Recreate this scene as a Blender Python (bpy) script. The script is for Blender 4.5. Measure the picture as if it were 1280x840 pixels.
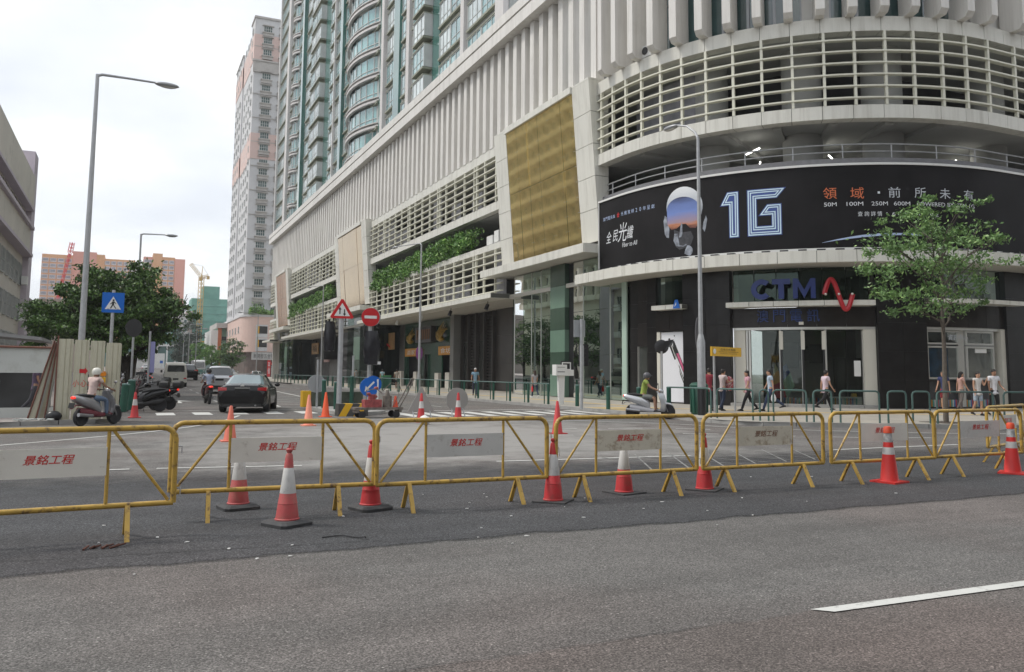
import bpy, math, random
from mathutils import Vector, Matrix
R = math.radians
rnd = random.Random(7)
for o in list(bpy.data.objects): bpy.data.objects.remove(o)
scene = bpy.context.scene
col = bpy.context.collection

# ---------------------------------------------------------------- camera
cd = bpy.data.cameras.new('camera'); cam = bpy.data.objects.new('camera', cd); col.objects.link(cam)
cd.sensor_width = 36.0; cd.lens = 36.0*1035/1280
cd.shift_y = -60/1280.0
cd.clip_start = 0.05; cd.clip_end = 9000
PITCH = math.atan((465.5-360)/1035)
cam.matrix_world = Matrix.Translation((0,0,1.6)) @ Matrix.Rotation(R(-24.73),4,'Z') @ Matrix.Rotation(math.pi/2+PITCH,4,'X') @ Matrix.Rotation(.008,4,'Z')
scene.camera = cam

# ---------------------------------------------------------------- daylight under thin bright cloud
SUN_EL, SUN_AZ = 52, -62          # azimuth clockwise from +Y: the sun stands to the left
world = bpy.data.worlds.new('World'); scene.world = world; world.use_nodes = True
nt = world.node_tree; nt.nodes.clear()
N = lambda t: nt.nodes.new(t)
out = N('ShaderNodeOutputWorld'); bg = N('ShaderNodeBackground'); bg.inputs['Strength'].default_value = .1
sky = N('ShaderNodeTexSky'); sky.sky_type = 'NISHITA'; sky.sun_disc = False
sky.sun_elevation = R(SUN_EL); sky.sun_rotation = R(SUN_AZ)
tc = N('ShaderNodeTexCoord'); sep = N('ShaderNodeSeparateXYZ'); nt.links.new(tc.outputs['Generated'], sep.inputs[0])
addz = N('ShaderNodeMath'); addz.operation='ADD'; addz.inputs[1].default_value=.28; nt.links.new(sep.outputs['Z'], addz.inputs[0])
mx = N('ShaderNodeMath'); mx.operation='MAXIMUM'; mx.inputs[1].default_value=.12; nt.links.new(addz.outputs[0], mx.inputs[0])
dv = N('ShaderNodeVectorMath'); dv.operation='DIVIDE'
cmbz = N('ShaderNodeCombineXYZ')
for k in range(3): nt.links.new(mx.outputs[0], cmbz.inputs[k])
nt.links.new(tc.outputs['Generated'], dv.inputs[0]); nt.links.new(cmbz.outputs[0], dv.inputs[1])
n1 = N('ShaderNodeTexNoise'); n1.inputs['Scale'].default_value=1.9; n1.inputs['Detail'].default_value=7; n1.inputs['Roughness'].default_value=.52
nt.links.new(dv.outputs[0], n1.inputs['Vector'])
cr = N('ShaderNodeValToRGB'); e = cr.color_ramp.elements
e[0].position=.36; e[0].color=(.69,.72,.77,1); e[1].position=.66; e[1].color=(1.0,.99,.965,1)
m_ = e.new(.5); m_.color=(.79,.815,.85,1)
nt.links.new(n1.outputs['Fac'], cr.inputs[0])
sc = N('ShaderNodeVectorMath'); sc.operation='SCALE'; sc.inputs['Scale'].default_value=9.0; nt.links.new(cr.outputs[0], sc.inputs[0])
mix = N('ShaderNodeMix'); mix.data_type='RGBA'; mix.inputs[0].default_value=.9
nt.links.new(sky.outputs[0], mix.inputs[6]); nt.links.new(sc.outputs[0], mix.inputs[7])
nt.links.new(mix.outputs[2], bg.inputs['Color']); nt.links.new(bg.outputs[0], out.inputs['Surface'])
sd = bpy.data.lights.new('sun','SUN'); sun = bpy.data.objects.new('sun', sd); col.objects.link(sun)
sd.energy = 1.4; sd.angle = R(10); sd.color = (1,.95,.87)
az, el = R(SUN_AZ), R(SUN_EL)
sdir = Vector((math.sin(az)*math.cos(el), math.cos(az)*math.cos(el), math.sin(el)))
sun.rotation_euler = sdir.to_track_quat('Z','Y').to_euler()
vs = scene.view_settings; vs.view_transform='Standard'; vs.look='None'; vs.gamma=1; vs.exposure=0.63; vs.use_curve_mapping=False
scene.render.engine = 'CYCLES'
scene.cycles.max_bounces = 6; scene.cycles.diffuse_bounces=3; scene.cycles.glossy_bounces=3; scene.cycles.transparent_max_bounces=8; scene.cycles.transmission_bounces=3

# ---------------------------------------------------------------- materials
MATS = {}
def mat(name, c, rough=.6, metal=0., var=.10, scale=.9, bump=0., bscale=40., spec=.5, dirt=0., dirtc=(.1,.09,.08), dscale=2.5, dpos=.55, streak=0., coat=0., emit=None, estr=1., stripe=None):
    if name in MATS: return MATS[name]
    m = bpy.data.materials.new(name); MATS[name] = m; m.use_nodes = True
    t = m.node_tree; b = t.nodes['Principled BSDF']; L = t.links.new; n = t.nodes.new
    b.inputs['Roughness'].default_value=rough; b.inputs['Metallic'].default_value=metal
    b.inputs['Specular IOR Level'].default_value=spec
    if coat: b.inputs['Coat Weight'].default_value=coat; b.inputs['Coat Roughness'].default_value=.06
    g = n('ShaderNodeNewGeometry'); src = g.outputs['Position']
    nz = n('ShaderNodeTexNoise'); nz.inputs['Scale'].default_value=scale; nz.inputs['Detail'].default_value=4; L(src, nz.inputs['Vector'])
    mr = n('ShaderNodeMapRange'); mr.inputs[1].default_value=.3; mr.inputs[2].default_value=.7; mr.inputs[3].default_value=1-var; mr.inputs[4].default_value=1+var
    L(nz.outputs['Fac'], mr.inputs[0])
    s = n('ShaderNodeVectorMath'); s.operation='SCALE'; s.inputs[0].default_value=c[:3]; L(mr.outputs[0], s.inputs['Scale'])
    o = s.outputs[0]
    if dirt:
        d = n('ShaderNodeTexNoise'); d.inputs['Scale'].default_value=dscale; d.inputs['Detail'].default_value=8; d.inputs['Roughness'].default_value=.7; L(src, d.inputs['Vector'])
        r = n('ShaderNodeMapRange'); r.inputs[1].default_value=dpos; r.inputs[2].default_value=dpos+.12; r.inputs[3].default_value=0; r.inputs[4].default_value=dirt
        L(d.outputs['Fac'], r.inputs[0])
        x = n('ShaderNodeMix'); x.data_type='RGBA'; L(r.outputs[0], x.inputs[0]); L(o, x.inputs[6]); x.inputs[7].default_value=(*dirtc,1); o = x.outputs[2]
    if streak:   # rain streaks run down the cladding
        mp=n('ShaderNodeMapping'); mp.inputs['Scale'].default_value=(2.6,2.6,.16); L(src,mp.inputs['Vector'])
        d=n('ShaderNodeTexNoise'); d.inputs['Scale'].default_value=1.; d.inputs['Detail'].default_value=6; d.inputs['Roughness'].default_value=.65; L(mp.outputs[0],d.inputs['Vector'])
        r=n('ShaderNodeMapRange'); r.inputs[1].default_value=.48; r.inputs[2].default_value=.72; r.inputs[3].default_value=0; r.inputs[4].default_value=streak; L(d.outputs['Fac'],r.inputs[0])
        x=n('ShaderNodeMix'); x.data_type='RGBA'; L(r.outputs[0],x.inputs[0]); L(o,x.inputs[6]); x.inputs[7].default_value=(c[0]*.52,c[1]*.5,c[2]*.46,1); o=x.outputs[2]
    L(o, b.inputs['Base Color'])
    if bump:
        bn = n('ShaderNodeTexNoise'); bn.inputs['Scale'].default_value=bscale; bn.inputs['Detail'].default_value=3; L(src, bn.inputs['Vector'])
        bp = n('ShaderNodeBump'); bp.inputs['Strength'].default_value=bump; bp.inputs['Distance'].default_value=.01; L(bn.outputs['Fac'], bp.inputs['Height']); L(bp.outputs[0], b.inputs['Normal'])
    if emit: b.inputs['Emission Color'].default_value=(*emit,1); b.inputs['Emission Strength'].default_value=estr
    return m
def glass(name, tint=(.6,.75,.7), thru=.35, rough=.02, wav=0.):
    """a real pane: part of the light passes, the rest mirrors by Fresnel angle"""
    if name in MATS: return MATS[name]
    m = bpy.data.materials.new(name); MATS[name]=m; m.use_nodes=True
    t=m.node_tree; t.nodes.clear(); n=t.nodes.new; L=t.links.new
    o=n('ShaderNodeOutputMaterial'); tr=n('ShaderNodeBsdfTransparent'); tr.inputs[0].default_value=(*[c*thru for c in tint],1)
    gl=n('ShaderNodeBsdfGlossy'); gl.inputs['Roughness'].default_value=rough; gl.inputs['Color'].default_value=(*[min(1,c*(1.15 if thru<.2 else .5 if thru>.8 else .72)) for c in tint],1)
    fr=n('ShaderNodeFresnel'); fr.inputs[0].default_value=1.5
    mr=n('ShaderNodeMapRange'); mr.inputs[1].default_value=0; mr.inputs[2].default_value=1; mr.inputs[3].default_value=.04; mr.inputs[4].default_value=1
    L(fr.outputs[0],mr.inputs[0]); x=n('ShaderNodeMixShader'); L(mr.outputs[0],x.inputs[0]); L(tr.outputs[0],x.inputs[1]); L(gl.outputs[0],x.inputs[2]); L(x.outputs[0],o.inputs[0])
    if wav:
        g=n('ShaderNodeNewGeometry'); nz=n('ShaderNodeTexNoise'); nz.inputs['Scale'].default_value=.5; L(g.outputs['Position'],nz.inputs['Vector'])
        b=n('ShaderNodeBump'); b.inputs['Strength'].default_value=wav; b.inputs['Distance'].default_value=.3; L(nz.outputs['Fac'],b.inputs['Height']); L(b.outputs[0],gl.inputs['Normal']); L(b.outputs[0],fr.inputs['Normal'])
    return m

# ---------------------------------------------------------------- mesh builder and object helpers
class MB:
    def __init__(s): s.V=[]; s.F=[]; s.I=[]; s.m=0; s.T=None
    def v(s,p):
        p=Vector(p)
        if s.T is not None: p=s.T@p
        s.V.append(tuple(p)); return len(s.V)-1
    def f(s,*i): s.F.append(tuple(i)); s.I.append(s.m)
    def poly(s,pts): s.f(*[s.v(p) for p in pts])
    def box(s,x0,y0,z0,x1,y1,z1):
        if x0>x1: x0,x1=x1,x0
        if y0>y1: y0,y1=y1,y0
        if z0>z1: z0,z1=z1,z0
        a=[s.v(p) for p in ((x0,y0,z0),(x1,y0,z0),(x1,y1,z0),(x0,y1,z0),(x0,y0,z1),(x1,y0,z1),(x1,y1,z1),(x0,y1,z1))]
        for q in ((0,3,2,1),(4,5,6,7),(0,1,5,4),(1,2,6,5),(2,3,7,6),(3,0,4,7)): s.f(*[a[k] for k in q])
    def hexa(s,p):   # eight corners: bottom four counterclockwise, top four
        a=[s.v(q) for q in p]
        for q in ((0,3,2,1),(4,5,6,7),(0,1,5,4),(1,2,6,5),(2,3,7,6),(3,0,4,7)): s.f(*[a[k] for k in q])
    def ring(s,c,x,y,r,n,ph=0):
        return [s.v(Vector(c)+Vector(x)*(r*math.cos(ph+2*math.pi*k/n))+Vector(y)*(r*math.sin(ph+2*math.pi*k/n))) for k in range(n)]
    def cyl(s,p0,p1,r0,r1=None,n=10,cap=True,ph=0):
        r1=r0 if r1 is None else r1
        p0,p1=Vector(p0),Vector(p1); z=(p1-p0).normalized(); x=z.orthogonal().normalized(); y=z.cross(x)
        A=s.ring(p0,x,y,r0,n,ph); B=s.ring(p1,x,y,r1,n,ph)
        for k in range(n): s.f(A[k],A[(k+1)%n],B[(k+1)%n],B[k])
        if cap: s.f(*A[::-1]); s.f(*B)
    def tube(s,pts,r,n=8,closed=False):
        P=[Vector(p) for p in pts]; K=len(P); rr=r if isinstance(r,(list,tuple)) else [r]*K
        rings=[]; x=None
        for i in range(K):
            a=P[i]-P[i-1] if (i>0 or closed) else P[1]-P[0]
            b=P[(i+1)%K]-P[i] if (i<K-1 or closed) else a
            t=(a.normalized()+b.normalized());  t=t.normalized() if t.length>1e-6 else a.normalized()
            if x is None: x=t.orthogonal().normalized()
            else:
                x=(x-t*x.dot(t)); x=x.normalized() if x.length>1e-6 else t.orthogonal().normalized()
            rings.append(s.ring(P[i],x,t.cross(x),rr[i],n))
        for i in range(K-1 if not closed else K):
            A,B=rings[i],rings[(i+1)%K]
            for k in range(n): s.f(A[k],A[(k+1)%n],B[(k+1)%n],B[k])
        if not closed: s.f(*rings[0][::-1]); s.f(*rings[-1])
    def lathe(s,prof,n=16,c=(0,0,0),axis='Z'):
        C=Vector(c); rings=[]
        ax={'Z':(Vector((1,0,0)),Vector((0,1,0)),Vector((0,0,1))),'X':(Vector((0,1,0)),Vector((0,0,1)),Vector((1,0,0))),'Y':(Vector((0,0,1)),Vector((1,0,0)),Vector((0,1,0)))}[axis]
        for r,h in prof: rings.append(s.ring(C+ax[2]*h,ax[0],ax[1],max(r,1e-4),n))
        for A,B in zip(rings,rings[1:]):
            for k in range(n): s.f(A[k],A[(k+1)%n],B[(k+1)%n],B[k])
        s.f(*rings[0][::-1]); s.f(*rings[-1])
    def ext(s,pts,o,u,w,d):  # polygon pts (a,b) in the plane o+a*u+b*w, pushed along d
        o,u,w,d=map(Vector,(o,u,w,d))
        A=[s.v(o+u*a+w*b) for a,b in pts]; B=[s.v(o+u*a+w*b+d) for a,b in pts]; n=len(pts)
        s.f(*A[::-1]); s.f(*B)
        for k in range(n): s.f(A[k],A[(k+1)%n],B[(k+1)%n],B[k])
    def loft(s,secs,cap=True):
        rings=[[s.v(p) for p in q] for q in secs]; n=len(rings[0])
        for A,B in zip(rings,rings[1:]):
            for k in range(n): s.f(A[k],A[(k+1)%n],B[(k+1)%n],B[k])
        if cap: s.f(*rings[0][::-1]); s.f(*rings[-1])
    def ball(s,c,r,sx=1,sy=1,sz=1,n=10,m=6):
        rings=[]
        for j in range(1,m):
            a=math.pi*j/m; rings.append([s.v((c[0]+sx*r*math.sin(a)*math.cos(2*math.pi*k/n),c[1]+sy*r*math.sin(a)*math.sin(2*math.pi*k/n),c[2]-sz*r*math.cos(a))) for k in range(n)])
        b=s.v((c[0],c[1],c[2]-sz*r)); t=s.v((c[0],c[1],c[2]+sz*r))
        for A,B in zip(rings,rings[1:]):
            for k in range(n): s.f(A[k],A[(k+1)%n],B[(k+1)%n],B[k])
        for k in range(n): s.f(b,rings[0][(k+1)%n],rings[0][k]); s.f(t,rings[-1][k],rings[-1][(k+1)%n])
    def mesh(s,name,mats,smooth=False,ang=38):
        me=bpy.data.meshes.new(name); me.from_pydata(s.V,[],s.F)
        if not isinstance(mats,(list,tuple)): mats=[mats]
        for m in mats: me.materials.append(m)
        if len(mats)>1: me.polygons.foreach_set('material_index',s.I)
        if smooth:
            me.polygons.foreach_set('use_smooth',[True]*len(s.F)); me.update()
            me.set_sharp_from_angle(angle=R(ang))
        me.update(); return me
    def build(s,name,mats,parent=None,smooth=False,loc=None,world=False,ang=38):
        if world and parent is not None:
            b=parent.location; s.V=[(x-b[0],y-b[1],z-b[2]) for x,y,z in s.V]
        return link(name,s.mesh(name,mats,smooth,ang),parent,loc)
def link(name,me,parent=None,loc=None,rz=0,rot=None,scale=None):
    o=bpy.data.objects.new(name,me); col.objects.link(o)
    if parent is not None: o.parent=parent
    if loc is not None: o.location=loc
    if rz: o.rotation_euler=(0,0,rz)
    if rot is not None: o.rotation_euler=rot
    if scale is not None: o.scale=scale
    return o
def thing(name,label,cat,loc=(0,0,0),rz=0,group=None):
    o=bpy.data.objects.new(name,None); col.objects.link(o); o.location=loc; o.rotation_euler=(0,0,rz); o.empty_display_size=.2
    return tag(o,label,cat,group)
def tag(o,label=None,cat=None,group=None,kind=None):
    if label: o['label']=label
    if cat: o['category']=cat
    if group: o['group']=group
    if kind: o['kind']=kind
    return o
KIDS={}
def kids(o): return [c for c in bpy.data.objects if c.parent==o] if o.name not in KIDS else KIDS[o.name]
def dup(root,loc,rz=None,label=None,group=None):
    def cp(o,par):
        c=o.copy(); col.objects.link(c)
        if par is not None: c.parent=par
        for ch in o.children: cp(ch,c)
        return c
    r=cp(root,None); r.location=loc
    if rz is not None: r.rotation_euler=(0,0,rz)
    if label: r['label']=label
    if group: r['group']=group
    return r
def text_me(body,size,ext=.0,shear=0,space=1.,bold=0):
    c=bpy.data.curves.new('t','FONT'); c.body=body; c.size=size; c.extrude=ext; c.shear=shear; c.space_character=space; c.offset=bold; c.resolution_u=3
    o=bpy.data.objects.new('t',c); col.objects.link(o); bpy.context.view_layer.update()
    me=bpy.data.meshes.new_from_object(o.evaluated_get(bpy.context.evaluated_depsgraph_get()))
    bpy.data.objects.remove(o); bpy.data.curves.remove(c)
    return me
def text_fit(body,w,h,ext=0.,fn=None,shear=0,bold=0):
    """text scaled to a w x h box centred on 0; fn maps (x,y,z) of each vertex"""
    me=text_me(body,1,0,shear,bold=bold)
    xs=[v.co.x for v in me.vertices]; ys=[v.co.y for v in me.vertices]
    x0,x1,y0,y1=min(xs),max(xs),min(ys),max(ys)
    V=[]; F=[tuple(p.vertices) for p in me.polygons]
    for v in me.vertices: V.append(((v.co.x-(x0+x1)/2)*w/(x1-x0),(v.co.y-(y0+y1)/2)*h/(y1-y0),0))
    if ext:
        n=len(V); edges={}
        for f in F:
            for a,b in zip(f,f[1:]+f[:1]): edges[(a,b)]=edges.get((a,b),0)+1
        side=[(a,b) for (a,b) in edges if (b,a) not in edges]
        V=[(x,y,ext) for x,y,_ in V]+[(x,y,0) for x,y,_ in V]
        F=F+[(a+n,b+n,b,a) for a,b in side]
    if fn: V=[tuple(fn(*p)) for p in V]
    bpy.data.meshes.remove(me)
    m2=bpy.data.meshes.new('text'); m2.from_pydata(V,[],F); m2.update(); return m2
def text_obj(name,body,w,h,m,parent,fn=None,ext=0.,shear=0,bold=0):
    me=text_fit(body,w,h,ext,fn,shear,bold); me.materials.append(m); return link(name,me,parent)
def plane_fn(o,u,w=(0,0,1),nrm=None):
    o,u,w=Vector(o),Vector(u).normalized(),Vector(w).normalized(); nn=u.cross(w)
    return lambda x,y,z: o+u*x+w*y+nn*z
def sub(o,parent):  # world-space vertices into the frame of an unrotated parent
    b=parent.location
    for v in o.data.vertices: v.co-=b
    return o
def sstep(a,b,x): t=min(1,max(0,(x-a)/(b-a))); return t*t*(3-2*t)
def H(x,y): return .0085*max(0,min(y,420)-38)*(1-sstep(9,16.5,x))
# ---------------------------------------------------------------- palette
m_clad = mat('cream_cladding',(.69,.68,.62),.45,var=.04,scale=.35,dirt=.18,dirtc=(.40,.38,.34),dscale=.9,dpos=.56,streak=.5)
m_fin = mat('white_fin_paint',(.70,.68,.645),.5,var=.05,scale=.3,dirt=.2,dirtc=(.5,.47,.42),dscale=.7,dpos=.55,streak=.42)
m_wall = mat('white_render',(.68,.665,.63),.75,var=.05,scale=.3,dirt=.25,dirtc=(.48,.45,.40),dscale=.6,streak=.4)
m_louv = mat('cream_louvre_metal',(.70,.69,.58),.4,var=.04,dirt=.15,dirtc=(.4,.38,.33),dscale=1.2)
m_dark = mat('dark_interior',(.06,.06,.06),.8,var=.3)
m_screen = mat('grey_mesh_screen',(.28,.28,.31),.7,var=.25,scale=1.2)
m_conc = mat('grey_concrete',(.30,.30,.29),.85,var=.15,scale=1.,bump=.2,bscale=20)
m_deck = mat('pale_deck_paint',(.42,.42,.40),.8,var=.1,scale=.6)
m_stone = mat('black_granite',(.017,.016,.016),.3,var=.3,scale=2.,spec=.28)
m_stone2 = mat('dark_brown_granite',(.023,.020,.019),.3,var=.3,scale=2.,spec=.28)
m_soff = mat('soffit_panel',(.52,.50,.45),.6,var=.05)
m_joint = mat('joint_gap',(.10,.10,.09),.9)
m_gold = mat('gold_mirror_glass',(.99,.78,.38),.05,metal=1.,var=.06,scale=.5,bump=.22,bscale=.5)
m_goldp = mat('pale_bronze_mirror',(.50,.365,.20),.12,metal=1.,var=.05,scale=.5,bump=.5,bscale=.7)
m_rivet = mat('steel_point_fixing',(.75,.74,.70),.3,metal=1.)
m_steel = mat('galvanised_steel',(.42,.43,.44),.5,metal=.35,var=.12,scale=6,dirt=.3,dirtc=(.25,.25,.24),dscale=6)
m_alu = mat('brushed_aluminium',(.60,.60,.57),.35,metal=.6,var=.06)
m_white = mat('white_paint',(.72,.72,.70),.5,var=.05,dirt=.2,dirtc=(.45,.43,.4),dscale=3)
m_offw = mat('cream_door_frame',(.62,.60,.53),.5,var=.04)
m_green = mat('dark_green_paint',(.018,.085,.058),.4,var=.12,scale=8,dirt=.15,dirtc=(.08,.1,.09),dscale=9)
m_greenrail = mat('pale_green_rail_paint',(.07,.135,.12),.4,var=.1,scale=6)
m_black = mat('black_paint',(.018,.018,.02),.35)
m_rubber = mat('black_rubber',(.022,.022,.024),.75,var=.2,scale=9)
m_red = mat('red_paint',(.55,.02,.025),.4,var=.06)
m_blue = mat('blue_sign_face',(.01,.13,.52),.35,var=.04)
m_signw = mat('white_sign_face',(.75,.75,.73),.4,var=.04)
m_yel = mat('yellow_sign_face',(.72,.42,.02),.45,var=.05)
m_yel2 = mat('barrier_yellow_paint',(.51,.325,.065),.42,var=.14,scale=5,dirt=.88,dirtc=(.095,.055,.035),dscale=11,dpos=.53,bump=.15,bscale=60)
m_panel = mat('faded_white_board',(.76,.73,.66),.6,var=.06,scale=3,dirt=.6,dirtc=(.30,.24,.18),dscale=7,dpos=.60)
m_redtext = mat('red_lettering',(.62,.015,.015),.6,var=.12,scale=20)
m_orange = mat('orange_cone_plastic',(.75,.09,.035),.5,var=.1,scale=4,dirt=.3,dirtc=(.35,.12,.08),dscale=6)
m_conered = mat('red_cone_plastic',(.56,.04,.045),.5,var=.12,scale=4,dirt=.5,dirtc=(.30,.07,.05),dscale=8,dpos=.5)
m_conered2 = mat('faded_cone_plastic',(.48,.085,.085),.6,var=.15,scale=4,dirt=.5,dirtc=(.33,.13,.10),dscale=8,dpos=.48)
m_conew = mat('cone_white_sleeve',(.60,.59,.57),.5,var=.08,scale=5,dirt=.5,dirtc=(.33,.31,.29),dscale=9,dpos=.54)
m_conebase = mat('cone_rubber_base',(.055,.056,.058),.8,var=.2,scale=6,dirt=.5,dirtc=(.13,.12,.11),dscale=7)
m_kerb = mat('kerb_granite',(.33,.325,.31),.8,var=.15,scale=2.,dirt=.3,dirtc=(.2,.19,.18),dscale=3)
m_winglass = mat('window_glass_green',(.055,.10,.10),.06,var=.35,scale=.25,spec=1.0,coat=.6)
m_skin = mat('skin',(.42,.22,.14),.6,var=.05)
m_hair = mat('black_hair',(.012,.010,.010),.55)
m_text_w = mat('white_print',(.75,.77,.8),.5,var=.02)
m_text_k = mat('black_print',(.02,.02,.02),.5)
m_leaf = [mat('leaf_dark',(.030,.062,.016),.5,var=.3,scale=1.5),mat('leaf_mid',(.07,.145,.03),.5,var=.3,scale=1.5),mat('leaf_light',(.14,.24,.055),.5,var=.25,scale=1.5)]
m_leafy = [mat('young_leaf_dark',(.09,.18,.05),.5,var=.3,scale=1.5),mat('young_leaf_mid',(.15,.27,.08),.5,var=.25,scale=1.5),mat('young_leaf_light',(.23,.36,.11),.5,var=.2,scale=1.5)]
m_bark = mat('bark',(.13,.11,.09),.9,var=.25,scale=8,bump=.5,bscale=30)
m_barkd = mat('dark_bark',(.06,.05,.042),.9,var=.25,scale=6,bump=.5,bscale=20)
# ---------------------------------------------------------------- ground, roads, pavements
def asphalt(name,c,red=.0,spk=.5,dust=False,wear=True,alpha_edge=None):
    m=bpy.data.materials.new(name); m.use_nodes=True; t=m.node_tree; b=t.nodes['Principled BSDF']; L=t.links.new; n=t.nodes.new
    g=n('ShaderNodeNewGeometry'); P=g.outputs['Position']
    def noise(s,d=3,r=.5,vec=P):
        q=n('ShaderNodeTexNoise'); q.inputs['Scale'].default_value=s; q.inputs['Detail'].default_value=d; q.inputs['Roughness'].default_value=r; L(vec,q.inputs['Vector']); return q.outputs['Fac']
    def mrange(i,a,b_,c_,d):
        q=n('ShaderNodeMapRange'); q.inputs[1].default_value=a; q.inputs[2].default_value=b_; q.inputs[3].default_value=c_; q.inputs[4].default_value=d; L(i,q.inputs[0]); return q.outputs[0]
    def mul(a,b_):
        q=n('ShaderNodeMath'); q.operation='MULTIPLY'; L(a,q.inputs[0]); L(b_,q.inputs[1]) if not isinstance(b_,float) else None
        if isinstance(b_,float): q.inputs[1].default_value=b_
        return q.outputs[0]
    big=mrange(noise(.35,4),.3,.7,.84,1.16); mid=mrange(noise(2.2,6,.65),.3,.7,.9,1.1)
    # along-lane streaks of wear
    mp=n('ShaderNodeMapping'); mp.inputs['Scale'].default_value=(.12,1.6,1) ; L(P,mp.inputs['Vector'])
    st=mrange(noise(1.,5,.6,mp.outputs[0]),0.3,.7,.83,1.17)
    fine=mrange(noise(75,2,.7),.40,.60,1-spk,1+spk)
    vo=n('ShaderNodeTexVoronoi'); vo.inputs['Scale'].default_value=85; L(P,vo.inputs['Vector']); sv=n('ShaderNodeSeparateXYZ'); L(vo.outputs['Color'],sv.inputs[0])
    sp=mrange(sv.outputs[0],0.,1.,1-spk*1.1,1+spk*1.1); pw=mrange(sv.outputs[1],.93,1.,1.,1.9)
    sp=mul(sp,pw)
    k=mul(mul(mul(big,mid),mul(fine,sp)),st)
    s=n('ShaderNodeVectorMath'); s.operation='SCALE'; L(k,s.inputs['Scale'])
    o=n('ShaderNodeMix'); o.data_type='RGBA'; o.inputs[6].default_value=(*c,1); o.inputs[7].default_value=(c[0]*1.05,c[1]*.975,c[2]*.96,1); L(mrange(noise(.22,3),.45,.6,0,1),o.inputs[0])
    L(o.outputs[2],s.inputs[0]); colr=s.outputs[0]
    if dust:   # pale dust and mortar spilt round the road works
        dm=n('ShaderNodeVectorMath'); dm.operation='SUBTRACT'; dm.inputs[1].default_value=(7.4,19.8,0); L(P,dm.inputs[0])
        rt=n('ShaderNodeVectorRotate'); rt.rotation_type='Z_AXIS'; rt.inputs['Angle'].default_value=R(24); L(dm.outputs[0],rt.inputs['Vector'])
        sc_=n('ShaderNodeVectorMath'); sc_.operation='MULTIPLY'; sc_.inputs[1].default_value=(.165,.13,0); L(rt.outputs[0],sc_.inputs[0])
        ln=n('ShaderNodeVectorMath'); ln.operation='LENGTH'; L(sc_.outputs[0],ln.inputs[0])
        ad=n('ShaderNodeMath'); ad.operation='ADD'; L(ln.outputs['Value'],ad.inputs[0]); L(mrange(noise(.9,6,.7),0.3,.7,-.5,.5),ad.inputs[1])
        mk=mrange(ad.outputs[0],0.4,1.35,.85,0.)
        x=n('ShaderNodeMix'); x.data_type='RGBA'; L(mk,x.inputs[0]); L(colr,x.inputs[6]); x.inputs[7].default_value=(.31,.30,.285,1); colr=x.outputs[2]
    if dust:   # the near lane is an older, browner course, joined along the lane line
        sy=n('ShaderNodeSeparateXYZ'); L(P,sy.inputs[0]); a2=n('ShaderNodeMath'); a2.operation='ADD'; L(sy.outputs['Y'],a2.inputs[0]); L(mrange(noise(3.,5,.7),.3,.7,-.06,.06),a2.inputs[1])
        x2=n('ShaderNodeMix'); x2.data_type='RGBA'; x2.blend_type='MULTIPLY'; x2.inputs[7].default_value=(.95,.89,.87,1); L(mrange(a2.outputs[0],4.40,4.46,1.,0.),x2.inputs[0]); L(colr,x2.inputs[6]); colr=x2.outputs[2]
    L(colr,b.inputs['Base Color']); b.inputs['Roughness'].default_value=.82; b.inputs['Specular IOR Level'].default_value=.35
    bp=n('ShaderNodeBump'); bp.inputs['Strength'].default_value=.12; bp.inputs['Distance'].default_value=.006; L(noise(120,2),bp.inputs['Height']); L(bp.outputs[0],b.inputs['Normal'])
    if alpha_edge:
        mrk=n('ShaderNodeSeparateXYZ'); L(P,mrk.inputs[0])
        ad=n('ShaderNodeMath'); ad.operation='ADD'; L(mrk.outputs['Y'],ad.inputs[0]); L(mrange(noise(1.6,7,.75),.3,.7,-.55,.55),ad.inputs[1])
        sl=n('ShaderNodeMath'); sl.operation='MULTIPLY_ADD'; L(mrk.outputs['X'],sl.inputs[0]); sl.inputs[1].default_value=.08; L(ad.outputs[0],sl.inputs[2])
        al=mrange(sl.outputs[0],alpha_edge[0],alpha_edge[1],1.,0.)
        al2=mrange(mul(mrange(noise(1.1,6,.72),.3,.7,.988,1.012),mrk.outputs['Y']),7.50,7.64,.0,1.)
        L(mul(al,al2),b.inputs['Alpha'])
    return m
m_road=asphalt('worn_asphalt',(.124,.119,.113),spk=.40,dust=True)
m_patch=asphalt('fresh_dark_asphalt',(.056,.057,.060),spk=.5,alpha_edge=(12.4,14.6))
m_paint=mat('road_marking_paint',(.60,.60,.57),.7,var=.08,scale=2,dirt=.75,dirtc=(.2,.195,.185),dscale=8,dpos=.56)
m_paintw=mat('worn_marking_paint',(.40,.40,.38),.7,var=.12,scale=2,dirt=.85,dirtc=(.15,.14,.13),dscale=6,dpos=.50)
m_hat=mat('faded_hatch_paint',(.26,.26,.25),.7,var=.15,scale=2,dirt=.9,dirtc=(.14,.135,.13),dscale=3,dpos=.48)
m_pave=mat('beige_paving',(.36,.335,.29),.8,var=.12,scale=.8,dirt=.35,dirtc=(.27,.25,.22),dscale=1.4,dpos=.5,bump=.2,bscale=12)
m_pavey=mat('yellow_tactile_paving',(.50,.38,.19),.8,var=.1,scale=2,dirt=.3,dirtc=(.36,.3,.2),dscale=3)
m_pavel=mat('grey_brown_paving',(.27,.24,.225),.85,var=.15,scale=1.5,dirt=.4,dirtc=(.2,.18,.17),dscale=2)
m_far=mat('far_ground',(.14,.145,.12),.9,var=.2,scale=.02)

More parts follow.
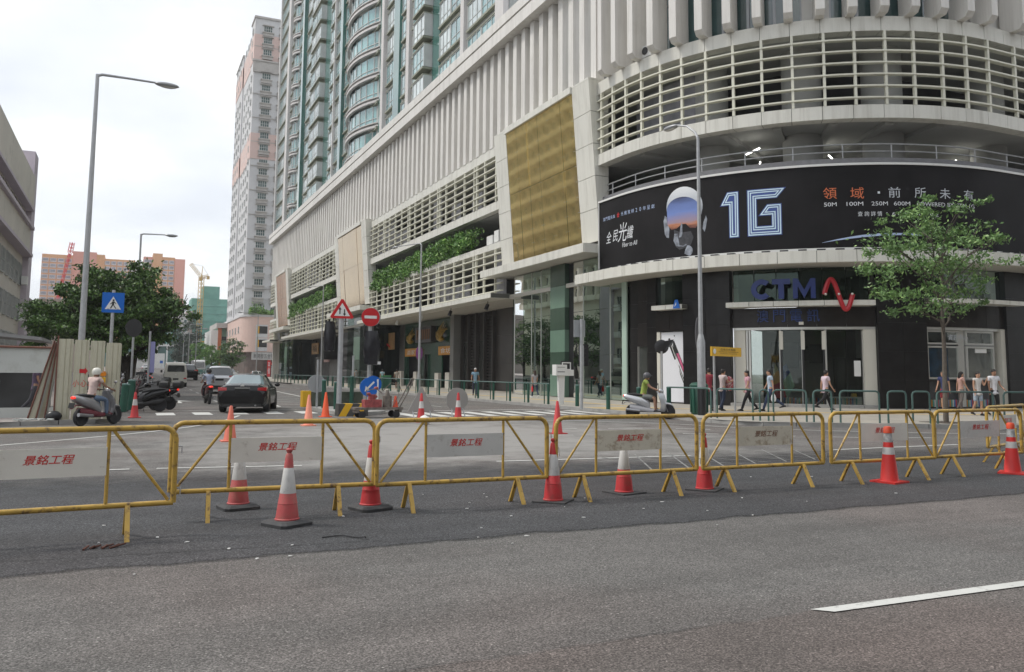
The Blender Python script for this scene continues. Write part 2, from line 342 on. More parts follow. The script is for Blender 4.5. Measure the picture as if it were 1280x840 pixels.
g=MB(); g.poly([(-4000,-600,-.35),(4000,-600,-.35),(4000,7000,-.35),(-4000,7000,-.35)]); tag(g.build('ground',m_far),kind='structure')
def grid_sheet(xs,ys,z,name,m,cond=None):
    g=MB(); idx={}
    for i,x in enumerate(xs):
        for j,y in enumerate(ys): idx[i,j]=g.v((x,y,H(x,y)+z))
    for i in range(len(xs)-1):
        for j in range(len(ys)-1):
            if cond is None or cond((xs[i]+xs[i+1])/2,(ys[j]+ys[j+1])/2): g.f(idx[i,j],idx[i+1,j],idx[i+1,j+1],idx[i,j+1])
    return g.build(name,m)
xs=[-90,-50,-20]+[-8+.5*k for k in range(0,68)]+[30,40,60,100]
ys=[-30,-10,0,10,20,30,36]+[38+4*k for k in range(0,60)]+[290,340,420,520]
tag(grid_sheet(xs,ys,0,'road',m_road),kind='structure')
g=MB()
for x0 in range(-40,60,2): g.poly([(x0,7.2,.004),(x0+2,7.2,.004),(x0+2,15.6,.004),(x0,15.6,.004)])
tag(g.build('asphalt_patch',m_patch),kind='structure')

# road markings, every painted stroke its own piece
mk=tag(bpy.data.objects.new('road_markings',None),kind='structure'); col.objects.link(mk)
def strip(pts,w,name='painted_line',m=m_paint,z=.008):
    g=MB(); P=[Vector((x,y,0)) for x,y in pts]; L=[]; 
    for i,p in enumerate(P):
        a=(P[min(i+1,len(P)-1)]-P[max(i-1,0)]).normalized(); q=Vector((-a.y,a.x,0))*w/2
        L.append((g.v((p.x-q.x,p.y-q.y,H(p.x,p.y)+z)),g.v((p.x+q.x,p.y+q.y,H(p.x,p.y)+z))))
    for a,b in zip(L,L[1:]): g.f(a[0],b[0],b[1],a[1])
    g.build(name,m,mk)
def smooth(pts,k=6):
    P=[Vector((*p,0)) if len(p)==2 else Vector(p) for p in pts]; o=[]
    for i in range(len(P)-1):
        p0,p1,p2,p3=P[max(i-1,0)],P[i],P[i+1],P[min(i+2,len(P)-1)]
        for j in range(k):
            t=j/k; o.append(.5*((2*p1)+(p2-p0)*t+(2*p0-5*p1+4*p2-p3)*t*t+(3*p1-p0-3*p2+p3)*t**3))
    return o+[P[-1]]
sm2=lambda pts,k=6:[(p.x,p.y) for p in smooth(pts,k)]
g=MB(); g.poly([(4.31,4.45,.008),(4.42,4.34,.008),(8.6,4.21,.008),(8.6,4.33,.008)]); g.build('painted_line',m_paint,mk)
g=MB(); g.poly([(-5.5,4.30,.008),(-1.8,4.30,.008),(-1.8,4.48,.008),(-5.5,4.48,.008)]); g.build('painted_line',m_paint,mk)
strip(sm2([(-8,16.2),(-4.5,18.3),(-2.34,20.32),(-.4,22.3),(1.21,24.4),(2.6,27.2),(3.65,30.9)]),.11)
for a,b in (((-9,15.0),(-4.6,15.0)),((-3.4,15.0),(.1,14.85)),((.5,14.8),(2.75,14.4)),((6.1,13.85),(10.1,13.5)),((13.8,13.45),(17.7,13.45))): strip([a,b],.10)
for a,b in (((-.3,20.9),(.8,22.5)),): pass
# crosshatched box of thin lines
for k in range(6):
    strip([(7.9+k*.8,11.55+.1*k),(9.2+k*.8,14.1)],.035,m=m_hat); strip([(8.0+k*.8,14.1),(9.4+k*.75,11.7)],.035,m=m_hat)
# lane lines that bend round the corner
for pts in ([(11.2,21.3),(14.6,20.2),(17.2,17.6)],[(9.8,19.0),(13.6,18.5),(16.6,16.2),(19.4,14.9)]):
    q=sm2(pts,8)
    for i in range(0,len(q)-3,4): strip(q[i:i+3],.10)
strip(sm2([(10.4,26.2),(13.5,24.7),(15.8,22.2),(17.0,19.6),(19.6,17.0),(23,15.2),(30,13.2)]),.10)
for k in range(9):      # zebra on the right carriageway
    x=9.5+k*.95; strip([(x,28.2),(x,31.4)],.48,'crossing_bar')
for k in range(5):
    x=1.3+k*1.25; strip([(x,31.7),(x,33.5)],.62,'crossing_bar')
strip([(9.3,32.6),(17,32.6)],.25); strip([(.6,35.0),(6.4,35.0)],.25,m=m_paintw)
for k in range(16): strip([(4.05,37+6*k),(4.05,39.2+6*k)],.12,m=m_paintw)
for k in range(8): strip([(13.1,36+7*k),(13.1,38.5+7*k)],.12,m=m_paintw)
strip(sm2([(6.2,38),(6.5,48),(8.2,62),(9,80)]),.14); strip([(9.2,38),(9.3,60),(9.2,80)],.14)
for k in range(9): strip([(6.5+k*.12,40.5+k*2.6),(9.1,38.6+k*2.6)],.22,m=m_paintw)
def arrow(x,y,m=m_paint):
    g=MB(); z=H(x,y)+.009
    g.poly([(x-.09,y-1.8,z),(x+.09,y-1.8,z),(x+.09,y+.5,z+.004),(x-.09,y+.5,z+.004)]); g.poly([(x-.65,y+.5,z+.004),(x+.65,y+.5,z+.004),(x,y+2.1,z+.012)])
    g.build('direction_arrow',m,mk)
arrow(2.3,43.5); arrow(2.2,66,m_paintw); arrow(11.5,50,m_paintw)
# open joints and cracks in the surfacing
crk=tag(bpy.data.objects.new('road_cracks',None),kind='structure'); col.objects.link(crk); m_crk=mat('crack_tar',(.03,.03,.03),.8)
def crack(x0,y0,x1,y1,w,amp,n,seed):
    r=random.Random(seed); g=MB(); L=[]
    for k in range(n+1):
        t=k/n; x=x0+(x1-x0)*t; y=y0+(y1-y0)*t+r.uniform(-amp,amp); ww=w*r.uniform(.3,1.2); L.append((g.v((x,y-ww/2,.0075)),g.v((x,y+ww/2,.0075))))
    for a,b in zip(L,L[1:]): g.f(a[0],b[0],b[1],a[1])
    g.build('crack',m_crk,crk)
crack(-1.2,8.2,2.9,7.75,.012,.02,60,1); crack(-5,4.48,4.1,4.42,.007,.012,90,2); crack(8.7,4.3,14,4.2,.007,.01,50,3)
# fragments lying on the dark patch
allg=MB()
for k in range(38):
    x=rnd.uniform(-.6,11); y=rnd.uniform(7.0,10.9); a=rnd.uniform(0,3.1); s=rnd.uniform(.006,.017)
    c,sn=math.cos(a),math.sin(a); P=[(x+(u*c-v*sn)*s,y+(u*sn+v*c)*s) for u,v in ((-1.6,-.5),(.9,-.8),(1.5,.4),(-.4,1))]
    allg.hexa([(*p,.009) for p in P]+[(*p,.015) for p in P])
tag(allg.build('rubble_chips',m_white),'small white rubble chips scattered on the dark asphalt around the barriers','litter',kind='stuff')
g=MB(); g.tube(smooth([(1.77,8.16,.01),(1.95,8.14,.018),(2.08,8.02,.012),(2.13,7.93,.03),(2.15,7.98,.012)],4),.006,5)
tag(g.build('bent_wire',m_black,smooth=True),'short bent black wire lying on the asphalt in front of the barriers','wire')
g=MB()
for k in range(7): g.cyl((-.28+.05*k*(1 if k%2 else .7),8.40+.03*(k%3),.012),(-.24+.05*k,8.47-.02*(k%2),.03),.012,.008,5)
tag(g.build('dry_leaf_scrap',mat('dry_leaf',(.13,.06,.045),.9)),'crumpled brown leaf scrap on the asphalt left of the faded cone','litter')

# right pavement and its kerb
KR=[(90,14.5),(60,14.5),(40,14.5),(32,14.5),(27,15.4),(24.6,16.4),(23.5,17.0),(22.6,17.6),(21.3,18.25),(20,19.0),(18.9,19.75),(17.9,20.5),(17.5,21.6),(17.45,22.8),(17.6,24.2),(17.6,30),(17.6,60),(17.6,100),(17.6,175),(17.6,260)]
KRs=sm2(KR[:15],5)+KR[15:]
g=MB(); g.poly([(x+ (.0),y,.13) for x,y in KRs]+[(90,260,.13)]); tag(g.build('pavement',m_pave),kind='structure')
def offset(pts,d):
    o=[]
    for i,p in enumerate(pts):
        a=Vector(pts[min(i+1,len(pts)-1)])-Vector(pts[max(i-1,0)]); a.normalize(); o.append((p[0]-a.y*d,p[1]+a.x*d))
    return o
def kerb_run(root,pts,z,w=.16,step=.98,side=1,zf=None,name='kerb_stone'):
    L=0; seg=[]; P=[Vector(p) for p in pts]; res=[P[0]]; acc=0
    for a,b in zip(P,P[1:]):
        d=(b-a).length; t=step-acc
        while t<=d: res.append(a+(b-a)*(t/d)); t+=step
        acc=(acc+d)%step
    for a,b in zip(res,res[1:]):
        t=(b-a).normalized(); q=Vector((-t.y,t.x))*w*side; a2=a+t*.012; b2=b-t*.012
        g=MB(); zz=z+rnd.uniform(-.003,.003)
        za=zf(a) if zf else 0
        c=[a2,b2,b2+q,a2+q] if side>0 else [a2+q,b2+q,b2,a2]
        g.hexa([(p.x,p.y,za-.12) for p in c]+[(p.x,p.y,za+zz) for p in c]); g.build(name,m_kerb,root)
kr=tag(bpy.data.objects.new('kerb',None),kind='structure'); col.objects.link(kr)
k1=[p for p in KRs if p[0]<44 and p[1]<150]
kerb_run(kr,k1,.137,w=.17,side=-1)
# tactile band and paving joints on the pavement near the corner
tp=bpy.data.objects.new('tactile_path',None); col.objects.link(tp); tag(tp,kind='structure')
for pts,w in (([(20.6,29.5),(20.6,52),(20.6,110)],.5),([(17.9,29.0),(20.6,29.4),(22.6,27.5),(25,24.2),(29,21.9),(36,20.8),(46,20.6)],.55)):
    g=MB(); q=sm2(pts,4); 
    for a,b in zip(q,q[1:]):
        a,b=Vector(a),Vector(b); t=(b-a).normalized(); n_=Vector((-t.y,t.x))*w/2
        g.poly([(a.x-n_.x,a.y-n_.y,.135),(b.x-n_.x,b.y-n_.y,.135),(b.x+n_.x,b.y+n_.y,.135),(a.x+n_.x,a.y+n_.y,.135)])
    g.build('tactile_band',m_pavey,tp)
g=MB()
for k in range(5): g.poly([(17.75+.02*k,28.2+.62*k,.1352),(20.3,28.2+.62*k,.1352),(20.3,28.75+.62*k,.1352),(17.75,28.75+.62*k,.1352)])
g.build('tactile_band',m_pavey,tp)
# left pavement
xs=[-90,-40,-20,-12,-8,-4,-2,-.2]; ys=[28.9,32,36,38]+[42+6*k for k in range(50)]
tag(grid_sheet(xs,ys,.12,'left_pavement',m_pavel),kind='structure')
g=MB(); g.poly([(-90,26,.12),(-20,26,.12),(-6,26.2,.12),(-3.1,26.8,.12),(-1.85,27.3,.12),(-.75,27.5,.12),(-.2,28.3,.12),(-.2,28.9,.12),(-90,28.9,.12)]); tag(g.build('left_pavement',m_pavel),kind='structure')
kl=tag(bpy.data.objects.new('left_kerb',None),kind='structure'); col.objects.link(kl)
kerb_run(kl,[(-30,26),(-6,26.2),(-3.1,26.8),(-1.85,27.3),(-.75,27.5),(-.2,28.3),(-.2,70)],.127,w=.17,side=1,zf=lambda p:H(p.x,p.y))
# traffic island
isl=MB(); P=[(7.0,30.6),(7.4,30.1),(8.0,30.0),(8.6,30.3),(9.0,31.0),(9.1,34),(9.0,37.4),(7.2,37.4),(6.9,34)]
isl.ext(P,(0,0,-.02),(1,0,0),(0,1,0),(0,0,.14)); tag(isl.build('traffic_island',m_kerb),kind='structure')
# ---------------------------------------------------------------- podium of the corner building
CXc,CYc=36.2,37.5            # centre of the rounded corner
def arc(ang,r,z=0): a=R(ang); return Vector((CXc+r*math.cos(a),CYc+r*math.sin(a),z))
R0=12.7                      # facade radius -> street face X=23.5, cross-street face Y=24.8
XE=50.0                      # east end
YE=158.0
def path(u,off=0,z=0):
    """distance u along the facade line from the north end (u=0 at Y=37.5 before the curve; negative up the street)"""
    r=R0+off; al=R0*math.pi/2
    if u<0: return Vector((CXc-r,CYc-u,z)),180.
    if u<al:
        a=180+math.degrees(u/R0); return arc(a,r,z),a
    return Vector((CXc+(u-al),CYc-r,z)),270.
AL=R0*math.pi/2
uang=lambda a:R0*R(a-180)
def band(g,u0,u1,o0,o1,z0,z1,du=.6):
    """solid following the facade between offsets o0<o1"""
    n=max(1,int(math.ceil((u1-u0)/du))) if (u1>0 and u0<AL) else 1
    pr=None
    us=sorted(set([u0+(u1-u0)*k/n for k in range(n+1)]+[q for q in (0,AL) if u0<q<u1]))
    secs=[]
    for u in us: secs.append([path(u,o1,z0)[0],path(u,o1,z1)[0],path(u,o0,z1)[0],path(u,o0,z0)[0]])
    g.loft(secs)
pod=thing('podium_building','long cream podium with louvred car park decks, white fins and a rounded dark granite corner','building',(CXc,CYc,0))
PW=lambda g,name,m,smooth=False,parent=pod: g.build(name,m,parent,smooth,world=True)
def placed(name,me,p,rz=0): return link(name,me,pod,Vector(p)-pod.location,rz)

# pylons (Y from, to) at the facade; louvre bays between them
PYL=[(39.4,52.7),(88.0,103.2),(137.0,150.5)]
BAY=[(52.7,88.0),(103.2,137.0),(150.5,YE)]
# --- back volumes: decks, slabs, inner walls
g=MB(); g.box(24.6,39.4,17.6,44,YE,18.0); band(g,0-1.9,AL+14,-12.2,-.9,17.6,18.0,1.2); PW(g,'upper_slab',m_deck)
g=MB(); g.box(24.0,39.4,10.2,44,YE,10.5); band(g,-1.9,AL+14,-12.2,-.9,10.4,10.75,1.2); PW(g,'deck_slab',m_deck)
g=MB(); g.box(24.0,39.4,6.75,44,YE,7.0); band(g,-1.9,AL+14,-12.2,-.5,6.85,7.1,1.2); PW(g,'lower_slab',m_soff)
g=MB(); g.box(24.2,39.4,13.25,44,YE,13.75); band(g,-1.9,AL+14,-12.2,-.5,13.3,13.75,1.2); PW(g,'parking_ceiling',m_deck)
g=MB(); g.box(33,44,0,34,YE,26); PW(g,'core_wall',m_conc)
g=MB(); g.box(36,37.2,0,60,37.6,26); PW(g,'core_wall',m_conc)
g=MB(); g.box(24.1,YE-.3,0,44,YE,26); PW(g,'end_wall',m_wall)
g=MB(); g.box(60-.3-10,25.2,6.6,50,38,26); PW(g,'end_wall',m_wall)
# wall behind fins
g=MB(); g.box(23.93,44.4,17.95,24.4,YE,25.2); PW(g,'fin_wall',m_wall)
# fins: straight part
fm=MB(); fm.box(-.14,-.29,0,.42,.29,7.05); fin_me=fm.mesh('fin',m_fin)
y=39.9
while y<YE:
    placed('fin',fin_me,(23.55,y,17.93)); y+=1.345
fm=MB(); fm.hexa([(-.55,-.2,.25),(-.25,-.2,0),(-.25,.2,0),(-.55,.2,.25),(-.55,-.2,7.05),(.35,-.2,7.05),(.35,.2,7.05),(-.55,.2,7.05)])
fm=MB(); fm.ext([(-.55,.22),(-.35,0),(.6,0),(.6,7.05),(-.55,7.05)],(0,-.2,0),(1,0,0),(0,0,1),(0,.4,0)); finc=fm.mesh('fin',m_fin)
for k in range(17):
    u=uang(177.6+5.95*k)
    if u>AL+.2: break
    p,a=path(u,.25,17.93); placed('fin',finc,p,R(a-180))
for k in range(10):
    p,a=path(AL+1.4+1.33*k,.25,17.93); placed('fin',finc,p,R(90))
# curved glazing and wall bands behind the curved fins
g=MB(); band(g,-2,uang(193),-.75,-.55,18.,25.2); PW(g,'fin_wall',m_wall)
g=MB(); band(g,uang(263),AL+14,-.75,-.55,18.,25.2); PW(g,'fin_wall',m_wall)
g=MB(); band(g,uang(193),uang(263),-.8,-.6,21.9,25.2); PW(g,'fin_wall',m_wall)
wfr=mat('grey_window_frame',(.3,.31,.32),.4,metal=.4)
for i in range(12):
    a0=193+5.83*i; g=MB(); u0,u1=uang(a0),uang(a0+5.83)
    solid=i in (6,)
    if solid: band(g,u0,u1,-.8,-.6,18,21.9); PW(g,'fin_wall',m_wall); continue
    band(g,u0,u0+.07,-.72,-.6,18,21.9); band(g,u1-.07,u1,-.72,-.6,18,21.9); band(g,u0+.07,u1-.07,-.72,-.6,20.6,20.68); band(g,u0+.07,u1-.07,-.72,-.6,18,18.12)
    f=PW(g,'window_frame',wfr); g=MB(); band(g,u0+.07,u1-.07,-.69,-.67,18.12,21.9)
    pn=g.build('pane',m_winglass,f); sub(pn,pod)
g=MB(); p,a=path(uang(191.3),-.2,18.0); g.T=Matrix.Translation(p)@Matrix.Rotation(R(a-180),4,'Z'); g.box(-.3,-.4,0,.3,.4,.6)
g.m=1; g.cyl((-.31,0,.32),(-.34,0,.32),.2,.2,14)
ac=g.build('air_conditioner',[m_white,m_dark]); tag(ac,'small white air conditioner standing on the curved ledge between the fins','air conditioner')
# cornice above the fins
for nm,o0,o1,z0,z1,m in (('cornice',-.7,.7,25.0,25.85,m_fin),('cornice_groove',-.7,.55,25.85,26.0,m_conc),('cornice',-.7,.72,26.0,26.7,m_fin)):
    g=MB(); band(g,-(YE-37.5)-.3,AL+14,o0,o1,z0,z1,.8); PW(g,nm,m)
# --- panelled beams: every cladding panel is a piece of its own
def panels(u0,u1,o0,o1,z0,z1,step,name='cladding_panel',m=m_clad,shift=0):
    n=max(1,round((u1-u0)/step))
    for k in range(n):
        a,b=u0+(u1-u0)*k/n+.012,u0+(u1-u0)*(k+1)/n-.012
        g=MB(); j=rnd.uniform(-.004,.004); band(g,a,b,o0,o1+j,z0,z1,.7); PW(g,name,m)
    g=MB(); band(g,u0,u1,o0,o1-.03,z0+.01,z1-.01,.7); PW(g,'panel_backing',m_joint)
U=lambda y:37.5-y       # Y on the straight facade -> path distance
def posts_and_blades(u0,u1,z0,z1,nb,step,off=.0,posts=None,bl_over=.0):
    hgt=z1-z0
    us=posts if posts else [u0+step*.5+(u1-u0-step)*k/max(1,round((u1-u0-step)/step)) for k in range(round((u1-u0-step)/step)+1)]
    for i,u in enumerate(us):
        p,a=path(u,0,z0); g=MB(); g.box(-.13+off,-.06,0,.02+off,.06,hgt)
        link('louvre_post',g.mesh('louvre_post',m_louv) ,pod,p-pod.location,R(a-180))
    for k in range(nb):
        z=z0+hgt*(k+.62)/(nb+.35)
        g=MB(); band(g,u0-bl_over,u1+bl_over,-.10-off,.17-off,z-.035,z+.035,.6); PW(g,'louvre_blade',m_louv)
def screen(u0,u1,z0,z1,off=-.75,sol=.55,stepw=2.3):
    u=u0
    while u<u1-.2:
        e=min(u+stepw*.94,u1)
        if rnd.random()<sol: g=MB(); band(g,u,e,off-.05,off,z0,z1-(.0 if rnd.random()<.5 else (z1-z0)*.5)); PW(g,'mesh_screen',m_screen)
        u+=stepw
# corner
c0=U(39.4); c1=AL+14
panels(c0,c1,-.5,.12,17.27,17.95,1.31)
panels(c0,c1,-.5,.12,13.18,13.80,1.31)
posts=[uang(a) for a in (173.2,178.6,184.2,189.9,195.8,201.6,207.5,213.6,219.6,225.7,231.9,237.9,244,249.9,256.2,262.1,268.2)]+[AL+1.5+1.35*k for k in range(9)]
posts_and_blades(c0,c1,13.8,17.27,6,1.31,posts=posts)
g=MB(); band(g,c0,uang(203),-2.6,-2.5,14.6,17.3); PW(g,'mesh_screen',m_screen)
for a in (228,251.7): 
    g=MB(); p=arc(a,9.4,10.7); g.cyl((p.x,p.y,10.7),(p.x,p.y,17.6),.95,.95,24); PW(g,'round_column',m_deck,True)
for a in (200.5,): 
    g=MB(); p=arc(a,9.6,10.7); g.cyl((p.x,p.y,10.7),(p.x,p.y,17.6),.85,.85,24); PW(g,'round_column',m_deck,True)
g=MB(); g.cyl((39.9,27.8,10.7),(39.9,27.8,17.6),.85,.85,24); PW(g,'round_column',m_deck,True)
# open deck behind the billboard: parapet, handrail, ceiling beams and lit tubes
g=MB(); band(g,-1.9,c1,-.55,-.2,10.75,11.42); PW(g,'parapet',mat('grey_tile_parapet',(.17,.17,.18),.6,var=.12,scale=5))
for i,(z,r_) in enumerate(((12.12,.035),(11.78,.03))):
    g=MB(); g.tube([path(-1.8+.5*k,-.45,z)[0] for k in range(int((c1+1.8)/.5))],r_,6); PW(g,'handrail',m_steel,True)
for k in range(17):
    u=-1.2+2.25*k
    if u>c1-.3: break
    p,a=path(u,-.45,11.4); g=MB(); g.cyl(p,p+Vector((0,0,.72)),.03,.03,6); PW(g,'rail_post',m_steel,True)
for k,a in enumerate(range(186,270,12)):
    g=MB(); p0,p1=arc(a,12.,13.0),arc(a,3.5,13.0); d=(p1-p0).normalized(); q=Vector((-d.y,d.x,0))*.2
    g.hexa([p0-q+Vector((0,0,.12)),p0+q+Vector((0,0,.12)),p1+q+Vector((0,0,.12)),p1-q+Vector((0,0,.12)),p0-q+Vector((0,0,.3)),p0+q+Vector((0,0,.3)),p1+q+Vector((0,0,.3)),p1-q+Vector((0,0,.3))]); PW(g,'ceiling_beam',m_deck)
m_tube=mat('lit_tube',(.9,.9,.85),.4,emit=(1,.98,.9),estr=6)
for (x,y,a,z) in ((31.9,30.6,.55,12.55),(35.7,30.4,.5,12.5),(29.7,33.4,.9,12.6),(34.2,33.0,-.6,12.4),(40.5,30.,.1,12.55),(27.6,31.5,1.4,12.6),(38.6,28.4,.2,12.6)):
    g=MB(); dx,dy=math.cos(a)*.6,math.sin(a)*.6; g.cyl((x-dx,y-dy,z),(x+dx,y+dy,z),.035,.035,6); 
    t_=g.build('tube_light',m_tube); tag(t_,'lit ceiling tube over the curved billboard, '+{31.9:'above the 1G lettering',35.7:'just right of the middle column',29.7:'deep behind the 1G lettering',34.2:'deep behind the middle column',40.5:'nearest the right edge',27.6:'above the pilot helmet artwork',38.6:'between the two right hand columns'}[x],'ceiling light',group='lit tubes under the car park ceiling')
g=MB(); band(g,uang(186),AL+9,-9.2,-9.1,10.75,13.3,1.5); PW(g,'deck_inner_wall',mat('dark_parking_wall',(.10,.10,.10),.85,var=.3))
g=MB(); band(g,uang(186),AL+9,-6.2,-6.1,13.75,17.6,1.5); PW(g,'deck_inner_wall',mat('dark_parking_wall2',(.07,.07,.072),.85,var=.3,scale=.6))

# --- straight bays
for bi,(y0,y1) in enumerate(BAY):
    u0,u1=U(y1),U(y0)
    panels(u0,u1,-.5,.05,17.25,17.92,2.6); panels(u0,u1,-.5,.05,13.2,13.82,2.6)
    vx=u0+(0 if bi<2 else 0)
    veg=(y1-y0)*.42
    panels(u0,u1,-.5,.05,10.38,10.82,2.6)
    n=round((u1-u0)/2.05); step=(u1-u0)/n; ps=[]
    for k in range(n):
        ps.append(u0+step*(k+.5));
        if k%4==2: ps.append(u0+step*(k+.5)+.55)
    posts_and_blades(u0,u1,13.82,17.25,6,2,posts=ps)
    posts_and_blades(u0,u1,7.0,10.38,6,2,posts=ps)
    screen(u0,u1,13.85,17.2); screen(u0,u1,7.05,10.35,sol=.6)
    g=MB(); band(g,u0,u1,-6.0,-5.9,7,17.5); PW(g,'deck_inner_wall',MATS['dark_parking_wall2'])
    g=MB(); band(g,u0,u1,-1.2,-.5,10.5,11.05); PW(g,'planter_box',mat('grey_planter',(.30,.30,.32),.7,var=.1))
    # canopy over the shops
    panels(u0-.4,u1+.9 if bi else u1+.9,-.2,1.25,6.68,7.0,2.0,'canopy_panel')
    g=MB(); band(g,u0-.4,u1+.9,-4,-.15,6.66,6.95); PW(g,'soffit',m_soff)
# --- pylons that lean out over the street
def pylon(y0,y1,gm,first):
    dx=.72; zb,zt=8.95,18.15
    def px(z): return 23.5-dx*(z-zb)/(zt-zb)
    def leaf(g,ya,yb,za,zb_,th=.06,out=0):
        g.hexa([(px(za)-out,yb,za),(px(za)-out,ya,za),(px(za)-out+th,ya,za),(px(za)-out+th,yb,za),(px(zb_)-out,yb,zb_),(px(zb_)-out,ya,zb_),(px(zb_)-out+th,ya,zb_),(px(zb_)-out+th,yb,zb_)])
    ws=1.95; nz=5
    for ya,yb in ((y0,y0+ws),(y1-ws,y1)):
        for k in range(nz):
            za=zb+(zt-zb)*k/nz+.015; z2=zb+(zt-zb)*(k+1)/nz-.015
            g=MB(); leaf(g,ya+.0,yb,za,z2); PW(g,'cladding_panel',m_clad)
    # glass sheets: two columns of tall sheets
    n=6 if first else 5; yy0,yy1=y0+ws+.05,y1-ws-.05; zl=zb+.12; zh=zt-.28
    for k in range(n):
        a,b=yy0+(yy1-yy0)*k/n+.008,yy0+(yy1-yy0)*(k+1)/n-.008
        for za,z2 in ((zl,zl+(zh-zl)*.52-.008),(zl+(zh-zl)*.52+.008,zh)):
            g=MB(); leaf(g,a,b,za,z2,.03,rnd.uniform(-.03,-.0)); PW(g,'mirror_glass_sheet',gm)
    if first:
        g=MB()
        for k in range(n+1):
            for z in [zl+.9*j for j in range(10)]:
                for s in (-.12,.12):
                    yv=min(max(yy0+(yy1-yy0)*k/n+s,yy0+.05),yy1-.05); g.cyl((px(z)+.04,yv,z),(px(z)-.05,yv,z),.011,.011,5)
        o=PW(g,'point_fixing',m_rivet); tag(o,kind='stuff')
    for k in range(round((y1-y0-2*ws)/1.5)):
        st=(y1-y0-2*ws)/round((y1-y0-2*ws)/1.5); g=MB(); g.box(px(zt)-.12,y0+ws+st*k+.01,zt-.28,24.2,y0+ws+st*(k+1)-.01,zt+.12); PW(g,'cap_panel',m_clad)
    g=MB(); g.box(px(zt)-.0,y0,zt,24.2,y0+ws,zt+.1); g.box(px(zt),y1-ws,zt,24.2,y1,zt+.1); PW(g,'cap_panel',m_clad)
    # side returns
    for yv in (y0,y1):
        for k in range(nz):
            za=zb+(zt-zb)*k/nz+.015; z2=zb+(zt-zb)*(k+1)/nz-.015; s=.03 if yv==y0 else -.03
            g=MB(); g.hexa([(px(za)+.06,yv,za),(px(za)+.06,yv+s,za),(24.1,yv+s,za),(24.1,yv,za),(px(z2)+.06,yv,z2),(px(z2)+.06,yv+s,z2),(24.1,yv+s,z2),(24.1,yv,z2)]); PW(g,'return_panel',m_clad)
    g=MB(); g.box(23.9,y0+.1,8.9,24.1,y1-.1,18); PW(g,'pylon_core',m_joint)
    # deep canopy below
    n=round((y1-y0+1.9)/1.45); a0=y0-.0; a1=y1+1.5
    for k in range(n):
        a,b=a0+(a1-a0)*k/n+.012,a0+(a1-a0)*(k+1)/n-.012
        g=MB(); g.box(22.45,a,8.25,22.62,b,8.75); PW(g,'canopy_panel',m_clad)
    g=MB(); g.box(22.6,a0+.01,8.27,26,a1-.01,8.72); PW(g,'soffit',m_soff)
    g=MB(); g.box(22.5,a0-.03,8.25,24.2,a0,8.75); PW(g,'canopy_panel',m_clad)
for i,(y0,y1) in enumerate(PYL): pylon(y0,y1,(m_gold,m_goldp,m_goldp)[i],i==0)
# --- planting in the open slots: each hedge is a thing of its own
def leaves(n,fn,size,mats,name,parent=None,world=False,seed=1,upbias=.3):
    rr=random.Random(seed); g=MB()
    for k in range(n):
        p,mi=fn(rr)
        s=size*rr.uniform(.6,1.3)
        a=Vector((rr.gauss(0,1),rr.gauss(0,1),rr.gauss(0,.7)+upbias)).normalized(); x=a.orthogonal().normalized()
        x=(Matrix.Rotation(rr.uniform(0,6.28),3,a)@x); y=a.cross(x)
        p=Vector(p); i=len(g.V)
        g.V+= [tuple(p-x*s),tuple(p-y*s*.42+x*s*.1),tuple(p+x*s*1.0),tuple(p+y*s*.42+x*s*.1)]
        g.F.append((i,i+1,i+2,i+3)); g.I.append(mi)
    return g.build(name,mats,parent,world=world)
m_hedge=[mat('hedge_dark',(.06,.14,.03),.55,var=.3),mat('hedge_mid',(.13,.27,.06),.55,var=.3),mat('hedge_light',(.24,.40,.10),.5,var=.25)]
def hedge(y0,y1,n,seed,dens,label):
    rr=random.Random(seed); cl=[]
    for k in range(dens):
        y=rr.uniform(y0,y1); t=(y-y0)/(y1-y0); zl=11.25-1.15*t; cl.append((rr.uniform(23.15,24.0),y,rr.uniform(zl,zl+1.0+.75*t+.2*(1-t)),rr.uniform(.2,.45)))
    def fn(r):
        c=cl[r.randrange(len(cl))]; d=Vector((r.gauss(0,.5),r.gauss(0,.8),r.gauss(0,.5)))*c[3]
        t=r.random(); z=c[2]+d.z
        return (c[0]+d.x*.7,c[1]+d.y,min(12.75,max(9.9,z))),(0 if t<.3 else 1 if t<.75 else 2)
    th=thing('hedge',label,'hedge',(23.7,(y0+y1)/2,10.9))
    leaves(n,fn,.16,m_hedge,'foliage',th,True,seed); g=MB()
    for c in cl[::3]: g.cyl((24.0,c[1],10.9),(c[0],c[1]+rr.uniform(-.3,.3),c[2]),.025,.012,4)
    g.build('stems',m_barkd,th,world=True)
hedge(58.5,87.0,21000,3,330,'long green hedge spilling from the slot left of the gold mirror panel')
hedge(107,136.5,14000,4,260,'farther hedge in the open slot between the two bronze mirror panels')
g=MB(); g.box(23.9,54.3,11.05,24.6,55.1,11.9); g.box(23.95,55.5,11.05,24.6,56.6,11.7); o=g.build('equipment_box',m_white); tag(o,'pale equipment boxes on the ledge right of the nearer hedge','equipment')
